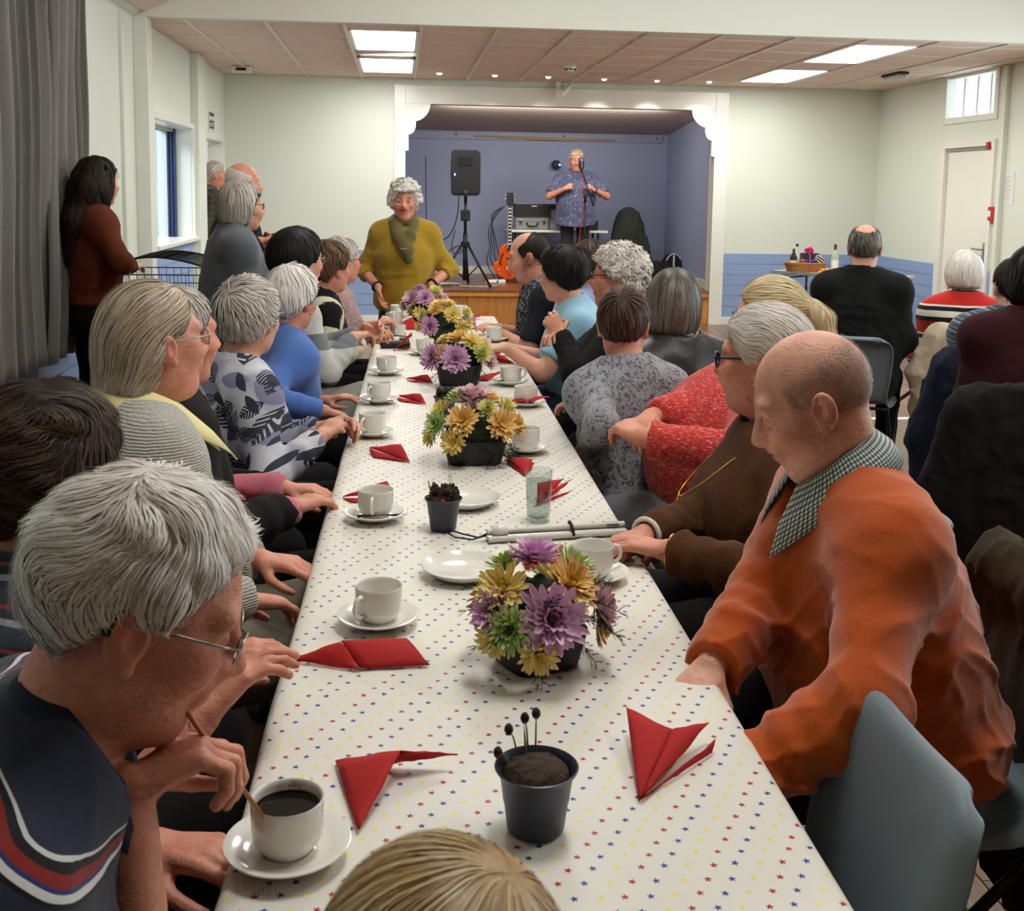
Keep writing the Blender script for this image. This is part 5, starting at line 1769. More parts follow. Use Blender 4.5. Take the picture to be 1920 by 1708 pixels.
sit('man with long ash-blond hair in chunky grey cardigan over yellow shirt', (-0.505, 2.344, 1.205), 30, 40, pitch=2, lean=4, hz=0.55, w=1.12, d=1.1, belly=0.03, hs=1.0, skin=SKIN['ruddy'],
    face=dict(old), top=dict(mat=c_greycard, inf=0.024, cuff=True, crease=0.010, name='cardigan', neck=0.098, nd=0.045, v=0.14, fold=0.005, sr=1.04), bottom=dict(mat=b_khaki, w=1.05),
    hair=dict(style='mullet', t=0.010, mat=H_ASH, flow='back', length=0.15, curl=0.3, cf=46, rand=0.15, lift=0.005, n=4600, seg=8, wd=0.001),
    RH=dict(w=(-0.295, 2.10, 0.735), pose='relax', nrm=(0.1, 0.1, -1), pole=(0.6, -0.5, -0.6)), LH=dict(w=(-0.30, 2.38, 0.72)), knees=dict(L=(-0.12, 0.46), R=(0.14, 0.46)),
    extras=[glasses(m_wire), collar(c_yellow, 1.14, 0.55, 0.10, 0.045, flare=0.062)])

sit('man in black jacket and pink shirt half hidden behind the grey cardigan', (-0.555, 2.83, 1.155), 30, 38, pitch=-4, lean=8, w=1.14, d=1.15, belly=0.05, skin=SKIN['ruddy'], face=dict(old),
    top=[dict(mat=c_pink, inf=0.010, hmin=0.012, name='shirt', sleeve=1.97, v=0.05), dict(mat=c_blackjkt, inf=0.024, open=0.055, name='jacket', sleeve=1.88, neck=0.084, v=0.2)], bottom=dict(mat=M_DARKTROUSER),
    hair=dict(style='short', t=0.008, mat=H_SILVER, length=0.04, n=900),
    RH=dict(w=(-0.255, 2.66, 0.755), pose='relax', pole=(0.7, -0.4, -0.6)), LH=dict(w=(-0.30, 2.95, 0.72)),
    extras=[collar(c_pink, 1.12, 0.5, 0.075)])

sit('silver-haired woman in white top printed with dark leaves', (-0.472, 3.545, 1.112), 32, 62, pitch=2, lean=10, w=1.12, d=1.12, belly=0.03, bust=1.1, skin=SKIN['fair'],
    top=dict(mat=c_floral, sleeve=1.9, inf=0.014, name='leaf_print_top', nd=0.03, neck=0.080), bottom=dict(mat=M_DARKTROUSER),
    hair=dict(style='short', t=0.017, mat=H_SILVER, flow='crown', length=0.07, curl=0.4, lift=0.010, n=2200, crown=(0.0, -0.085, 0.075), line=[(-0.14, -0.115), (-0.07, -0.10), (-0.02, -0.055), (0.02, -0.03), (0.05, 0.01), (0.07, 0.05), (0.1, 0.06)]),
    RH=dict(w=(-0.235, 3.36, 0.775), pose='clasp', nrm=(-0.2, 0.6, -0.6), pole=(0.6, -0.5, -0.7)), LH=dict(w=(-0.23, 3.47, 0.775), pose='clasp', nrm=(0.2, -0.6, -0.6)),
    extras=[necklace(m_gold, 0.07)])

sit('white-haired woman in cornflower blue cardigan', (-0.412, 4.345, 1.095), 35, 58, pitch=-2, lean=12, w=1.0, bust=1.0, skin=SKIN['ruddy'],
    top=dict(mat=c_blue, sleeve=1.92, inf=0.014, name='cardigan', crease=0.006), bottom=dict(mat=M_DARKTROUSER),
    hair=dict(style='short', t=0.020, mat=H_WHITE, flow='crown', length=0.085, curl=0.3, lift=0.008, line=[(-0.14, -0.105), (-0.07, -0.09), (-0.03, -0.035), (0.02, -0.015), (0.05, 0.015), (0.07, 0.05), (0.1, 0.06)]),
    RH=dict(w=(-0.27, 4.03, 0.715), pose='relax', pole=(0.7, -0.4, -0.6)), LH=dict(w=(-0.28, 4.25, 0.71)), extras=[earring(1, m_gold)])

sit('black-haired woman with glasses in grey and white block-striped cardigan', (-0.442, 4.972, 1.205), 25, 42, pitch=0, lean=8, hz=0.55, w=1.1, d=1.1, belly=0.03, bust=1.1, hs=1.05, skin=SKIN['fair'],
    top=dict(mat=c_stripecard, sleeve=1.93, inf=0.018, name='striped_cardigan'), bottom=dict(mat=fabric('stone_skirt', (176, 172, 160), (150, 146, 136)), kind='skirt'),
    hair=dict(style='short', t=0.026, mat=H_BLACK, flow='crown', length=0.08, curl=0.15, lift=0.004, vol=[((0, -0.05, 0.02), (0.10, 0.09, 0.10))], line=[(-0.16, -0.115), (-0.05, -0.105), (-0.01, -0.03), (0.03, -0.01), (0.05, 0.015), (0.075, 0.05), (0.12, 0.06)]),
    RH=dict(w=(-0.20, 4.90, 0.875), pose='clasp', wdir=(0.6, 0.7, 0.1), nrm=(-0.3, 0.7, -0.4), pole=(0.5, -0.3, -0.9)), LH=dict(w=(-0.17, 5.03, 0.875), pose='clasp', wdir=(0.8, -0.3, 0.3), nrm=(0.2, -0.7, -0.4)),
    extras=[glasses(m_wire), earring(1, m_chrome)])

sit('brown-haired woman in black vest over cream blouse', (-0.335, 5.456, 1.138), 20, 42, pitch=-2, lean=10, w=0.98, bust=1.0, skin=SKIN['ruddy'],
    top=[dict(mat=fabric('cream_blouse', (214, 204, 180), (196, 184, 158)), inf=0.010, sleeve=1.95, name='blouse', v=0.06), dict(mat=c_vest, inf=0.018, sleeve=0.3, open=0.03, name='vest', v=0.12)], bottom=dict(mat=M_DARKTROUSER),
    hair=dict(style='short', t=0.022, mat=H_AUBURN, length=0.06, curl=0.5, lift=0.006, line=[(-0.14, -0.10), (-0.06, -0.085), (-0.02, -0.02), (0.03, -0.01), (0.05, 0.015), (0.075, 0.05), (0.12, 0.06)]),
    RH=dict(w=(-0.16, 5.26, 0.80), pose='clasp', pole=(0.5, -0.4, -0.8)), LH=dict(w=(-0.15, 5.38, 0.81), pose='clasp'), extras=[collar(fabric('tan_collar', (178, 150, 110), (160, 130, 92)), 1.0, 0.6, 0.06), earring(1, m_chrome)])

sit('grey-haired woman with glasses in fuzzy pink cardigan', (-0.305, 5.965, 1.140), 5, 36, pitch=0, lean=6, w=1.0, bust=1.0, skin=SKIN['ruddy'],
    top=dict(mat=c_pinkfuzz, inf=0.020, sleeve=1.9, name='fuzzy_cardigan'), bottom=dict(mat=M_DARKTROUSER),
    hair=dict(style='short', t=0.016, mat=H_SILVER, length=0.06, flow='crown', lift=0.004),
    RH=dict(w=(-0.13, 5.78, 0.80), pose='clasp', pole=(0.5, -0.4, -0.8)), LH=dict(w=(-0.12, 5.92, 0.80), pose='clasp'), extras=[glasses(m_blackfr)])

# ---- right side of the table, from the camera to the stage
sit('bald man in burnt orange jumper looking down at the table', (0.742, 1.905, 1.160), 176, 163, pitch=-27, lean=16, hz=0.55, w=1.16, d=1.12, belly=0.05, hs=1.05, skin=SKIN['fair'], lodk=0.8, neckf=0.04,
    face=dict(old, brow=(0.72, 0.66, 0.62), stubble=((0.74, 0.70, 0.70), 0.055, -0.06)), eyes=False, top=dict(mat=c_orange, inf=0.022, cuff=True, sleeve=1.95, crease=0.017, cfr=19, fold=0.009, name='jumper', neck=0.082, sr=1.1, v=0.03), bottom=dict(mat=M_DARKTROUSER),
    hair=dict(style='short', t=0.0012, mat=H_STUB, cap=False, length=0.008, n=9500, wd=0.00034, seg=2, lift=0.0015, flow='down', bald=((0.0, 0.035, 0.105), (0.098, 0.125, 0.072)), line=[(-0.13, -0.075), (-0.06, -0.058), (-0.035, -0.03), (-0.02, 0.012), (0.02, 0.004), (0.035, 0.02), (0.045, 0.09), (0.1, 0.2)], label='cropped grey hair round a bald crown'),
    RH=dict(w=(0.520, 1.735, 0.735), pose='relax', nrm=(0, 0.2, -1), pole=(0.7, -0.4, -0.5)), LH=dict(w=(0.485, 1.52, 0.645), pose='relax', pole=(-0.8, -0.4, -0.4)),
    extras=[collar(ging, 1.16, 0.7, 0.098, 0.060, flare=0.046)])

sit('white-haired woman with navy glasses in brown knitted jumper', (0.850, 2.501, 1.145), 172, 147, pitch=-4, lean=6, w=1.06, d=1.1, belly=0.03, bust=1.2, hs=1.0, skin=SKIN['ruddy'], face=dict(jowl=True),
    top=dict(mat=c_brown, inf=0.018, sleeve=1.95, crease=0.012, fold=0.008, name='jumper'), bottom=dict(mat=M_DARKTROUSER),
    hair=dict(style='short', t=0.014, mat=H_SILVERW, flow='back', length=0.06, curl=0.35, cf=60, rand=0.15, lift=0.004, n=5500, wd=0.0009, seg=5, line=[(-0.13, -0.095), (-0.06, -0.075), (-0.02, -0.01), (0.025, -0.012), (0.045, 0.024), (0.072, 0.060), (0.1, 0.075)]),
    RH=dict(w=(0.555, 2.40, 0.755), pose='relax', pole=(0.7, -0.4, -0.5)), LH=dict(w=(0.575, 2.26, 0.765), pose='relax', pole=(-0.7, -0.4, -0.5)),
    extras=[glasses(m_bluefr, r=0.0024, w=0.024, hgt=0.018), necklace(m_gold, 0.17, 0.0022, pendant=m_gold, push=0.125), bracelet('R', pm('white_watch_strap', (225, 222, 214), 0.5), 0.96, 0.036, 0.006, 'watch_strap', 'white wristwatch strap'), bracelet('L', m_gold, 0.97, 0.036, 0.005), earring(-1, m_gold)])

sit('woman with blond ponytail and sunglasses in coral heather jumper', (1.128, 3.285, 1.150), 168, 150, pitch=-2, lean=-22, side=0, neckf=0.055, w=1.22, d=1.22, belly=0.11, bust=1.3, skin=SKIN['ruddy'], face=dict(jowl=True), armw=1.2, arm=1.06,
    top=dict(mat=c_coral, inf=0.020, sleeve=1.9, sr=1.18, name='coral_jumper', crease=0.010), bottom=dict(mat=b_grey, w=1.25), knees=dict(L=(-0.14, 0.50), R=(0.16, 0.50)),
    hair=dict(style='pony', t=0.014, mat=H_BLOND, flow='tail', length=0.12, curl=0.1, lift=0.003, n=2200, seg=8),
    RH=dict(w=(0.70, 3.14, 0.86), pose='clasp', wdir=(-0.5, -0.8, 0.0), nrm=(0.5, -0.3, -0.7), pole=(0.9, -0.3, -0.5)), LH=dict(w=(0.675, 3.00, 0.845), pose='clasp', wdir=(-0.4, 0.85, 0.25), nrm=(0.6, 0.3, -0.3), pole=(-0.9, -0.3, -0.5)),
    extras=[glasses(m_blackfr, r=0.003, dark=True, w=0.025, hgt=0.02), tube_on('hair_tie', m_gold, lambda I: [head_pt(I, 0.027 * math.cos(a), -0.136 + 0.006 * math.sin(a), 0.031 + 0.027 * math.sin(a)) for a in np.linspace(0, 6.283, 13)[:-1]], 0.005, True)])

sit('woman with thin short brown hair in grey leopard print top', (0.745, 3.619, 1.088), 105, 72, cf=172, pitch=-4, lean=6, w=0.92, d=0.95, skin=SKIN['ruddy'],
    top=dict(mat=c_leop, inf=0.014, sleeve=1.95, name='leopard_print_top'), bottom=dict(mat=M_DARKTROUSER), knees=dict(L=(-0.24, 0.40), R=(0.10, 0.42)),
    hair=dict(style='short', t=0.010, mat=H_CHEST, flow='crown', length=0.055, curl=0.25, lift=0.005, n=1500, crown=(0.0, -0.085, 0.085), line=[(-0.13, -0.105), (-0.06, -0.09), (-0.03, -0.02), (0.03, -0.01), (0.05, 0.02), (0.075, 0.055), (0.1, 0.07)]),
    LH=dict(w=(0.615, 3.47, 0.72), pose='relax', pole=(-0.25, -1, -0.2)), RH=dict(l=(0.12, 0.30, 0.68)))

sit('woman with smooth grey-brown bob in dark leather jacket', (1.010, 3.998, 1.115), 112, 70, cf=172, pitch=-2, lean=2, w=1.0, d=1.0, skin=SKIN['fair'],
    top=[dict(mat=fabric('white_scarf', (222, 222, 216), (204, 204, 198)), inf=0.012, sleeve=0.2, name='white_top', neck=0.060, nd=-0.03), dict(mat=c_leather, inf=0.022, sleeve=1.95, name='leather_jacket', neck=0.085, nd=0.03, crease=0.012)], bottom=dict(mat=M_DARKTROUSER),
    hair=dict(style='bob', t=0.022, len=0.130, mat=H_GREYB, flow='down', length=0.13, curl=0.06, lift=0.002, n=2000, seg=7, crown=(0.02, -0.04, 0.13)),
    LH=dict(w=(0.655, 3.86, 0.77), pose='relax', pole=(-0.8, -0.3, -0.5)), RH=dict(l=(0.12, 0.30, 0.68)))

sit('woman with curly white hair and glasses in black jumper, arms folded', (0.903, 4.524, 1.178), 165, 158, pitch=0, lean=-2, w=1.12, d=1.1, belly=0.04, bust=1.2, hs=1.03, skin=SKIN['ruddy'], face=dict(jowl=True),
    top=dict(mat=c_black, inf=0.018, sleeve=1.95, name='black_jumper'), bottom=dict(mat=M_DARKTROUSER),
    hair=dict(style='short', t=0.018, mat=H_SILVERW, flow='crown', length=0.035, curl=1.4, cf=90, lift=0.008, lump=0.012, lfr=70, n=2600, line=[(-0.14, -0.10), (-0.06, -0.085), (-0.02, -0.02), (0.02, -0.005), (0.05, 0.03), (0.075, 0.055), (0.12, 0.06)]),
    RH=dict(w=(0.66, 4.50, 0.93), pose='relax', wdir=(-0.5, -0.8, 0.2), nrm=(0.6, -0.3, -0.6), pole=(0.8, 0.1, -0.6)), LH=dict(w=(0.655, 4.42, 0.95), pose='clasp', wdir=(-0.4, 0.5, 0.6), nrm=(0.6, 0.3, 0.2), pole=(-0.8, 0.1, -0.6)),
    extras=[glasses(m_blackfr, r=0.002)])

sit('black-haired woman in sky blue short-sleeved top reaching over the table', (0.757, 5.142, 1.138), 172, 143, pitch=-6, lean=14, w=1.08, d=1.08, belly=0.04, bust=1.2, skin=SKIN['fair'], armw=1.15,
    top=dict(mat=c_sky, inf=0.016, sleeve=0.72, sr=1.12, name='sky_blue_top', nd=0.03, neck=0.078), bottom=dict(mat=b_denim),
    hair=dict(style='short', t=0.026, mat=H_BLACK, flow='crown', length=0.07, curl=0.4, lift=0.006, line=[(-0.14, -0.12), (-0.06, -0.11), (-0.01, -0.045), (0.03, -0.02), (0.05, 0.02), (0.075, 0.05), (0.12, 0.06)]),
    LH=dict(w=(0.50, 5.06, 0.80), pose='relax', wdir=(-1, 0.1, -0.05), pole=(-0.7, -0.4, -0.6)), RH=dict(w=(0.50, 5.28, 0.775), pose='relax', wdir=(-1, 0, -0.05)),
    extras=[necklace(m_chrome, 0.05)])

sit('brown-haired person in lavender checked shirt behind the sky blue top', (0.990, 5.726, 1.140), 120, 100, pitch=0, lean=2, w=1.0, skin=SKIN['fair'],
    top=dict(mat=c_lav, inf=0.016, sleeve=1.9, name='checked_shirt'), bottom=dict(mat=M_DARKTROUSER),
    hair=dict(style='short', t=0.022, mat=H_CHEST, flow='crown', length=0.06, curl=0.5, lift=0.006, line=[(-0.14, -0.11), (-0.06, -0.10), (-0.02, -0.03), (0.03, -0.01), (0.05, 0.02), (0.075, 0.05), (0.12, 0.06)]), extras=[collar(c_lav, 1.05, 0.5)])

sit('balding man in black printed t-shirt looking down near the stage', (0.695, 5.963, 1.172), 178, 168, pitch=-16, lean=14, w=1.16, d=1.1, belly=0.03, hs=1.07, skin=SKIN['fair'], armw=1.15,
    face=dict(beard=(0.72, 0.66, 0.64), brow=(0.45, 0.38, 0.36), stubble=((0.42, 0.36, 0.34), 0.06, -0.06)), eyes=False, top=dict(mat=c_band, inf=0.016, sleeve=0.85, sr=1.12, name='printed_t_shirt'), bottom=dict(mat=b_denim),
    hair=dict(style='short', t=0.005, mat=H_STUBD, length=0.014, n=1200, curl=0.05, wd=0.0015, seg=3, lift=0.001, flow='down', bald=((0.0, 0.055, 0.10), (0.085, 0.105, 0.065)), line=[(-0.13, -0.075), (-0.06, -0.06), (-0.02, 0.005), (0.02, -0.01), (0.03, 0.01), (0.045, 0.06), (0.1, 0.15)], label='dark hair round a bald forehead'),
    LH=dict(w=(0.545, 5.90, 0.765), pose='relax', pole=(-0.8, -0.4, -0.5)), RH=dict(w=(0.55, 6.12, 0.765), pose='relax'))

# ---- standing people
person('woman with grey bob and glasses in long grey cardigan, clapping', (-0.790, 5.741, 1.428), 20, 24, stand=True, pitch=-2, lean=3, w=1.05, d=1.08, bust=1.1, skin=SKIN['fair'], feet_z=0.0,
       top=dict(mat=c_greylong, inf=0.024, sleeve=1.93, long=0.50, name='long_cardigan', neck=0.072), bottom=dict(mat=M_DARKTROUSER),
       hair=dict(style='bob', t=0.014, len=0.105, mat=H_SILVER, flow='down', length=0.11, curl=0.15, lift=0.004),
       RH=dict(w=(-0.66, 5.66, 1.115), pose='clasp', wdir=(0.7, 0.5, 0.3), nrm=(-0.2, 0.8, 0), pole=(0.4, -0.5, -0.8)), LH=dict(w=(-0.65, 5.76, 1.115), pose='clasp', wdir=(0.7, -0.3, 0.3), nrm=(0.2, -0.8, 0)),
       extras=[glasses(m_blackfr)])
person('bald man in dark navy jumper standing with clasped hands', (-0.980, 7.192, 1.545), 12, 20, stand=True, pitch=-4, lean=4, w=1.12, d=1.12, belly=0.04, skin=SKIN['ruddy'], face=dict(old, stubble=((0.85, 0.83, 0.82), 0.05, -0.06)), hs=1.04,
       top=dict(mat=c_navy, inf=0.020, sleeve=1.95, name='navy_jumper'), bottom=dict(mat=M_DARKTROUSER),
       hair=dict(style='short', t=0.005, mat=H_SILVERW, wd=0.0015, length=0.012, n=900, curl=0.05, seg=2, lift=0.001, flow='down', bald=((0.0, 0.03, 0.10), (0.09, 0.12, 0.075)), line=[(-0.13, -0.075), (-0.06, -0.058), (-0.02, 0.0), (0.02, -0.005), (0.035, 0.02), (0.045, 0.09), (0.1, 0.2)]),
       RH=dict(w=(-0.87, 7.08, 1.19), pose='clasp', wdir=(0.8, 0.5, 0.1), nrm=(-0.2, 0.8, -0.2), pole=(0.3, -0.5, -0.8)), LH=dict(w=(-0.86, 7.20, 1.19), pose='clasp', wdir=(0.8, -0.3, 0.1), nrm=(0.2, -0.8, -0.2)),
       extras=[collar(pm('pale_blue_collar', (150, 170, 196), 0.8), 1.05, 0.6, 0.05)])
person('grey-haired man in dark plaid jacket standing in the doorway', (-1.862, 11.62, 1.631), 5, 14, stand=True, pitch=-2, w=1.08, d=1.05, skin=SKIN['ruddy'], face=dict(old, brow=(0.5, 0.45, 0.42)), hs=1.06,
       top=dict(mat=c_plaid, inf=0.022, sleeve=1.95, name='plaid_jacket', hem=0.80), bottom=dict(mat=fabric('brown_trousers', (92, 78, 62), (74, 62, 48))),
       hair=dict(style='short', t=0.015, mat=H_SILVER, flow='back', length=0.07, lift=0.003, line=[(-0.13, -0.10), (-0.06, -0.085), (-0.03, -0.02), (0.02, 0.0), (0.045, 0.03), (0.07, 0.065), (0.1, 0.08)]),
       extras=[collar(fabric('white_shirt', (226, 224, 216), (208, 206, 198)), 1.1, 0.5, 0.07)])
person('young woman with long dark hair in rust jumper by the curtain', (-1.565, 6.036, 1.535), 35, 42, stand=True, pitch=-2, w=0.88, d=0.9, bust=0.9, skin=SKIN['pale'], hs=0.98,
       top=dict(mat=c_rust, inf=0.016, sleeve=1.95, name='rust_jumper', hem=0.90), bottom=dict(mat=M_DARKTROUSER, w=0.95),
       hair=dict(style='long', t=0.020, mat=H_DARK, flow='down', length=0.22, curl=0.4, cf=20, lift=0.010, n=2000, wd=0.003, seg=9, hang=0.05, lump=0.010, lfr=30),
       RH=dict(w=(-1.40, 5.98, 1.10), pose='relax', wdir=(0.2, 0.9, 0.1), nrm=(-0.6, 0.3, -0.6), pole=(0.9, -0.1, -0.5)), LH=dict(w=(-1.41, 5.90, 1.12), pose='relax', wdir=(0.3, -0.9, 0.0), nrm=(-0.6, -0.2, -0.6), pole=(-0.9, -0.1, -0.5)),
       extras=[lambda I: [MB().ball(tuple(head_pt(I, 0.075 + 0.012, -0.005 - 0.012 * k, 0.075 - 0.03 * k)), (0.016, 0.018, 0.020), 10, 7).build('braid', H_DARK, I['root'], True) for k in range(5)]])
person('white-haired woman in mustard jumper with olive scarf at the table end', (0.035, 7.582, 1.440), 268, 266, stand=True, pitch=-3, lean=2, w=1.0, d=1.05, belly=0.03, bust=1.1, skin=SKIN['ruddy'], hs=1.03, face=dict(jowl=True, open=0.0025, nose=1.1, brow=(0.6, 0.55, 0.5)), armw=1.1,
       top=dict(mat=c_mustard, inf=0.018, sleeve=1.38, sr=1.0, name='mustard_jumper', long=0.745, crease=0.010), bottom=dict(mat=c_skirt, kind='skirt', len=0.36),
       hair=dict(style='short', t=0.027, mat=H_WHITE, flow='crown', length=0.035, curl=1.5, cf=80, lift=0.010, lump=0.014, lfr=60, n=2200, line=[(-0.15, -0.09), (-0.06, -0.085), (-0.01, -0.065), (0.03, -0.045), (0.05, 0.01), (0.068, 0.058), (0.12, 0.066)]),
       RH=dict(w=(-0.140, 7.48, 0.865), pose='relax', wdir=(0.12, -0.1, -1), nrm=(0, 0, 0.0) if False else (-1, 0.2, 0), pole=(0.5, -0.6, 0.2)), LH=dict(w=(0.215, 7.46, 0.885), pose='relax', wdir=(-0.1, -0.1, -1), nrm=(1, 0.2, 0), pole=(-0.5, -0.6, 0.2)),
       extras=[bracelet('R', m_black, 0.94, 0.036, 0.007, 'wristband', 'black wristband'), bracelet('L', m_black, 0.94, 0.036, 0.007, 'wristband', 'black wristband'), lambda I: scarf(I)])


# ---- people at the tables on the right
sit('man with thinning grey hair in black fleece seen from behind', (2.505, 5.786, 1.248), 60, 66, pitch=0, lean=3, w=1.10, d=1.15, belly=0.05, hs=1.05, skin=SKIN['fair'],
    top=dict(mat=c_blackcoat, inf=0.026, sleeve=1.95, name='black_fleece', hem=0.46, crease=0.014, neck=0.076, nd=-0.015), bottom=dict(mat=M_DARKTROUSER),
    hair=dict(style='short', t=0.008, mat=H_GREYB, flow='down', length=0.06, n=900, lift=0.003, bald=((0.0, -0.04, 0.125), (0.060, 0.080, 0.062)), line=[(-0.13, -0.085), (-0.06, -0.07), (-0.02, 0.0), (0.02, 0.0), (0.045, 0.04), (0.07, 0.08), (0.1, 0.1)]),
    LH=dict(l=(-0.10, 0.28, 0.72)), RH=dict(l=(0.10, 0.28, 0.72)))
sit('white-haired woman in red black and white striped jumper', (3.145, 5.905, 1.100), 66, 58, pitch=-4, lean=4, w=0.98, d=1.0, skin=SKIN['fair'],
    top=dict(mat=c_redstripe, inf=0.016, sleeve=1.9, name='striped_jumper'), bottom=dict(mat=M_DARKTROUSER),
    hair=dict(style='bob', t=0.020, len=0.085, mat=H_SILVERW, flow='down', length=0.09, curl=0.08, lift=0.002, n=900))
sit('person in blue-grey striped cardigan beside the dark red coat', (2.76, 4.74, 1.130), 54, 78, pitch=-2, lean=4, w=1.1, d=1.05, skin=SKIN['fair'],
    top=dict(mat=c_bluestripe, inf=0.022, sleeve=1.9, name='striped_cardigan'), bottom=dict(mat=M_DARKTROUSER),
    hair=dict(style='short', t=0.014, mat=H_DARK, length=0.05, n=500))
sit('dark-haired person in maroon top at the right edge of the picture', (2.395, 3.971, 1.215), 60, 85, pitch=-2, lean=4, w=1.1, d=1.05, skin=SKIN['ruddy'],
    top=dict(mat=c_maroon, inf=0.022, sleeve=1.9, name='maroon_top'), bottom=dict(mat=M_DARKTROUSER),
    hair=dict(style='bob', t=0.026, len=0.10, mat=H_BLACK, flow='down', length=0.1, curl=0.3, lift=0.006, n=1200))

# ---- the head in the foreground
sit('honey-blond head at the very bottom of the picture', (0.030, 0.690, 0.950), 90, 95, pitch=-8, lean=10, hz=0.47, w=0.85, d=0.9, hs=0.97, lodk=3.5, skin=SKIN['fair'],
    top=dict(mat=fabric('beige_knit', (196, 186, 170), (170, 160, 144)), inf=0.014, sleeve=1.9, name='beige_top', hmin=0.014), bottom=dict(mat=b_denim),
    hair=dict(style='bob', t=0.024, len=0.10, mat=H_HONEY, flow='crown', crown=(0.05, -0.03, 0.13), length=0.10, curl=0.2, rand=0.15, lift=0.003, n=4200, wd=0.0008, seg=6),
    LH=dict(l=(-0.12, 0.26, 0.62)), RH=dict(l=(0.12, 0.26, 0.62)))

# ---- the singer on the stage
person('singer in blue patterned shirt behind the microphone on the stage', (2.215, 13.95, 1.905), 262, 262, stand=True, feet_z=0.39, pitch=-4, lean=0, w=1.22, d=1.15, belly=0.06, hs=1.10, skin=SKIN['ruddy'], face=dict(jowl=True, brow=(0.6, 0.52, 0.46), open=0.002), armw=1.2, arm=1.05,
       top=dict(mat=c_singer, inf=0.026, sleeve=0.85, sr=1.2, name='patterned_shirt', long=1.12, crease=0.008), bottom=dict(mat=fabric('charcoal_trousers', (52, 52, 54), (40, 40, 42))),
       hair=dict(style='short', t=0.013, mat=hair_mat('sandy_grey_hair', (120, 100, 74), (186, 168, 138), (222, 208, 182)), flow='back', length=0.06, lift=0.004, n=500),
       RH=dict(w=(2.045, 13.74, 1.555), pose='fist', wdir=(0.8, -0.4, 0.4), nrm=(0.4, -0.5, -0.4), pole=(0.8, -0.3, -0.6)), LH=dict(w=(2.40, 13.72, 1.545), pose='fist', wdir=(-0.7, -0.5, 0.5), nrm=(0, -0.5, -0.5), pole=(-0.8, -0.3, -0.6)),
       extras=[collar(c_singer, 1.2, 1.0, 0.06), bracelet('L', m_black, 0.92, 0.036, 0.006, 'watch', 'black wristwatch')])
# ------------------------------------------------------------------ the long table
TZ = 0.73
TROT = -0.0155
T0, T1 = 0.99, 7.02
TW = 0.36


def tx(y): return 0.157 + 0.0155 * (y - 1.15)


def make_cloth():
    L = T1 - T0
    ys = np.linspace(0, L, 210)
    side = [(-TW - 0.012, -0.24), (-TW - 0.010, -0.16), (-TW - 0.008, -0.08), (-TW - 0.004, -0.025), (-TW + 0.002, -0.006)]
    us = side + [(x, 0.0) for x in np.linspace(-TW + 0.010, TW - 0.010, 34)] + [(-a, b) for a, b in side[::-1]]
    folds = [0.22, 0.69, 1.16, 1.62, 2.08, 2.5, 3.0, 3.5, 4.1, 4.6, 5.2]
    rows_ = [(0.0 - 0.012, -0.22), (-0.010, -0.10), (-0.004, -0.02)] + [(y, 0.0) for y in ys[1:-1]] + [(L + 0.004, -0.02), (L + 0.010, -0.10), (L + 0.012, -0.22)]
    v = []
    for (y, dy) in rows_:
        for (x, dz) in us:
            z = TZ
            xx, yy = x, y
            if dz == 0 and dy == 0:
                for k, f in enumerate(folds):
                    w = y - f - 0.012 * math.sin(3.0 * x + k)
                    z += (0.0042 if k == 1 else 0.0022) * math.exp(-(w / 0.008) ** 2) * (0.55 + 0.45 * math.sin(5 * x + 2 * k))
                    z += 0.0012 * math.exp(-(w / 0.05) ** 2)
                z += 0.0008 * math.sin(9 * y + 4 * x) * math.sin(6 * x + 2 * y) + 0.0010 * math.exp(-((x - 0.05) / 0.006) ** 2) + 0.0008 * math.exp(-((x + 0.2) / 0.006) ** 2)
            else:
                if dz != 0 and dy == 0:
                    wv = min(1.0, -dz / 0.15)
                    xx += math.copysign(0.020 * wv * (0.5 + 0.5 * math.sin(y * 9 + 1.5 * math.sin(2.3 * y))), x)
                if dy != 0:
                    yy += (0.012 if y > 1 else -0.012) * min(1, -dy / 0.15) * math.sin(x * 20)
                    xx = max(-TW - 0.004, min(TW + 0.004, x))
                z += min(dz, dy)
            v.append((xx, yy, z))
    n = len(us)
    f = [(j * n + i, j * n + i + 1, (j + 1) * n + i + 1, (j + 1) * n + i) for j in range(len(rows_) - 1) for i in range(n - 1)]
    o = mk('tablecloth', v, f, star_cloth(), None, True, loc=(tx(T0), T0, 0), rotz=TROT)
    tag(o, 'white tablecloth printed with red, blue and yellow stars on the long table', 'tablecloth')
    return o


make_cloth()
m_laminate = pm('grey_laminate', (180, 176, 168), 0.4)
for k in range(3):
    ya = T0 + 0.03 + k * (T1 - T0 - 0.06) / 3; yb = T0 + 0.03 + (k + 1) * (T1 - T0 - 0.06) / 3
    ym = (ya + yb) / 2
    t = thing('folding_table', 'trestle table under the starry cloth, ' + ('end nearest the camera', 'middle of the three', 'end nearest the stage')[k], 'table', (tx(ym), ym, 0), TROT, 'tables under the starry cloth')
    L = yb - ya - 0.006
    MB().box((0, 0, TZ - 0.022), (2 * TW - 0.02, L, 0.028), bev=0.004).build('tabletop', m_laminate, t)
    for sy in (-1, 1):
        fr = MB()
        for sx in (-1, 1): fr.cyl((sx * 0.27, sy * (L / 2 - 0.22), 0.0), (sx * 0.27, sy * (L / 2 - 0.22), TZ - 0.03), 0.014, n=10)
        fr.cyl((-0.27, sy * (L / 2 - 0.22), 0.10), (0.27, sy * (L / 2 - 0.22), 0.10), 0.012, n=10)
        fr.build('leg_frame', m_blackmetal, t, True)

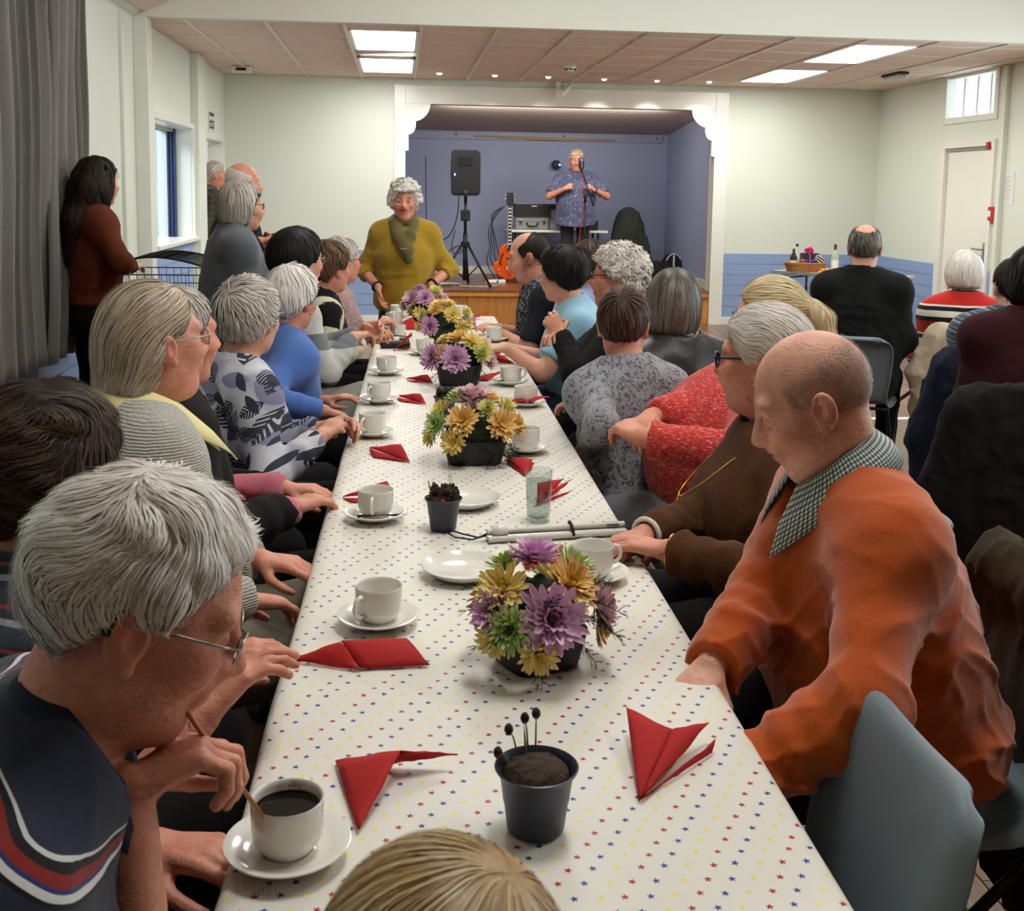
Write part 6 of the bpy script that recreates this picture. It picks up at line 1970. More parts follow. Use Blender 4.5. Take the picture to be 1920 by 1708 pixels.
# ---- cups and saucers
def cup_mesh():
    prof = [(0.0, 0.004), (0.024, 0.003), (0.026, 0.0), (0.029, 0.0), (0.030, 0.004), (0.036, 0.010), (0.0415, 0.020), (0.043, 0.030), (0.0432, 0.062), (0.0436, 0.0655), (0.0425, 0.067), (0.0405, 0.0655), (0.0400, 0.060), (0.0395, 0.030), (0.036, 0.016), (0.026, 0.008), (0.0, 0.007)]
    return MB().lathe(prof, 40)


def handle_mesh():
    pts = [(0.042, 0, 0.054), (0.052, 0, 0.058), (0.063, 0, 0.054), (0.068, 0, 0.042), (0.065, 0, 0.030), (0.055, 0, 0.022), (0.042, 0, 0.019)]
    return MB().tube(pts, [0.005, 0.0042, 0.0042, 0.0042, 0.0042, 0.0042, 0.005], 10)


def saucer_mesh():
    prof = [(0.0, 0.004), (0.024, 0.004), (0.026, 0.0), (0.034, 0.0), (0.036, 0.003), (0.055, 0.009), (0.0725, 0.017), (0.0755, 0.019), (0.0755, 0.021), (0.073, 0.0215), (0.055, 0.0135), (0.036, 0.008), (0.031, 0.0095), (0.029, 0.007), (0.0, 0.007)]
    return MB().lathe(prof, 48)


m_rimglaze = m_china
_sz0 = saucer_mesh().build('saucer', m_china, None, 50)
cup0 = thing('cup', 'x', 'cup'); cup_mesh().build('bowl', m_china, cup0, 50); handle_mesh().build('handle', m_china, cup0, True)
place = [(-0.131, 1.264, 70, 'L'), (-0.036, 1.975, 232, 'L'), (-0.055, 2.631, 262, 'L'), (-0.085, 3.55, 240, 'L'), (-0.073, 4.12, 232, 'L'), (-0.053, 4.758, 268, 'L'), (0.126, 5.332, 262, 'L'), (-0.009, 5.887, 262, 'L'), (-0.020, 6.50, 262, 'L'), (-0.011, 6.90, 20, 'L'),
         (0.399, 2.186, 20, 'R'), (0.387, 3.313, 95, 'R'), (0.469, 4.035, 60, 'R'), (0.458, 4.488, 15, 'R'), (0.407, 5.35, 100, 'R'), (0.50, 5.80, 80, 'R'), (0.383, 6.88, 90, 'R')]
ordn = ['first', 'second', 'third', 'fourth', 'fifth', 'sixth', 'seventh', 'eighth', 'ninth', 'tenth']
ci = dict(L=0, R=0)
CLOTH_TOP = TZ + 0.003
for i, (x, y, a, sd) in enumerate(place):
    k = ci[sd]; ci[sd] += 1
    row_ = 'left' if sd == 'L' else 'right'
    lb = f'white china cup, {ordn[k]} from the camera in the {row_}-hand row' if i else 'white cup full of black coffee nearest the camera'
    s = _sz0 if i == 0 else _sz0.copy()
    if i: COL.objects.link(s)
    s.location = (x, y, CLOTH_TOP); s.rotation_euler = (0, 0, a)
    tag(s, (f'white china saucer under the {ordn[k]} cup of the {row_}-hand row' if i else 'white saucer under the black coffee nearest the camera'), 'saucer', 'saucers on the long table')
    c = cup0 if i == 0 else copy_tree(cup0)
    c.location = (x, y, CLOTH_TOP + 0.0075); c.rotation_euler = (0, 0, rad(a))
    tag(c, lb, 'cup', 'cups on the long table')
MB().lathe([(0.0, 0.0535), (0.0396, 0.0535)], 32, close=False).build('coffee', m_coffee, cup0, True)['label'] = 'black coffee'
spoon_m = pm('dark_spoon_steel', (90, 84, 78), 0.25, metal=1.0)


def spoon(x, y, z, a, label):
    t = thing('teaspoon', label, 'spoon', (x, y, z), rad(a), 'teaspoons')
    MB().ball((0, 0, 0.003), (0.016, 0.011, 0.003), 14, 6).build('spoon_bowl', spoon_m, t, True)
    MB().tube([(0.014, 0, 0.003), (0.04, 0, 0.006), (0.10, 0, 0.008)], [0.003, 0.0022, 0.004], 8).build('spoon_handle', spoon_m, t, True)


spoon(0.000, 2.600, CLOTH_TOP + 0.016, 195, 'small dark teaspoon on the saucer beside the plant pot')
spoon(0.400, 4.46, CLOTH_TOP + 0.016, 10, 'small dark teaspoon on a saucer by the leopard print top')
# stirring stick held by the polo man
tag(MB().tube([(-0.2275, 1.124, 1.000), (-0.195, 1.165, 0.915), (-0.152, 1.235, 0.795)], [0.0026, 0.0028, 0.0026], 8).build('drinking_straw', pm('amber_straw', (176, 112, 46), 0.35), None, True), 'amber straw between the polo man and his coffee', 'straw')

# ---- napkins
NAP = {
    'nap0': [[(-0.086, 1.477, 0.735), (0.004, 1.438, 0.768), (-0.048, 1.305, 0.735)], [(0.004, 1.438, 0.768), (0.083, 1.456, 0.752), (-0.023, 1.466, 0.735)]],
    'nap1': [[(-0.183, 1.821, 0.734), (-0.096, 1.820, 0.765), (-0.064, 1.774, 0.735)], [(-0.096, 1.820, 0.765), (0.014, 1.846, 0.757), (0.053, 1.785, 0.734), (-0.064, 1.779, 0.735)]],
    'nap2': [[(0.338, 1.544, 0.768), (0.316, 1.350, 0.734), (0.391, 1.471, 0.768)], [(0.391, 1.471, 0.768), (0.455, 1.509, 0.757), (0.317, 1.347, 0.736)], [(0.456, 1.477, 0.747), (0.318, 1.352, 0.733), (0.447, 1.462, 0.735)]],
    'nap3': [[(-0.090, 3.361, 0.736), (0.007, 3.305, 0.760), (0.033, 3.186, 0.735)], [(-0.090, 3.337, 0.740), (-0.075, 3.256, 0.733), (0.033, 3.187, 0.733)]],
    'nap4': [[(-0.144, 2.816, 0.736), (-0.030, 2.850, 0.768), (-0.014, 2.790, 0.750)], [(-0.144, 2.813, 0.734), (-0.115, 2.776, 0.733), (-0.013, 2.800, 0.733)]],
    'nap7': [[(0.349, 2.744, 0.736), (0.467, 2.878, 0.762), (0.403, 2.797, 0.740)], [(0.340, 2.716, 0.733), (0.462, 2.817, 0.748), (0.387, 2.762, 0.733)], [(0.36, 2.80, 0.770), (0.44, 2.86, 0.766), (0.352, 2.735, 0.735)]],
    'nap8': [[(0.311, 3.198, 0.734), (0.394, 3.131, 0.742), (0.353, 3.012, 0.734)], [(0.315, 3.196, 0.745), (0.390, 3.14, 0.750), (0.355, 3.03, 0.736)]],
    'nap12': [[(0.269, 2.403, 0.734), (0.371, 2.399, 0.736), (0.343, 2.263, 0.734), (0.268, 2.254, 0.734)]],
    'nap5': [[(-0.016, 4.227, 0.736), (0.081, 4.141, 0.760), (0.101, 4.069, 0.735)], [(-0.012, 4.216, 0.734), (0.004, 4.134, 0.733), (0.101, 4.069, 0.733)]],
    'nap6': [[(0.027, 4.613, 0.736), (0.119, 4.566, 0.762), (0.140, 4.514, 0.735)], [(0.031, 4.593, 0.735), (0.060, 4.552, 0.733), (0.140, 4.513, 0.733)]],
    'nap13': [[(-0.019, 6.277, 0.735), (0.071, 6.40, 0.790), (0.126, 6.280, 0.735)], [(-0.010, 6.45, 0.735), (0.071, 6.40, 0.790), (0.120, 6.47, 0.735)]],
    'nap9': [[(0.405, 3.985, 0.757), (0.47, 3.945, 0.768), (0.46, 4.07, 0.758)], [(0.47, 3.945, 0.766), (0.555, 4.0, 0.775), (0.48, 4.07, 0.758)], [(0.36, 4.02, 0.735), (0.43, 3.96, 0.764), (0.43, 4.05, 0.757)]],
    'nap10': [[(0.30, 4.62, 0.735), (0.40, 4.66, 0.752), (0.37, 4.56, 0.735)], [(0.37, 4.58, 0.737), (0.45, 4.68, 0.757), (0.40, 4.66, 0.752)]],
    'nap11': [[(0.40, 5.16, 0.735), (0.45, 5.20, 0.765), (0.53, 5.05, 0.735)], [(0.40, 5.14, 0.735), (0.47, 5.06, 0.733), (0.53, 5.05, 0.733)]],
    'nap14': [[(0.40, 6.80, 0.752), (0.50, 6.83, 0.757), (0.44, 6.73, 0.738)], [(0.46, 6.76, 0.740), (0.56, 6.82, 0.775), (0.50, 6.83, 0.757)]],
    'nap15': [[(0.36, 6.36, 0.735), (0.50, 6.33, 0.745), (0.49, 6.25, 0.735)]],
    'nap16': [[(0.40, 5.70, 0.735), (0.47, 5.76, 0.765), (0.45, 5.66, 0.735)]],
    'nap17': [[(-0.03, 5.43, 0.735), (0.05, 5.47, 0.755), (0.06, 5.55, 0.735)], [(-0.03, 5.42, 0.737), (0.06, 5.48, 0.82), (0.065, 5.50, 0.80)]],
    'nap18': [[(-0.07, 5.92, 0.735), (0.0, 5.98, 0.785), (0.06, 5.92, 0.735)]],
}
NLAB = {'nap0': 'folded red napkin beside the black coffee, nearest the camera', 'nap1': 'long folded red napkin in front of the second left saucer', 'nap2': 'fanned red napkin by the empty grey chair', 'nap3': 'red napkin between the third and fourth left cups', 'nap4': 'red napkin half behind the third cup of the left row', 'nap7': 'fanned red napkin behind the water glass', 'nap8': 'red napkin under the second flower arrangement', 'nap12': 'flat red napkin between cane and nearest flower arrangement', 'nap5': 'red napkin beside the fifth cup of the left row', 'nap6': 'red napkin left of the third flower arrangement', 'nap13': 'upright triangular red napkin near the far end of the table', 'nap9': 'crumpled red napkin on a saucer by the leopard print top', 'nap10': 'red napkin right of the third flower arrangement', 'nap11': 'red napkin by the sky blue top', 'nap14': 'curled red napkin at the far end of the table', 'nap15': 'narrow red napkin before the man in the printed t-shirt', 'nap16': 'red napkin under the hand of the sky blue top', 'nap17': 'dark red napkin with a tall flap beside the spectacle case', 'nap18': 'small red triangle napkin behind the eighth left cup'}
for k, wings in NAP.items():
    c = np.mean([p for w in wings for p in w], 0); c[2] = TZ
    t = thing('napkin', NLAB[k], 'napkin', tuple(c), 0, 'red paper napkins')
    for wi, w in enumerate(wings):
        P_ = [V(*p) - c for p in w]
        if len(P_) == 3: P_ = [P_[0], P_[1], (P_[1] + P_[2]) / 2, P_[2]]
        nn = 7; v = []; 
        for a in range(nn):
            for b_ in range(nn):
                s, r = a / (nn - 1), b_ / (nn - 1)
                q = (P_[0] * (1 - s) + P_[1] * s) * (1 - r) + (P_[3] * (1 - s) + P_[2] * s) * r
                q = q + V(0, 0, 0.006 * math.sin(math.pi * s) * math.sin(math.pi * r) + 0.0012 * math.sin(11 * s + 7 * r + wi))
                v.append(tuple(V(q[0], q[1], max(q[2], 0.0035 + 0.001 * wi))))
        f = [(a * nn + b_, a * nn + b_ + 1, (a + 1) * nn + b_ + 1, (a + 1) * nn + b_) for a in range(nn - 1) for b_ in range(nn - 1)]
        o = mk('fold', v, f, m_napkin, t, True)
        md = o.modifiers.new('thick', 'SOLIDIFY'); md.thickness = 0.0022; md.offset = 1.0

# ---- flowers
def petal_ring(mb, n, ln, wd, elev, r0, z0, ph, cup=0.35, jit=0.15):
    for k in range(n):
        a = 2 * math.pi * k / n + ph + random.uniform(-jit, jit)
        l = ln * random.uniform(0.85, 1.1); e = elev + random.uniform(-0.12, 0.12)
        d = Vector((math.cos(a), math.sin(a), 0)); s = Vector((-math.sin(a), math.cos(a), 0))
        v = []
        for t_, w_ in ((0.0, 0.28), (0.35, 0.8), (0.75, 1.0), (0.93, 0.62), (1.0, 0.12)):
            ee = e + cup * (t_ - 0.4)
            p = d * (r0 + l * t_ * math.cos(e)) + Vector((0, 0, z0 + l * t_ * math.sin(ee)))
            w2 = wd * w_ / 2
            up = Vector((0, 0, 1)) * math.cos(e) - d * math.sin(e)
            v += [tuple(p - s * w2 + up * w2 * 0.5), tuple(p - up * 0.0), tuple(p + s * w2 + up * w2 * 0.5)]
        f = []
        for i in range(4): f += [(3 * i, 3 * i + 1, 3 * i + 4, 3 * i + 3), (3 * i + 1, 3 * i + 2, 3 * i + 5, 3 * i + 4)]
        mb.add(v, f)


def mum(kind):
    mb = MB()
    if kind == 'green':
        for n_, l, e, z in ((18, 0.034, 0.15, 0.0), (18, 0.032, 0.45, 0.004), (16, 0.026, 0.8, 0.008), (12, 0.018, 1.15, 0.010), (6, 0.010, 1.4, 0.010)): petal_ring(mb, n_, l, 0.0065, e, 0.004, z, random.random(), 0.5)
    elif kind == 'daisy':
        for n_, l, e, z in ((18, 0.036, 0.10, 0.0), (17, 0.032, 0.32, 0.003), (12, 0.022, 0.65, 0.006), (10, 0.012, 1.1, 0.006)): petal_ring(mb, n_, l, 0.0088, e, 0.004, z, random.random(), 0.25)
    else:
        for n_, l, e, z in ((18, 0.042, 0.05, 0.0), (18, 0.039, 0.28, 0.003), (16, 0.032, 0.55, 0.007), (13, 0.023, 0.9, 0.009), (9, 0.013, 1.25, 0.009)): petal_ring(mb, n_, l, 0.0100, e, 0.004, z, random.random(), 0.4)
    mb.ball((0, 0, 0.006), (0.0075, 0.0075, 0.005), 10, 6)
    return mb


def petal_mat(name, tip, root, heart):
    N = NT(name); co = N.coord(); sep = N.n('SeparateXYZ', {0: co})
    r = N.math('SQRT', N.math('ADD', N.math('POWER', sep.outputs[0], 2.0), N.math('POWER', sep.outputs[1], 2.0)))
    nz = N.noise(co, 160, 2)
    f = N.math('ADD', N.math('MULTIPLY', r, 26.0), N.math('MULTIPLY', nz.outputs[0], 0.12))
    N.p(Base_Color=N.ramp(f, [(0.05, heart), (0.32, root), (0.9, tip)]), Roughness=0.6)
    return N.m


PM = dict(pink=petal_mat('pink_petals', (238, 196, 226), (220, 160, 208), (150, 110, 90)), yellow=petal_mat('yellow_petals', (250, 226, 146), (246, 216, 108), (214, 176, 54)), orange=petal_mat('apricot_petals', (248, 208, 136), (242, 190, 96), (206, 168, 50)),
          green=petal_mat('lime_petals', (216, 232, 168), (190, 216, 128), (110, 160, 60)), blush=petal_mat('blush_petals', (240, 206, 214), (226, 178, 196), (200, 160, 110)), cream=petal_mat('cream_petals', (238, 232, 168), (228, 220, 130), (180, 190, 80)))
KIND = dict(pink='mum', yellow='daisy', orange='daisy', green='green', blush='mum', cream='green')
FME = {}
for cname, kd in KIND.items():
    for var_ in range(2):
        mb = mum(kd); me = bpy.data.meshes.new('flower'); me.from_pydata(mb.v, [], mb.f); me.shade_smooth(); me.materials.append(PM[cname]); FME[(cname, var_)] = me
m_fern = pm('dark_fern', (44, 66, 34), 0.6, vary=(40, (28, 46, 22), 0.8))


def sprig_mesh(seed, L=0.11):
    rnd = random.Random(seed); mb = MB()
    pts = [Vector((0, 0, 0))]
    for i in range(7): pts.append(pts[-1] + Vector((rnd.uniform(-0.006, 0.006), L / 7, -0.004 * i * rnd.uniform(0.4, 1.2))))
    mb.tube([tuple(p) for p in pts], [0.0011 * (1 - 0.6 * i / 7) for i in range(8)], 4)
    def needles(a, b, m, l):
        for k in range(m):
            t_ = (k + 1) / (m + 1); p = a.lerp(b, t_)
            dirn = (b - a).normalized()
            for _ in range(2):
                o = Vector((rnd.uniform(-1, 1), rnd.uniform(-0.2, 1), rnd.uniform(-1, 1))).normalized()
                q = p + (dirn * 0.6 + o).normalized() * l
                s = dirn.cross(q - p)
                s = s.normalized() * 0.0009 if s.length > 1e-6 else Vector((0.0009, 0, 0))
                mb.add([tuple(p - s), tuple(p + s), tuple(q)], [(0, 1, 2)])
    for i in range(1, 7):
        needles(pts[i], pts[i + 1], 3, 0.010)
        for sg in (-1, 1):
            e = pts[i] + Vector((sg * L * 0.26 * (1 - 0.08 * i), L * 0.16, rnd.uniform(-0.02, 0.008)))
            mb.tube([tuple(pts[i]), tuple(e)], [0.0008, 0.0005], 3)
            needles(pts[i], e, 6, 0.009)
    me = bpy.data.meshes.new('fern_sprig'); me.from_pydata(mb.v, [], mb.f); me.materials.append(m_fern)
    return me


SPR = [sprig_mesh(s) for s in range(4)]
m_tub = pm('black_tub', (26, 27, 25), 0.5)


def orient(o, d):
    o.rotation_mode = 'QUATERNION'; o.rotation_quaternion = Vector(d).to_track_quat('Z', 'Y')


def arrangement(x, y, label, fl, R=0.095, sx=1.0, rot=0.0, seed=1, nspr=16, sc=1.0, tub=(0.15, 0.13, 0.062)):
    rnd = random.Random(seed)
    t = thing('flower_arrangement', label, 'flowers', (x, y, CLOTH_TOP), rot, 'flower arrangements on the long table')
    w, d_, h = tub
    b = MB()
    v = []
    for (z, k) in ((0, 0.82), (h, 1.0), (h + 0.004, 1.0), (h + 0.004, 0.92), (h - 0.015, 0.9)):
        for i in range(24):
            a = 2 * math.pi * i / 24
            ca, sa = math.cos(a), math.sin(a)
            v.append((w / 2 * k * math.copysign(abs(ca) ** 0.45, ca), d_ / 2 * k * math.copysign(abs(sa) ** 0.45, sa), z))
    f = [(j * 24 + i, j * 24 + (i + 1) % 24, (j + 1) * 24 + (i + 1) % 24, (j + 1) * 24 + i) for j in range(4) for i in range(24)]
    f += [tuple(range(23, -1, -1)), tuple(96 + i for i in range(24))]
    b.add(v, f); b.build('tub', m_tub, t, 40)
    S = Sdf(); S.ell(V(0, 0, h + 0.01), V(w * 0.46, d_ * 0.46, 0.075), 0.01); S.dis(lambda X, Y, Z: 0.008 * wob(X, Y, Z, 160, 2))
    v, q = S.mesh(0.006); put('foliage_mass', fast_mesh('foliage', v, q), pm('dark_foliage', (30, 44, 24), 0.8, bump=(120, 0.8)), t)
    c = Vector((0, 0, h * 0.5 + 0.042))
    for (dx, dy, dz, col, s) in fl:
        dr = Vector((dx, dy, dz)).normalized()
        p = c + Vector((dr.x * R * sx, dr.y * R * 0.9, dr.z * R * 0.95))
        o = put('flower', FME[(col, rnd.randint(0, 1))], None, t, loc=p); orient(o, dr + Vector((0, -0.25, 0.1)))
        o.scale = (s * sc * 1.18,) * 3
    for k in range(nspr):
        a = rnd.uniform(0, 2 * math.pi); el = rnd.uniform(-0.45, 0.9)
        dr = Vector((math.cos(a) * math.cos(el), math.sin(a) * math.cos(el), math.sin(el)))
        o = put('fern_sprig', SPR[k % 4], None, t, loc=c + dr * R * 0.55)
        o.rotation_mode = 'QUATERNION'; o.rotation_quaternion = dr.to_track_quat('Y', 'Z')
        s = rnd.uniform(0.55, 0.85) * sc; o.scale = (s, s, s)
    return t


F0 = [(-0.30, -0.95, 0.40, 'pink', 1.15), (0.05, 0.25, 1.0, 'pink', 0.95), (-0.72, -0.15, 0.72, 'yellow', 1.05), (0.22, -0.62, 0.75, 'orange', 1.15), (-0.85, -0.62, 0.22, 'green', 1.0), (0.66, 0.1, 0.78, 'green', 1.0), (-0.52, -1.0, -0.18, 'yellow', 0.85),
      (0.80, -0.55, 0.25, 'blush', 0.9), (0.92, -0.50, -0.10, 'orange', 0.9), (-0.95, -0.2, 0.42, 'pink', 0.8), (-0.98, -0.35, 0.0, 'yellow', 0.75), (-0.2, 0.7, 0.75, 'green', 0.9), (0.7, 0.75, 0.4, 'yellow', 0.9), (-0.6, 0.8, 0.3, 'orange', 0.9), (0.98, 0.1, 0.3, 'yellow', 0.8), (0.85, -0.25, 0.12, 'orange', 0.85)]
arrangement(0.235, 1.795, 'large flower arrangement of pink, apricot and lime blooms nearest the camera', F0, R=0.105, seed=3, nspr=22, rot=rad(25), tub=(0.15, 0.135, 0.06))
F1 = [(-0.05, 0.1, 1.0, 'blush', 1.1), (-0.35, 0.35, 0.95, 'green', 1.05), (0.30, 0.30, 0.95, 'orange', 1.1), (-0.30, -0.75, 0.55, 'orange', 1.1), (0.55, -0.75, 0.45, 'orange', 1.15), (-0.85, -0.5, 0.40, 'green', 1.05), (-0.55, -0.95, 0.05, 'yellow', 0.9), (0.22, -0.55, 0.75, 'cream', 0.8), (0.72, 0.0, 0.8, 'cream', 0.9), (0.95, -0.3, 0.35, 'orange', 0.9), (-0.75, 0.1, 0.65, 'yellow', 0.95), (-1.0, -0.25, 0.05, 'yellow', 0.8), (0.1, 0.9, 0.5, 'pink', 0.9), (0.8, 0.6, 0.4, 'yellow', 0.8)]
arrangement(0.222, 3.20, 'flower arrangement of apricot and lime blooms, second from the camera', F1, R=0.115, sx=1.12, seed=5, nspr=20, tub=(0.19, 0.13, 0.065))
F2 = [(-0.15, -0.90, 0.30, 'pink', 1.2), (-0.85, -0.60, 0.35, 'pink', 1.15), (-0.55, -0.70, 0.55, 'orange', 0.9), (-0.05, -0.2, 0.95, 'orange', 1.05), (0.35, -0.35, 0.8, 'yellow', 1.1), (0.62, -0.65, 0.45, 'cream', 1.1), (0.75, 0.0, 0.65, 'orange', 0.95), (-0.45, 0.1, 0.9, 'yellow', 0.8), (-0.3, 0.6, 0.9, 'yellow', 0.75), (0.9, -0.45, 0.2, 'blush', 0.8), (0.35, 0.5, 0.85, 'yellow', 0.85), (0.95, 0.2, 0.2, 'yellow', 0.8)]
arrangement(0.245, 4.50, 'flower arrangement with two big pink blooms, third from the camera', F2, R=0.115, sx=1.15, seed=8, nspr=18, tub=(0.19, 0.13, 0.08))
F3 = [(0.25, -0.75, 0.6, 'yellow', 1.15), (0.6, -0.85, 0.1, 'yellow', 1.0), (-0.55, -0.85, 0.15, 'pink', 1.05), (-0.2, -0.1, 1.0, 'yellow', 1.0), (-0.35, -0.45, 0.8, 'orange', 0.95), (0.15, 0.1, 1.0, 'yellow', 0.95), (-0.75, -0.35, 0.5, 'cream', 0.9), (0.75, -0.3, 0.6, 'cream', 0.95), (0.85, -0.5, 0.2, 'yellow', 0.85), (-0.9, -0.4, 0.1, 'yellow', 0.8), (0.1, 0.7, 0.8, 'orange', 0.9), (0.9, 0.1, 0.2, 'pink', 0.8)]
arrangement(0.235, 5.72, 'flower arrangement of mostly yellow blooms, fourth from the camera', F3, R=0.125, sx=1.1, seed=11, nspr=18, tub=(0.18, 0.13, 0.08))
F4 = [(-0.55, -0.65, 0.55, 'blush', 1.15), (0.0, -0.75, 0.55, 'pink', 1.1), (0.45, -0.25, 0.85, 'cream', 1.1), (-0.25, -0.95, -0.05, 'yellow', 0.9), (0.35, -0.85, 0.2, 'orange', 0.95), (0.75, -0.4, 0.5, 'blush', 0.9), (-0.8, -0.45, 0.2, 'blush', 0.8), (-0.2, 0.3, 0.95, 'pink', 0.9), (0.75, -0.7, 0.1, 'yellow', 0.85), (0.3, 0.6, 0.8, 'yellow', 0.8)]
arrangement(0.150, 6.55, 'flower arrangement of pink and pale blooms at the far end of the table', F4, R=0.125, sx=1.05, seed=14, nspr=16, tub=(0.16, 0.13, 0.09))

# ---- little pots with dried stuff
m_pot = pm('navy_plastic_pot', (40, 43, 58), 0.38)
m_dry = pm('dried_brown', (70, 48, 34), 0.85, vary=(60, (40, 26, 18), 0.9), bump=(150, 0.8))
m_dryleaf = pm('dried_leaf', (118, 66, 44), 0.7, vary=(30, (84, 44, 30), 0.8))
m_drygreen = pm('dried_green', (96, 92, 62), 0.8, vary=(30, (70, 62, 40), 0.8))


def pot(x, y, label, r, h, kind, seed):
    t = thing('plant_pot', label, 'plant pot', (x, y, CLOTH_TOP), rad(seed * 40), 'small pots on the long table')
    MB().lathe([(0.0, 0.0), (r * 0.66, 0.0), (r * 0.70, 0.004), (r * 0.78, h * 0.45), (r * 0.80, h * 0.47), (r * 0.88, h * 0.86), (r * 0.98, h * 0.95), (r * 1.02, h), (r * 0.98, h * 1.01), (r * 0.86, h * 0.93), (r * 0.80, h * 0.6), (0, h * 0.58)], 36).build('pot', m_pot, t, 40)
    rnd = random.Random(seed)
    S = Sdf(); S.ell(V(0, 0, h * 0.84), V(r * 0.80, r * 0.80, h * 0.26), 0.01); S.dis(lambda X, Y, Z: 0.003 * wob(X, Y, Z, 260, seed % 4))
    v, q = S.mesh(0.0035); put('soil', fast_mesh('soil', v, q), m_dry, t)
    if kind == 'moss':
        mb = MB()
        for _ in range(260):
            a, rr = rnd.uniform(0, 6.28), r * 0.7 * math.sqrt(rnd.random()); p = Vector((rr * math.cos(a), rr * math.sin(a), h * 0.98))
            q_ = p + Vector((rnd.uniform(-0.006, 0.006), rnd.uniform(-0.006, 0.006), rnd.uniform(0.004, 0.014)))
            mb.add([tuple(p + Vector((0.0007, 0, 0))), tuple(p - Vector((0.0007, 0, 0))), tuple(q_)], [(0, 1, 2)])
        o = mb.build('moss', m_dry, t); o['kind'] = 'stuff'
        for k, (a, ln) in enumerate(((2.5, 0.02), (2.1, 0.024), (1.7, 0.02), (0.9, 0.035), (0.4, 0.045), (0.1, 0.05))):
            b0 = (r * 0.6 * math.cos(a), r * 0.6 * math.sin(a), h * 0.98); e = (r * 0.95 * math.cos(a) + 0.004 * k, r * 0.95 * math.sin(a), h + ln * 0.7)
            MB().tube([b0, ((b0[0] + e[0]) / 2, (b0[1] + e[1]) / 2, h + ln * 0.55), e], [0.0014, 0.0011, 0.0007], 5).build('dry_stem', m_drygreen, t, True)
            MB().ball(e, (0.006, 0.006, 0.008), 8, 6).build('seed_pod', m_dry, t, True)
        lf = [(0.018, 0.012, h), (0.028, 0.016, h + 0.018), (0.022, 0.018, h + 0.048), (0.012, 0.016, h + 0.02)]
        mk('dry_leaf', lf + [(a_, b_ + 0.001, c_) for a_, b_, c_ in lf], [(0, 1, 2, 3), (7, 6, 5, 4)], m_drygreen, t)
    else:
        for k, (cx_, cy_, cz_, sz) in enumerate(((0.012, -0.008, h + 0.014, 0.022), (-0.012, 0.010, h + 0.012, 0.019), (0.022, 0.012, h + 0.006, 0.016))):
            mb = MB()
            mb.ball((cx_, cy_, cz_), sz * 0.6, 10, 7)
            for j in range(44):
                zz = -0.9 + 1.8 * j / 43; aa = j * 2.4
                rr = math.sqrt(max(0, 1 - zz * zz)) * sz
                p = Vector((cx_ + rr * math.cos(aa), cy_ + rr * math.sin(aa), cz_ + zz * sz)); n_ = (p - Vector((cx_, cy_, cz_))).normalized()
                s_ = n_.orthogonal().normalized() * sz * 0.26; u_ = n_.cross(s_)
                mb.add([tuple(p - n_ * sz * 0.4), tuple(p + s_), tuple(p + n_ * sz * 0.18 + u_ * 0.6), tuple(p - s_)], [(0, 1, 2, 3)])
            mb.build('pine_cone', m_dry, t, True)
        for (a, ln, mt) in ((math.pi * 0.98, 0.05, m_dryleaf), (math.pi * 0.7, 0.04, m_dryleaf), (0.9, 0.035, m_drygreen)):
            c_, s_ = math.cos(a), math.sin(a); b0 = Vector((r * 0.55 * c_, r * 0.55 * s_, h * 0.95)); out = Vector((c_ * 0.25, s_ * 0.25, 1)).normalized(); sd = Vector((-s_, c_, 0))
            v = [b0 - sd * 0.006, b0 + sd * 0.006, b0 + out * ln * 0.5 + sd * 0.016, b0 + out * ln * 0.95 + sd * 0.004, b0 + out * ln * 0.5 - sd * 0.014]
            th_ = Vector((c_, s_, 0)) * 0.0012
            mk('dry_leaf', [tuple(p) for p in v] + [tuple(p + th_) for p in v], [(0, 1, 2, 3, 4), (9, 8, 7, 6, 5)] + [(i, (i + 1) % 5, 5 + (i + 1) % 5, 5 + i) for i in range(5)], mt, t)
        MB().ball((-0.002, -r * 0.75, h * 0.99), 0.006, 8, 6).build('berry', m_red, t, True)


pot(0.173, 1.300, 'navy pot of dried moss and twigs nearest the camera', 0.052, 0.082, 'moss', 2)
pot(0.105, 2.545, 'navy pot of pine cones and a brown leaf beside the white cane', 0.044, 0.075, 'cone', 0)
pot(0.162, 3.845, 'small dark pot of dried cones behind the second flower arrangement', 0.042, 0.072, 'cone', 9)
# ---- plates
for (x, y, lb) in ((0.136, 2.23, 'empty white plate behind the nearest flower arrangement'), (0.170, 2.75, 'empty white plate behind the pot of pine cones'), (0.285, 4.17, 'empty white plate behind the small dark pot')):
    tag(MB().lathe([(0, 0.004), (0.050, 0.004), (0.052, 0.0), (0.060, 0.0), (0.075, 0.010), (0.086, 0.019), (0.0885, 0.0205), (0.087, 0.022), (0.075, 0.014), (0.060, 0.0075), (0, 0.007)], 48).build('plate', m_china, None, 50, loc=(x, y, CLOTH_TOP)), lb, 'plate', 'plates on the long table')
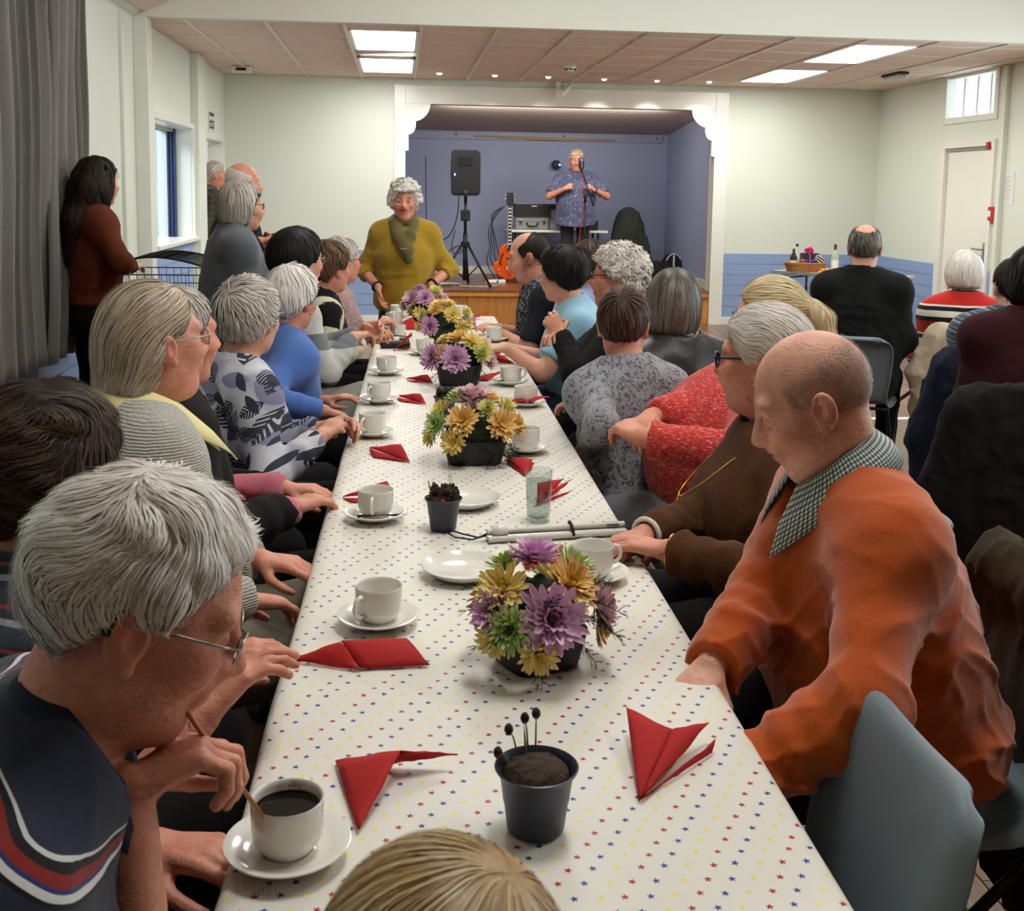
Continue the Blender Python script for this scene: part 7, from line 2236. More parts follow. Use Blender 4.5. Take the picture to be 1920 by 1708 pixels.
# ---- glass of water, clear tube, folded cane, spectacle case
t = thing('drinking_glass', 'tall clear glass of water in front of the red napkin', 'glass', (0.338, 2.60, CLOTH_TOP))
MB().lathe([(0, 0.0), (0.026, 0.0), (0.028, 0.003), (0.033, 0.125), (0.0325, 0.127), (0.0315, 0.125), (0.0268, 0.012), (0, 0.011)], 36).build('glass', m_glass, t, 40)
MB().lathe([(0, 0.0105), (0.0270, 0.0115), (0.0310, 0.100), (0, 0.100)], 36).build('water', m_water, t, 40)
t = thing('glass_tube', 'slim clear upright tube behind the pot of pine cones', 'tube', (0.123, 2.60, CLOTH_TOP))
MB().lathe([(0, 0), (0.0055, 0), (0.006, 0.115), (0.004, 0.121), (0, 0.122)], 14).build('tube', m_glass, t, 40)
cane = thing('folding_cane', 'folded white cane lying across the table by the brown jumper', 'cane', (0.365, 2.475, CLOTH_TOP), math.atan2(0.043, 0.319))
m_cane = pm('white_cane_tape', (226, 222, 212), 0.45, vary=(30, (180, 172, 160), 0.5))
for (yy, zz, r_, mt) in ((0.012, 0.0075, 0.007, m_cane), (-0.005, 0.007, 0.0065, m_steel), (-0.019, 0.007, 0.0065, m_cane), (0.0, 0.019, 0.0075, m_cane)):
    MB().cyl((-0.165, yy, zz), (0.165, yy, zz), r_, n=14).build('segment', mt, cane, 40)
MB().lathe([(0.0, -0.02), (0.011, -0.018), (0.013, 0.0), (0.011, 0.018), (0.0, 0.02)], 14).build('roller_tip', m_china, cane, True).matrix_local = Matrix.Translation((-0.135, 0.0, 0.021)) @ Matrix.Rotation(rad(90), 4, 'Y')
MB().tube([(0.035, -0.026, 0.006), (0.034, -0.012, 0.026), (0.034, 0.008, 0.030), (0.036, 0.022, 0.014), (0.036, 0.024, 0.004)], 0.004, 8).build('elastic_loop', m_black, cane, True)
MB().cyl((0.12, 0.0, 0.019), (0.15, 0.0, 0.019), 0.0082, n=14).build('joint_sleeve', m_steel, cane, 40)
MB().tube([(-0.165, 0.0, 0.015), (-0.185, 0.005, 0.006), (-0.215, 0.045, 0.004), (-0.235, 0.075, 0.004), (-0.25, 0.065, 0.004), (-0.235, 0.02, 0.004), (-0.20, -0.005, 0.005), (-0.168, -0.004, 0.012)], 0.002, 6).build('wrist_cord', m_black, cane, True)
t = thing('spectacle_case', 'black spectacle case beside the seventh cup of the left row', 'case', (-0.02, 5.56, CLOTH_TOP), rad(8))
MB().box((0, 0, 0.016), (0.15, 0.06, 0.032), bev=0.012).build('case', m_black, t, True)
MB().tube([(-0.07, 0, 0.03), (-0.05, 0.0, 0.055), (0.0, 0, 0.06), (0.06, 0, 0.055), (0.07, 0, 0.03)], 0.003, 6).build('strap', m_black, t, True)
t = thing('paper_roll', 'rolled white paper napkin behind the spectacle case', 'napkin', (-0.06, 5.72, CLOTH_TOP), rad(10))
MB().cyl((-0.06, 0, 0.016), (0.06, 0, 0.016), 0.016, n=16).build('roll', m_paper, t, 40)
# ------------------------------------------------------------------ things on the stage
# loudspeaker and its stand
sx, sy = 0.776, 13.15
t = thing('speaker_stand', 'black tripod speaker stand on the stage edge', 'speaker stand', (sx, sy, SZ))
MB().cyl((0, 0, 0.06), (0, 0, 0.62), 0.026, n=14).build('outer_pole', m_blackmetal, t, True)
MB().cyl((0, 0, 0.60), (0, 0, 1.06), 0.018, n=14).build('inner_pole', m_blackmetal, t, True)
MB().box((0, 0, 0.83), (0.11, 0.075, 0.13), bev=0.012).build('height_clamp', m_black, t)
MB().lathe([(0.05, 0.0), (0.055, 0.01), (0.055, 0.05), (0.03, 0.07)], 14, (0, 0, 0.46)).build('leg_collar', m_black, t, 40)
for a in (200, 322, 80):
    c_, s_ = math.cos(rad(a)), math.sin(rad(a))
    lg = MB().cyl((0.03 * c_, 0.03 * s_, 0.50), (0.36 * c_, 0.36 * s_, 0.018), 0.015, n=10).build('leg', m_blackmetal, t, True)
    MB().cyl((0.35 * c_, 0.35 * s_, 0.032), (0.367 * c_, 0.367 * s_, 0.008), 0.020, n=10).build('foot_cap', m_black, lg, True)
    MB().cyl((0.02 * c_, 0.02 * s_, 0.09), (0.20 * c_, 0.20 * s_, 0.25), 0.008, n=8).build('brace', m_blackmetal, t, True)
t = thing('loudspeaker', 'black loudspeaker on a tripod at the left of the stage', 'loudspeaker', (sx, sy, SZ + 1.06), rad(-6))
def rrect(w, h, r, n=5):
    p = []
    for cx_, cz_, a0 in ((w / 2 - r, h / 2 - r, 0), (-w / 2 + r, h / 2 - r, 90), (-w / 2 + r, -h / 2 + r, 180), (w / 2 - r, -h / 2 + r, 270)):
        for k in range(n): a = rad(a0 + 90 * k / (n - 1)); p.append((cx_ + r * math.cos(a), cz_ + r * math.sin(a)))
    return p
MF = Matrix(((1, 0, 0, 0), (0, 0, 1, 0), (0, 1, 0, 0.265), (0, 0, 0, 1)))
MB().prism(rrect(0.335, 0.53, 0.045), 0.26, Matrix.Translation((0, -0.12, 0)) @ MF).build('cabinet', m_black, t, 30)
MB().prism(rrect(0.295, 0.48, 0.04), 0.014, Matrix.Translation((0, -0.134, 0.002)) @ MF).build('grille', m_grill, t, 30)
MB().box((0, -0.137, 0.40), (0.17, 0.012, 0.10), bev=0.004).build('horn_mouth', pm('black_recess', (8, 8, 8), 0.8), t)
MB().lathe([(0, 0), (0.018, 0.0), (0.018, 0.004), (0, 0.004)], 18).build('badge', m_steel, t, 40).matrix_local = Matrix.Translation((0.012, -0.135, 0.045)) @ Matrix.Rotation(rad(90), 4, 'X')
MB().lathe([(0, 0), (0.012, 0.0), (0.012, 0.006), (0, 0.006)], 14).build('badge_mark', m_black, t, 40).matrix_local = Matrix.Translation((0.012, -0.1355, 0.045)) @ Matrix.Rotation(rad(90), 4, 'X')
MB().ball((-0.122, -0.136, 0.245), (0.008, 0.006, 0.014), 10, 8).build('power_lamp', panel_emit('blue_led', (60, 80, 255), 14.0), t, True)
MB().box((-0.168, 0.0, 0.30), (0.02, 0.08, 0.20), bev=0.006).build('side_handle', m_black, t)

# cables
def cable(pts, r, mat, label, name='cable', cat='cable', group='stage cables'):
    P_ = [Vector(p) for p in pts]; out = []
    for i in range(len(P_) - 1):
        p0, p1, p2, p3 = P_[max(i - 1, 0)], P_[i], P_[i + 1], P_[min(i + 2, len(P_) - 1)]
        for k in range(6):
            s = k / 6
            out.append(tuple(0.5 * ((2 * p1) + (p2 - p0) * s + (2 * p0 - 5 * p1 + 4 * p2 - p3) * s * s + (3 * p1 - p0 - 3 * p2 + p3) * s ** 3)))
    out.append(tuple(P_[-1]))
    return tag(MB().tube(out, r, 6).build(name, mat, None, True), label, cat, group)
m_whitecab = pm('cream_flex', (196, 188, 164), 0.5)
cable([(0.70, 13.18, 1.44), (0.68, 13.2, 1.2), (0.60, 13.3, 0.98), (0.45, 13.35, 0.90), (0.35, 13.3, 0.95), (0.32, 13.3, 1.15), (0.31, 13.4, 1.9)], 0.006, m_black, 'black cable hanging from the loudspeaker to the wall')
cable([(0.66, 13.2, 1.05), (0.62, 13.2, 0.85), (0.66, 13.25, 0.76), (0.74, 13.2, 0.79), (0.70, 13.15, 0.86), (0.60, 13.2, 0.80), (0.57, 13.25, 0.74), (0.66, 13.2, 0.71)], 0.005, m_black, 'black cable looped round the speaker stand leg')
import random as _r
_r.seed(4)
pts = []
for k in range(46):
    a = k * 0.9; rr = 0.16 + 0.07 * math.sin(k * 1.7)
    pts.append((0.45 + rr * 1.2 * math.cos(a) + 0.05 * math.sin(k * 0.6), 13.15 + rr * 0.8 * math.sin(a), SZ + 0.008 + 0.004 * (k % 7)))
cable(pts, 0.007, m_whitecab, 'tangled coil of cream flex on the stage floor')
cable([(0.70, 13.0, SZ + 0.008), (0.95, 12.9, SZ + 0.008), (1.1, 13.0, SZ + 0.008), (1.22, 13.35, SZ + 0.008), (1.05, 13.6, SZ + 0.008), (1.15, 13.85, SZ + 0.008), (1.35, 13.8, SZ + 0.008)], 0.006, m_whitecab, 'cream flex running along the stage towards the guitar')
t = thing('power_strip', 'white power strip on the stage floor beside the guitar', 'power strip', (1.17, 13.55, SZ), rad(15))
MB().box((0, 0, 0.02), (0.26, 0.06, 0.04), bev=0.006).build('housing', m_white, t)
for k in range(4): MB().box((-0.09 + 0.06 * k, 0, 0.041), (0.035, 0.035, 0.004)).build('socket', pm('grey_socket', (190, 190, 188), 0.5), t)
for j in range(4):
    cable([(1.33, 14.1, 1.32), (1.22 - 0.02 * j, 14.05, 1.2), (1.12 + 0.03 * j, 14.0, 1.02 - 0.04 * j), (1.14 + 0.03 * j, 14.0, 0.8), (1.10 + 0.05 * j, 13.95, 0.62 + 0.03 * j), (1.2 + 0.05 * j, 13.9, 0.42)], 0.006, m_black, f'black lead hanging beside the equipment table, {ordn[j]} from the left')
# equipment table with cases
t = thing('equipment_table', 'white folding table with flight cases at the back of the stage', 'table', (1.98, 14.42, SZ))
MB().box((0.05, 0, 0.615), (1.30, 0.5, 0.03), bev=0.004).build('tabletop', m_white, t)
for x_ in (-0.5, 0.58):
    for y_ in (-0.2, 0.2): MB().cyl((x_, y_, 0), (x_, y_, 0.60), 0.014, n=8).build('leg', m_blackmetal, t, True)
EZ = SZ + 0.632
m_alu = pm('silver_case_panel', (176, 178, 176), 0.35, metal=0.6)


def flight_case(x, y, z, w, d_, h, label, top_black=False, handle=True, latches=(-0.36, 0.36)):
    c = thing('flight_case', label, 'case', (x, y, z))
    MB().box((0, 0, h / 2), (w, d_, h), bev=0.008).build('shell', m_black if top_black else m_alu, c)
    e = MB()
    for zz in (0.006, h - 0.006):
        e.box((0, -d_ / 2 - 0.001, zz), (w + 0.006, 0.008, 0.012))
    e.box((-w / 2, -d_ / 2 - 0.001, h / 2), (0.012, 0.008, h)); e.box((w / 2, -d_ / 2 - 0.001, h / 2), (0.012, 0.008, h)); e.box((0, -d_ / 2 - 0.001, h * 0.68), (w, 0.006, 0.008))
    e.build('edge_trim', m_black if top_black else m_steel, c)
    for lx in latches:
        la = MB().box((lx * w, -d_ / 2 - 0.008, h * 0.62), (0.045, 0.014, h * 0.42), bev=0.004).build('latch', m_steel if not top_black else m_blackmetal, c)
        MB().ball((lx * w, -d_ / 2 - 0.016, h * 0.60), (0.012, 0.006, 0.02), 8, 6).build('latch_key', m_black, la, True)
    if handle:
        MB().tube([(-0.07, -d_ / 2, h * 0.55), (-0.068, -d_ / 2 - 0.03, h * 0.50), (-0.05, -d_ / 2 - 0.035, h * 0.28), (0.05, -d_ / 2 - 0.035, h * 0.28), (0.068, -d_ / 2 - 0.03, h * 0.50), (0.07, -d_ / 2, h * 0.55)], 0.011, 8).build('handle', m_black, c, True)
    return c


flight_case(1.70, 14.38, EZ, 0.42, 0.32, 0.16, 'silver flight case with black handle on the equipment table')
c = flight_case(1.70, 14.38, EZ + 0.162, 0.44, 0.34, 0.165, 'open black case stacked on the silver case with the handle', True, False, ())
MB().box((0.02, -0.175, 0.14), (0.07, 0.004, 0.012)).build('label_strip', m_paper, c); MB().box((0.10, -0.172, 0.152), (0.07, 0.004, 0.008)).build('red_strip', m_red, c)
MB().box((0, 0.0, 0.169), (0.43, 0.30, 0.008)).build('rim', m_steel, c)
flight_case(2.02, 14.36, EZ, 0.18, 0.30, 0.145, 'small lower silver case beside the singer', False, False, (0.0,))
flight_case(2.03, 14.36, EZ + 0.147, 0.16, 0.28, 0.12, 'small upper silver case beside the singer', False, False, (0.0,))
flight_case(2.03, 14.36, EZ + 0.269, 0.17, 0.28, 0.06, 'flat black box on the small silver cases', True, False, ())
t = thing('equipment_bag', 'dark box standing under the right end of the equipment table top', 'box', (2.50, 14.38, EZ))
MB().box((0, 0, 0.06), (0.14, 0.2, 0.12), bev=0.01).build('box', m_black, t)
for x_, lb in ((1.72, 'black gear bag on the floor under the equipment table'), (2.55, 'low black gear bag to the right of the singer')):
    S = Sdf(); S.ell(V(0, 0, 0.16), V(0.24, 0.18, 0.17), 0.02); S.cap(V(-0.16, 0, 0.10), V(0.16, 0, 0.10), 0.10, 0.10, 0.06); S.dis(lambda X, Y, Z: -0.012 * crease(X, Y, Z, 20, 1)); S.cut(lambda X, Y, Z: -Z)
    v, q = S.mesh(0.014); o = put('gear_bag', fast_mesh('gear_bag', v, q), fabric('black_nylon', (26, 26, 28), (18, 18, 20)), None, loc=(x_, 14.35, SZ)); tag(o, lb, 'bag', 'gear bags on the stage')

# guitar on a stand
g = thing('electric_guitar', 'orange hollow-body electric guitar on a floor stand', 'guitar', (1.345, 13.6, SZ + 0.06))
m_gtr = pm('orange_lacquer', (232, 88, 18), 0.12, coat=0.8, vary=(4, (214, 66, 10), 0.6))
def body_outline():
    pts = []
    for k in range(72):
        a = 2 * math.pi * k / 72
        y_ = math.sin(a)
        rl = 0.205 if y_ < 0 else 0.155
        wst = 1 - 0.20 * math.exp(-((y_ - 0.22) / 0.22) ** 2)
        x_ = rl * math.cos(a) * wst; z_ = 0.205 + 0.225 * y_
        if y_ > 0.25 and x_ > 0.02: x_ *= 1 - 0.35 * math.exp(-((y_ - 0.78) / 0.25) ** 2)
        pts.append((x_, z_))
    return pts
MG = Matrix(((1, 0, 0, 0), (0, 0, 1, -0.03), (0, 1, 0, 0), (0, 0, 0, 1)))
o = MB().prism(body_outline(), 0.06, MG).build('guitar_body', m_gtr, g, 30)
md = o.modifiers.new('bevel', 'BEVEL'); md.width = 0.008; md.segments = 2; md.limit_method = 'ANGLE'
m_neck = wood('guitar_neck_wood', (92, 56, 34), (60, 34, 20), scale=(10, 10, 1))
MB().box((0, -0.042, 0.62), (0.046, 0.022, 0.52), bev=0.004).build('neck', m_neck, g)
MB().box((0, -0.054, 0.62), (0.044, 0.004, 0.50)).build('fretboard', m_black, g)
for k in range(11): MB().box((0, -0.0565, 0.42 + 0.043 * k), (0.030, 0.002, 0.014)).build('inlay', m_china, g)
for sx_ in (-0.022, 0.022): MB().box((sx_, -0.055, 0.62), (0.003, 0.005, 0.50)).build('binding', m_china, g)
MB().prism([(-0.026, 0), (0.026, 0), (0.045, 0.05), (0.040, 0.16), (0.015, 0.175), (0, 0.165), (-0.015, 0.175), (-0.040, 0.16), (-0.045, 0.05)], 0.018, Matrix.Translation((0, -0.045, 0.875)) @ Matrix(((1, 0, 0, 0), (0, 0, 1, 0), (0, 1, 0, 0), (0, 0, 0, 1)))).build('headstock', m_black, g)
for k in range(3):
    for s_ in (-1, 1): MB().ball((s_ * 0.060, -0.040, 0.925 + 0.042 * k), (0.012, 0.007, 0.009), 8, 6).build('tuning_peg', m_chrome, g, True)
for z_ in (0.355, 0.25): MB().box((0, -0.036, z_), (0.075, 0.016, 0.030), bev=0.003).build('pickup', m_chrome, g)
MB().box((0, -0.040, 0.175), (0.075, 0.02, 0.014), bev=0.003).build('bridge', m_chrome, g)
tp = MB().tube([(-0.035, -0.036, 0.145), (-0.03, -0.045, 0.11), (0, -0.048, 0.02)], 0.006, 8); tp.tube([(0.035, -0.036, 0.145), (0.03, -0.045, 0.11), (0, -0.048, 0.02)], 0.006, 8); tp.cyl((-0.045, -0.04, 0.145), (0.045, -0.04, 0.145), 0.008)
tp.build('tailpiece', m_chrome, g, True)
for s_ in (-1, 1):
    MB().tube([(s_ * 0.09, -0.0335, 0.15), (s_ * 0.115, -0.0335, 0.19), (s_ * 0.10, -0.0335, 0.24), (s_ * 0.085, -0.0335, 0.29), (s_ * 0.065, -0.0335, 0.31)], [0.004, 0.010, 0.007, 0.010, 0.004], 6).build('sound_hole', m_black, g, True)
for x_, z_ in ((-0.13, 0.10), (-0.11, 0.06), (0.12, 0.08), (0.10, 0.05)): MB().ball((x_, -0.038, z_), 0.010, 8, 6).build('control_knob', m_chrome, g, True)
MB().box((0.05, -0.038, 0.27), (0.05, 0.004, 0.13), bev=0.002).build('pickguard', m_black, g)
t = thing('guitar_stand', 'black folding stand holding the orange guitar', 'guitar stand', (1.345, 13.66, SZ))
MB().tube([(0, 0.06, 0.012), (0, 0.08, 0.3), (0, 0.06, 0.55)], 0.010, 8).build('post', m_blackmetal, t, True)
for s_ in (-1, 1): MB().tube([(0, 0.05, 0.14), (s_ * 0.12, -0.10, 0.05), (s_ * 0.15, -0.14, 0.012)], 0.010, 8).build('leg', m_blackmetal, t, True)
MB().tube([(-0.08, -0.12, 0.075), (-0.08, -0.02, 0.055), (0.08, -0.02, 0.055), (0.08, -0.12, 0.075)], 0.009, 8).build('cradle', m_blackmetal, t, True)

# microphone and stand
mx, my = 2.27, 13.55
t = thing('microphone_stand', 'black boom microphone stand in front of the singer', 'microphone stand', (mx, my, SZ))
MB().lathe([(0, 0), (0.14, 0.0), (0.14, 0.012), (0.03, 0.03), (0.012, 0.05)], 24).build('base', m_blackmetal, t, 40)
MB().cyl((0, 0, 0.04), (0.0, 0, 1.05), 0.013, n=10).build('pole', m_blackmetal, t, True)
MB().cyl((0, 0, 1.0), (-0.004, 0.0, 1.16), 0.020, n=10).build('clutch', m_black, t, True)
MB().cyl((0.09, -0.08, 0.96), (-0.045, 0.08, 1.40), 0.010, n=10).build('boom', m_blackmetal, t, True)
t = thing('microphone', 'chrome vintage microphone before the singer\'s mouth', 'microphone', (mx - 0.045, my + 0.085, SZ + 1.40), rad(0))
S = Sdf(); S.cap(V(0, 0, 0.03), V(0, 0, 0.105), 0.036, 0.036, 0.01); 
v, q = S.mesh(0.006); put('shell', fast_mesh('mic_shell', v, q), pm('mic_grey', (120, 122, 120), 0.3, metal=0.9), t)
for k in range(5): MB().box((-0.028 + 0.014 * k, -0.034, 0.065), (0.004, 0.008, 0.075), bev=0.001).build('rib', m_black, t)
MB().lathe([(0.02, 0), (0.037, 0.004), (0.037, 0.022), (0.028, 0.03)], 18, (0, 0, 0.105)).build('crown', m_chrome, t, 40)
MB().cyl((0, 0, 0.0), (0, 0, 0.02), 0.014, n=10).build('swivel', m_chrome, t, True)
cable([(mx - 0.03, my + 0.05, 1.74), (mx - 0.05, my - 0.01, 1.5), (mx - 0.035, my - 0.02, 1.2), (mx - 0.07, my - 0.01, 0.9), (mx - 0.04, my, 0.6), (mx - 0.1, my, SZ + 0.01)], 0.005, pm('red_cable', (168, 44, 40), 0.5), 'thin red cable running down the microphone stand')
t = thing('stage_lamp', 'small black lamp with a blue light on the wall beside the singer', 'lamp', (2.10, 14.93, 1.87))
MB().lathe([(0, -0.06), (0.06, -0.06), (0.066, -0.04), (0.05, 0.04), (0.03, 0.05), (0, 0.05)], 18).build('housing', m_black, t, 40).rotation_euler = (rad(90), 0, 0)
MB().ball((0.035, -0.062, 0.0), 0.014, 10, 8).build('lamp_face', MATS.get('x') or panel_emit('blue_lamp', (70, 90, 255), 10.0), t, True)
MB().box((0, 0.07, 0.0), (0.03, 0.09, 0.03)).build('bracket', m_black, t)

# chair covered by a dark green coat, guitar case, black bag
S = Sdf()
S.cap(V(0, 0.05, 0.30), V(0, 0.0, 0.80), 0.26, 0.125, 0.05); S.ell(V(0, 0, 0.62), V(0.20, 0.15, 0.26), 0.08); S.cap(V(0.16, -0.06, 0.5), V(0.24, -0.1, 0.1), 0.08, 0.10, 0.05); S.cap(V(-0.18, -0.02, 0.45), V(-0.2, -0.05, 0.2), 0.06, 0.07, 0.05)
S.dis(lambda X, Y, Z: -0.022 * crease(X * 1.6, Y * 1.6, Z * 0.4, 20, 2)); S.cut(lambda X, Y, Z: 0.04 - Z)
v, q = S.mesh(0.013)
o = put('draped_coat', fast_mesh('coat', v, q), fabric('dark_green_coat', (50, 54, 46), (36, 40, 34)), None, loc=(2.965, 14.25, SZ)); tag(o, 'dark green coat draped over a chair at the right of the stage', 'coat')
S = Sdf(); S.ell(V(0, 0, 0.12), V(0.30, 0.20, 0.15), 0.05); S.cap(V(-0.2, -0.1, 0.06), V(0.3, -0.05, 0.05), 0.08, 0.06, 0.06); S.dis(lambda X, Y, Z: -0.02 * crease(X, Y, Z, 18, 3)); S.cut(lambda X, Y, Z: -Z)
v, q = S.mesh(0.014); o = put('black_bag', fast_mesh('bag', v, q), fabric('black_bag_cloth', (24, 24, 24), (16, 16, 16)), None, loc=(3.20, 13.75, SZ)); tag(o, 'limp black bag lying between the draped coat and the guitar case', 'bag')
t = thing('guitar_case', 'black guitar case with pale edge standing by the stage side wall', 'guitar case', (3.50, 14.05, SZ), rad(20))
MB().prism([(0.13 * math.cos(a) * (1 if math.sin(a) > -0.5 else 1.05), 0.17 + 0.18 * math.sin(a)) for a in np.linspace(0, 2 * math.pi, 29)[:-1]], 0.10, Matrix.Translation((0, -0.05, 0)) @ Matrix(((1, 0, 0, 0), (0, 0, 1, 0), (0, 1, 0, 0), (0, 0, 0, 1)))).build('shell', m_black, t, 30)
MB().tube([(0.132 * math.cos(a), -0.052, 0.17 + 0.182 * math.sin(a)) for a in np.linspace(0.6, 2.6, 14)], 0.007, 6).build('piping', m_china, t, True)
MB().box((0.0, -0.053, 0.17), (0.025, 0.006, 0.33), bev=0.002).build('pale_strip', m_china, t)
# ------------------------------------------------------------------ chairs, coats and the raffle table
def chair_shell():
    prof = [(0.205, 0.405), (0.195, 0.428), (0.15, 0.440), (0.05, 0.436), (-0.06, 0.430), (-0.14, 0.432), (-0.185, 0.450), (-0.205, 0.490), (-0.215, 0.55), (-0.228, 0.62), (-0.243, 0.69), (-0.254, 0.74), (-0.262, 0.775), (-0.268, 0.795), (-0.278, 0.806), (-0.292, 0.806), (-0.302, 0.790)]
    wd = [0.185, 0.195, 0.205, 0.21, 0.205, 0.195, 0.185, 0.182, 0.19, 0.20, 0.207, 0.207, 0.198, 0.180, 0.160, 0.145, 0.135]
    us = [-1.0, -0.985, -0.95, -0.88, -0.7, -0.45, -0.2, 0, 0.2, 0.45, 0.7, 0.88, 0.95, 0.985, 1.0]
    v = []
    for i, ((y, z), w_) in enumerate(zip(prof, wd)):
        p0 = prof[max(i - 1, 0)]; p1 = prof[min(i + 1, len(prof) - 1)]
        ty, tz = p1[0] - p0[0], p1[1] - p0[1]; l = math.hypot(ty, tz); ny, nz_ = tz / l, -ty / l      # points to the sitter's side reversed below
        if nz_ < 0 and i < 5: ny, nz_ = -ny, -nz_
        for u_ in us:
            e = max(0.0, (abs(u_) - 0.86) / 0.14)
            off = -0.028 * e ** 1.7 + 0.018 * (abs(u_) ** 2) * (1 if 1 < i < 13 else 0.3)
            v.append((u_ * w_ * (1.0 if e < 1 else 1.0), y + ny * off, z + nz_ * off))
    n = len(us)
    f = [(i * n + j, i * n + j + 1, (i + 1) * n + j + 1, (i + 1) * n + j) for i in range(len(prof) - 1) for j in range(n - 1)]
    return v, f


chair0 = thing('chair', 'x', 'chair')
_v, _f2 = chair_shell()
sh_ = mk('seat_shell', _v, _f2, m_chair, chair0, True)
md = sh_.modifiers.new('sub', 'SUBSURF'); md.levels = 1; md.render_levels = 1
md = sh_.modifiers.new('thick', 'SOLIDIFY'); md.thickness = 0.006; md.offset = 0
bpy.context.view_layer.update()
_dg = bpy.context.evaluated_depsgraph_get()
_me = bpy.data.meshes.new_from_object(sh_.evaluated_get(_dg)); sh_.modifiers.clear(); sh_.data = _me
for s_ in (-1, 1):
    MB().tube([(s_ * 0.20, 0.17, 0.415), (s_ * 0.205, -0.02, 0.23), (s_ * 0.21, -0.235, 0.012)], 0.0105, 8).build('leg', m_blackmetal, chair0, True)
    MB().tube([(s_ * 0.185, -0.17, 0.425), (s_ * 0.19, 0.02, 0.22), (s_ * 0.195, 0.215, 0.012)], 0.0105, 8).build('leg', m_blackmetal, chair0, True)
MB().tube([(-0.20, 0.17, 0.412), (0.20, 0.17, 0.412)], 0.009, 8).build('front_rail', m_blackmetal, chair0, True)
MB().tube([(-0.185, -0.17, 0.42), (0.185, -0.17, 0.42)], 0.009, 8).build('rear_rail', m_blackmetal, chair0, True)
MB().tube([(-0.20, -0.19, 0.06), (0.20, -0.19, 0.06)], 0.008, 8).build('stretcher', m_blackmetal, chair0, True)


def place_chair(x, y, facing, label, first=False):
    c = chair0 if first else copy_tree(chair0)
    c.location = (x, y, 0); c.rotation_euler = (0, 0, rad(facing - 90))
    tag(c, label, 'chair', 'grey plastic folding chairs')
    return c


place_chair(0.412, 1.36, 180, 'empty grey plastic chair tucked in at the right of the table nearest the camera', True)
for (x, y, fa, I) in SEATS:
    th_ = rad(fa); lb = I['root']['label']
    short = {'honey-blond head': 'honey-blond person in the foreground'}
    lb = lb.replace(' looking down at the table', '').replace(' reaching over the table', '').replace(' seen from behind', '').replace(' bent over a black coffee', '').replace(' half hidden behind the grey cardigan', '').replace(' behind the sky blue top', '').replace(' looking down near the stage', '').replace(', arms folded', '').replace(' at the left edge of the picture', '').replace(' at the right edge of the picture', '').replace(' beside the dark red coat', '').replace('honey-blond head at the very bottom of the picture', 'honey-blond person in the foreground')
    ws_ = ('grey chair under the ' + lb).split()
    place_chair(x - 0.02 * math.cos(th_), y - 0.02 * math.sin(th_), fa, ' '.join(ws_[:16]))


def coat(label, x, y, facing, mat, top_=0.86, bottom_=0.25, w_=0.24, seed=1, name='coat', sleeve=True, dpt=0.05, flare=1.15):
    """coat hung over a chair back; local frame as the chair (back at y=-0.27)"""
    S = Sdf(); yb = -0.29
    S.cap(V(-w_ * 0.75, yb, top_ - 0.05), V(w_ * 0.75, yb, top_ - 0.05), 0.055, 0.055, 0.03)
    S.ell(V(0, yb - 0.03, (top_ + bottom_) / 2 - 0.02), V(w_ * flare, dpt + 0.03, (top_ - bottom_) / 2 + 0.03), 0.05)
    S.cap(V(-w_ * 0.8, yb - 0.03, top_ - 0.1), V(-w_ * 0.95 * flare, yb - 0.02, bottom_ + 0.05), 0.05, 0.06, 0.04)
    S.cap(V(w_ * 0.8, yb - 0.03, top_ - 0.1), V(w_ * 0.95 * flare, yb - 0.02, bottom_ + 0.05), 0.05, 0.06, 0.04)
    if sleeve: S.chain([V(-w_ * 0.9, yb - 0.02, top_ - 0.08), V(-w_ * 1.25, yb - 0.04, (top_ + bottom_) / 2), V(-w_ * 1.1, yb - 0.05, bottom_ + 0.12)], [0.055, 0.05, 0.04], 0.03)
    S.dis(lambda X, Y, Z: -0.016 * crease(X * 1.5, Y * 1.5, Z * 0.5, 20, seed) - 0.008 * crease(X, Y, Z, 34, seed + 1))
    S.cut(lambda X, Y, Z: bottom_ + 0.03 * np.sin(9 * X) - Z)
    v, q = S.mesh(0.0145)
    o = put(name, fast_mesh(name, v, q), mat, None, loc=(x, y, 0), rotz=rad(facing - 90))
    return tag(o, label, 'coat', 'coats hung over chair backs')


SEAT = {I['root']['label']: (x, y, fa) for (x, y, fa, I) in SEATS}
x, y, fa = SEAT['bald man in burnt orange jumper looking down at the table']
coat('dark brown jacket hung behind the man in orange', x + 0.0, y - 0.02, fa + 6, fabric('dark_brown_wax', (58, 46, 30), (40, 31, 20), sheen=0.05), 0.84, 0.12, 0.27, 4, dpt=0.07)
x, y, fa = SEAT['white-haired woman in red black and white striped jumper']
coat('beige coat hung behind the red striped jumper', x - 0.02, y, fa + 8, fabric('beige_wool', (196, 178, 152), (168, 150, 124), mscale=90), 0.85, 0.34, 0.21, 2, dpt=0.05)
x, y, fa = SEAT['person in blue-grey striped cardigan beside the dark red coat']
coat('long navy coat hung behind the blue-grey striped cardigan', x, y, fa + 2, fabric('navy_coat', (26, 32, 50), (18, 22, 36), sheen=0.05), 0.88, 0.06, 0.25, 5, dpt=0.07, flare=1.25)
x, y, fa = SEAT['dark-haired person in maroon top at the right edge of the picture']
coat('long black coat hung behind the maroon top', x, y, fa + 2, fabric('black_coat', (26, 23, 22), (18, 16, 16), sheen=0.05), 0.86, 0.08, 0.25, 6, dpt=0.07, flare=1.2)
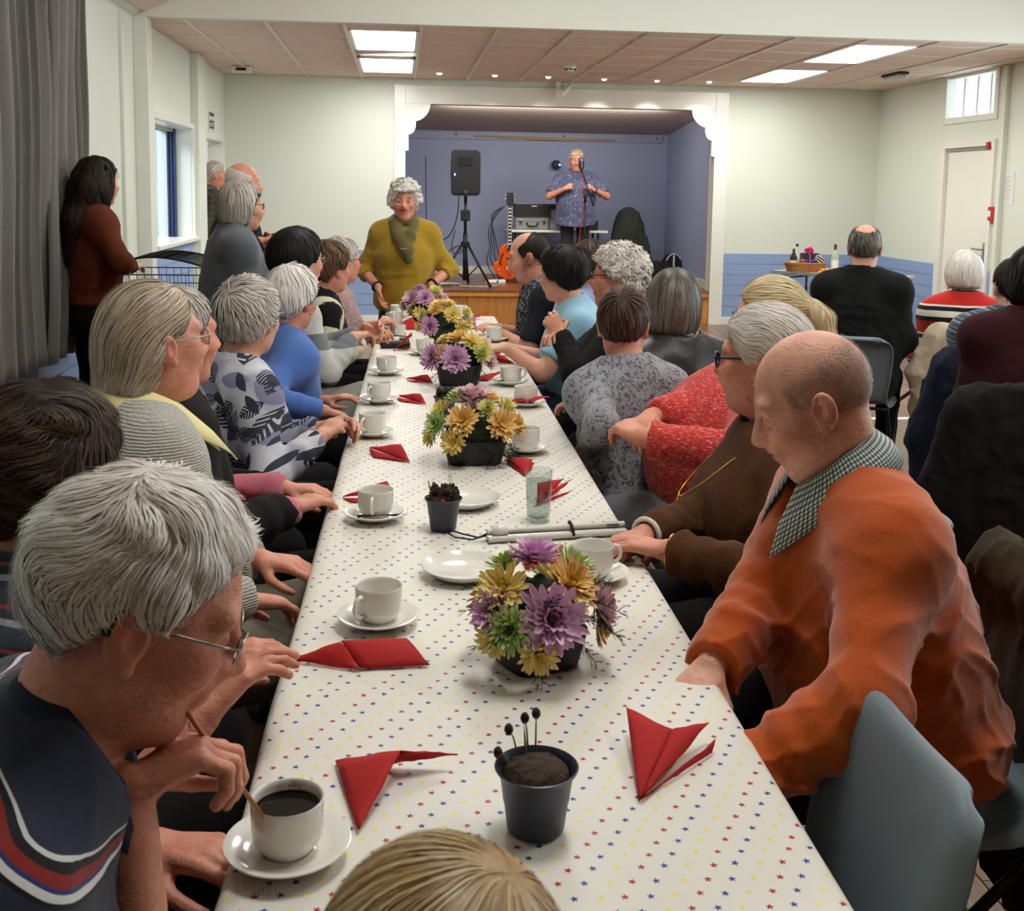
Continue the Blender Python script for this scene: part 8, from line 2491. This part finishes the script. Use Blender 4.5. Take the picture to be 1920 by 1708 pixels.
# walking stick
t = thing('walking_stick', 'brown wooden walking stick leaning by the beige coat', 'walking stick', (2.86, 6.14, 0.0))
a_, b_ = Vector((0.0, 0.0, 0.30)), Vector((0.16, -0.72, 0.80))
MB().tube([tuple(a_), tuple(a_.lerp(b_, 0.5)), tuple(b_)], 0.011, 10).build('shaft', wood('stick_wood', (120, 72, 40), (84, 48, 26)), t, True)
MB().tube([tuple(b_), tuple(b_ + Vector((0.0, -0.02, 0.05))), tuple(b_ + Vector((-0.03, -0.03, 0.07))), tuple(b_ + Vector((-0.06, -0.02, 0.03)))], 0.012, 10).build('crook', MATS['stick_wood'], t, True)
MB().cyl(tuple(a_), tuple(a_ - (b_ - a_).normalized() * 0.04), 0.017, n=10).build('rubber_tip', m_black, t, True)

# raffle table
A = Vector((3.887, 11.30, 0)); dv = Vector((0.64, -0.77, 0)).normalized(); ang_ = math.atan2(dv.y, dv.x)
t = thing('side_table', 'pale folding table with raffle prizes by the back wall', 'table', (A.x, A.y, 0), ang_)
MB().span((0, 0, 0.705), (1.3, 0.58, 0.73), 0.004).build('tabletop', pm('pale_beige_laminate', (206, 196, 176), 0.4), t)
MB().span((0, -0.003, 0.700), (1.3, 0.004, 0.733), 0.002).build('edge_strip', m_steel, t)
for x_ in (0.12, 1.18):
    MB().tube([(x_, 0.06, 0.0), (x_, 0.06, 0.69), (x_, 0.52, 0.69), (x_, 0.52, 0.0)], 0.014, 8).build('leg_frame', m_steel, t, True)
MB().tube([(0.12, 0.06, 0.66), (0.35, 0.29, 0.69)], 0.009, 8).build('brace', m_blackmetal, t, True)


def on_table(u, w_, z=0.73): p = A + dv * u + Vector((-dv.y, dv.x, 0)) * w_; return (p.x, p.y, z)


bk_ = thing('gift_basket', 'wicker gift basket on the raffle table', 'basket', on_table(0.30, 0.16), ang_ + rad(38))
m_wick = pm('wicker', (188, 128, 70), 0.7, vary=(30, (150, 96, 48), 0.8), bump=(60, 0.6))
for r_ in range(6):
    k_ = 0.88 + 0.03 * r_
    MB().tube([(0.20 * k_ * math.copysign(abs(math.cos(a)) ** 0.5, math.cos(a)), 0.13 * k_ * math.copysign(abs(math.sin(a)) ** 0.5, math.sin(a)), 0.010 + 0.0165 * r_) for a in np.linspace(0, 2 * math.pi, 33)[:-1]], 0.0095, 6, True).build('wicker_band', m_wick, bk_, True)
MB().box((0, 0, 0.008), (0.33, 0.20, 0.014), bev=0.005).build('base', m_wick, bk_)
def prize(label, cat, name, x_, y_, z_, fn):
    p = bk_.matrix_basis @ Vector((x_, y_, z_))
    o = thing(name, label, cat, tuple(p), bk_.rotation_euler[2], 'prizes in the gift basket'); fn(o); return o
prize('dark bottle with pale label in the gift basket', 'bottle', 'bottle', -0.12, 0.0, 0.016, lambda o: (MB().lathe([(0, 0), (0.034, 0), (0.036, 0.01), (0.036, 0.13), (0.014, 0.18), (0.013, 0.22), (0, 0.22)], 18).build('glass', pm('dark_bottle', (24, 22, 26), 0.15), o, 40), MB().lathe([(0.0366, 0.04), (0.0366, 0.10)], 18, close=False).build('bottle_label', m_paper, o, True)))
prize('clear bottle with black cap in the gift basket', 'bottle', 'bottle', -0.08, 0.06, 0.016, lambda o: (MB().lathe([(0, 0), (0.032, 0), (0.034, 0.01), (0.034, 0.15), (0.013, 0.21), (0.012, 0.26), (0, 0.26)], 18).build('glass', pm('pale_bottle', (212, 214, 206), 0.15), o, 40), MB().lathe([(0.014, 0.24), (0.014, 0.268), (0, 0.268)], 12).build('cap', m_black, o, 40)))
prize('dark box of chocolates in the gift basket', 'box', 'gift_box', 0.05, 0.06, 0.03, lambda o: MB().box((0, 0, 0.08), (0.19, 0.05, 0.16), Matrix.Rotation(rad(-8), 3, 'X'), 0.004).build('box', pm('plum_box', (58, 36, 52), 0.4), o))
prize('shiny blue tin in the gift basket', 'tin', 'gift_tin', 0.04, -0.05, 0.03, lambda o: MB().box((0, 0, 0.06), (0.14, 0.07, 0.08), None, 0.012).build('tin', pm('blue_foil', (38, 48, 120), 0.2, metal=0.5), o))
prize('zebra-wrapped parcel in the gift basket', 'parcel', 'gift_parcel', 0.135, -0.01, 0.03, lambda o: MB().box((0, 0, 0.07), (0.08, 0.10, 0.14), Matrix.Rotation(rad(14), 3, 'Y'), 0.01).build('parcel', stripes('zebra_wrap', [(0, (30, 26, 28)), (0.5, (214, 206, 200))], 0.03, slope=(0.6, 0.3), wob=0.05), o))
prize('round brown fruit in the gift basket', 'fruit', 'fruit', -0.035, -0.06, 0.07, lambda o: MB().ball((0, 0, 0.03), 0.035, 14, 10).build('flesh', pm('red_brown_fruit', (120, 56, 44), 0.4), o, True))
def bow(o):
    m_ = pm('magenta_ribbon', (214, 24, 120), 0.25, coat=0.3)
    rnd = random.Random(5)
    for k in range(16):
        a = rnd.uniform(0, 6.28); el = rnd.uniform(-0.2, 1.4); d_ = Vector((math.cos(a) * math.cos(el), math.sin(a) * math.cos(el), math.sin(el)))
        sd = d_.orthogonal().normalized(); w2 = d_.cross(sd) * 0.010
        pts = [Vector((0, 0, 0)), d_ * 0.03 + sd * 0.014, d_ * 0.052, d_ * 0.03 - sd * 0.014, Vector((0, 0, 0))]
        v = []
        for p in pts: v += [tuple(p - w2), tuple(p + w2)]
        q = mk('ribbon_loop', v, [(2 * i, 2 * i + 1, 2 * i + 3, 2 * i + 2) for i in range(4)], m_, o, True)
        mdd = q.modifiers.new('thick', 'SOLIDIFY'); mdd.thickness = 0.001
prize('magenta ribbon bow on top of the gift basket', 'bow', 'ribbon_bow', 0.03, -0.02, 0.21, bow)
tag(MB().tube([(0.03, -0.135, 0.015), (0.03, -0.138, 0.10), (0.03, -0.10, 0.17), (0.03, -0.03, 0.21)], 0.005, 6).build('ribbon', pm('pink_ribbon', (200, 60, 130), 0.3), None, True), 'pink ribbon tied down the front of the gift basket', 'ribbon')
rb = bpy.data.objects['ribbon']; rb.location = bk_.location; rb.rotation_euler = bk_.rotation_euler
t = thing('cake_box', 'small wrapped pastry tray beside the wine bottle', 'pastry', on_table(0.60, 0.12), ang_ + rad(38))
MB().box((0, 0, 0.010), (0.20, 0.12, 0.02), bev=0.004).build('tray', pm('foil_tray', (214, 206, 190), 0.3), t)
for k in range(4): MB().ball((-0.066 + 0.044 * k, 0, 0.032), (0.026, 0.05, 0.024), 12, 8).build('pastry', pm('golden_pastry', (206, 140, 66), 0.5), t, True)
t = thing('wine_bottle', 'clear wine bottle with white label on the raffle table', 'bottle', on_table(0.56, 0.30), 0)
MB().lathe([(0, 0), (0.036, 0), (0.0385, 0.008), (0.0385, 0.17), (0.030, 0.20), (0.0145, 0.235), (0.0135, 0.29), (0, 0.29)], 24).build('glass', pm('pale_green_bottle', (176, 188, 168), 0.08, spec=0.7), t, 40)
MB().lathe([(0.0392, 0.05), (0.0392, 0.13)], 24, close=False).build('bottle_label', m_paper, t, True)
MB().lathe([(0.0150, 0.225), (0.0148, 0.292), (0.0, 0.294)], 16).build('foil_cap', pm('copper_foil', (120, 70, 52), 0.3, metal=0.5), t, 40)

# wire cage by the curtain
def wire_panel(name, P0, U, W, nu, nv, r=0.0022, frame=0.005):
    mb = MB(); P0, U, W = Vector(P0), Vector(U), Vector(W)
    for i in range(nu + 1):
        mb.tube([tuple(P0 + U * (i / nu)), tuple(P0 + U * (i / nu) + W)], frame if i in (0, nu) else r, 4)
    for j in range(nv + 1):
        mb.tube([tuple(P0 + W * (j / nv)), tuple(P0 + W * (j / nv) + U)], frame if j in (0, nv) else r, 4)
    return mb


cg = thing('wire_cage', 'black wire mesh cage trolley behind the young woman', 'wire cage', (-1.83, 6.95, 0))
for nm, P0, U, W, nu, nv in (('front_mesh', (0, 0, 0.08), (0.72, 0, 0), (0, 0, 0.90), 15, 18), ('back_mesh', (0, 0.62, 0.08), (0.72, 0, 0), (0, 0, 0.90), 15, 18), ('side_mesh', (0, 0, 0.08), (0, 0.62, 0), (0, 0, 0.90), 13, 18), ('side_mesh', (0.72, 0, 0.08), (0, 0.62, 0), (0, 0, 0.90), 13, 18)):
    wire_panel(nm, P0, U, W, nu, nv).build(nm, m_blackmetal, cg)
mb = MB()
arc = [(x_, 0.98 + 0.11 * math.sin(math.pi * min(1, x_ / 0.80) ** 0.8)) for x_ in np.linspace(0.0, 0.80, 14)]
for k in range(14): mb.tube([(p[0], -0.02 + 0.66 * k / 13, p[1]) for p in arc], 0.0025 if 0 < k < 13 else 0.007, 5)
for p in arc: mb.tube([(p[0], -0.02, p[1]), (p[0], 0.64, p[1])], 0.0025, 4)
mb.build('domed_lid', m_blackmetal, cg)
MB().ball((0.82, 0.0, 0.985), 0.022, 10, 8).build('corner_cap', m_black, cg, True)
for x_ in (0.05, 0.67):
    for y_ in (0.05, 0.57): MB().cyl((x_, y_, 0.0), (x_, y_, 0.08), 0.02, n=10).build('caster', m_black, cg, True)
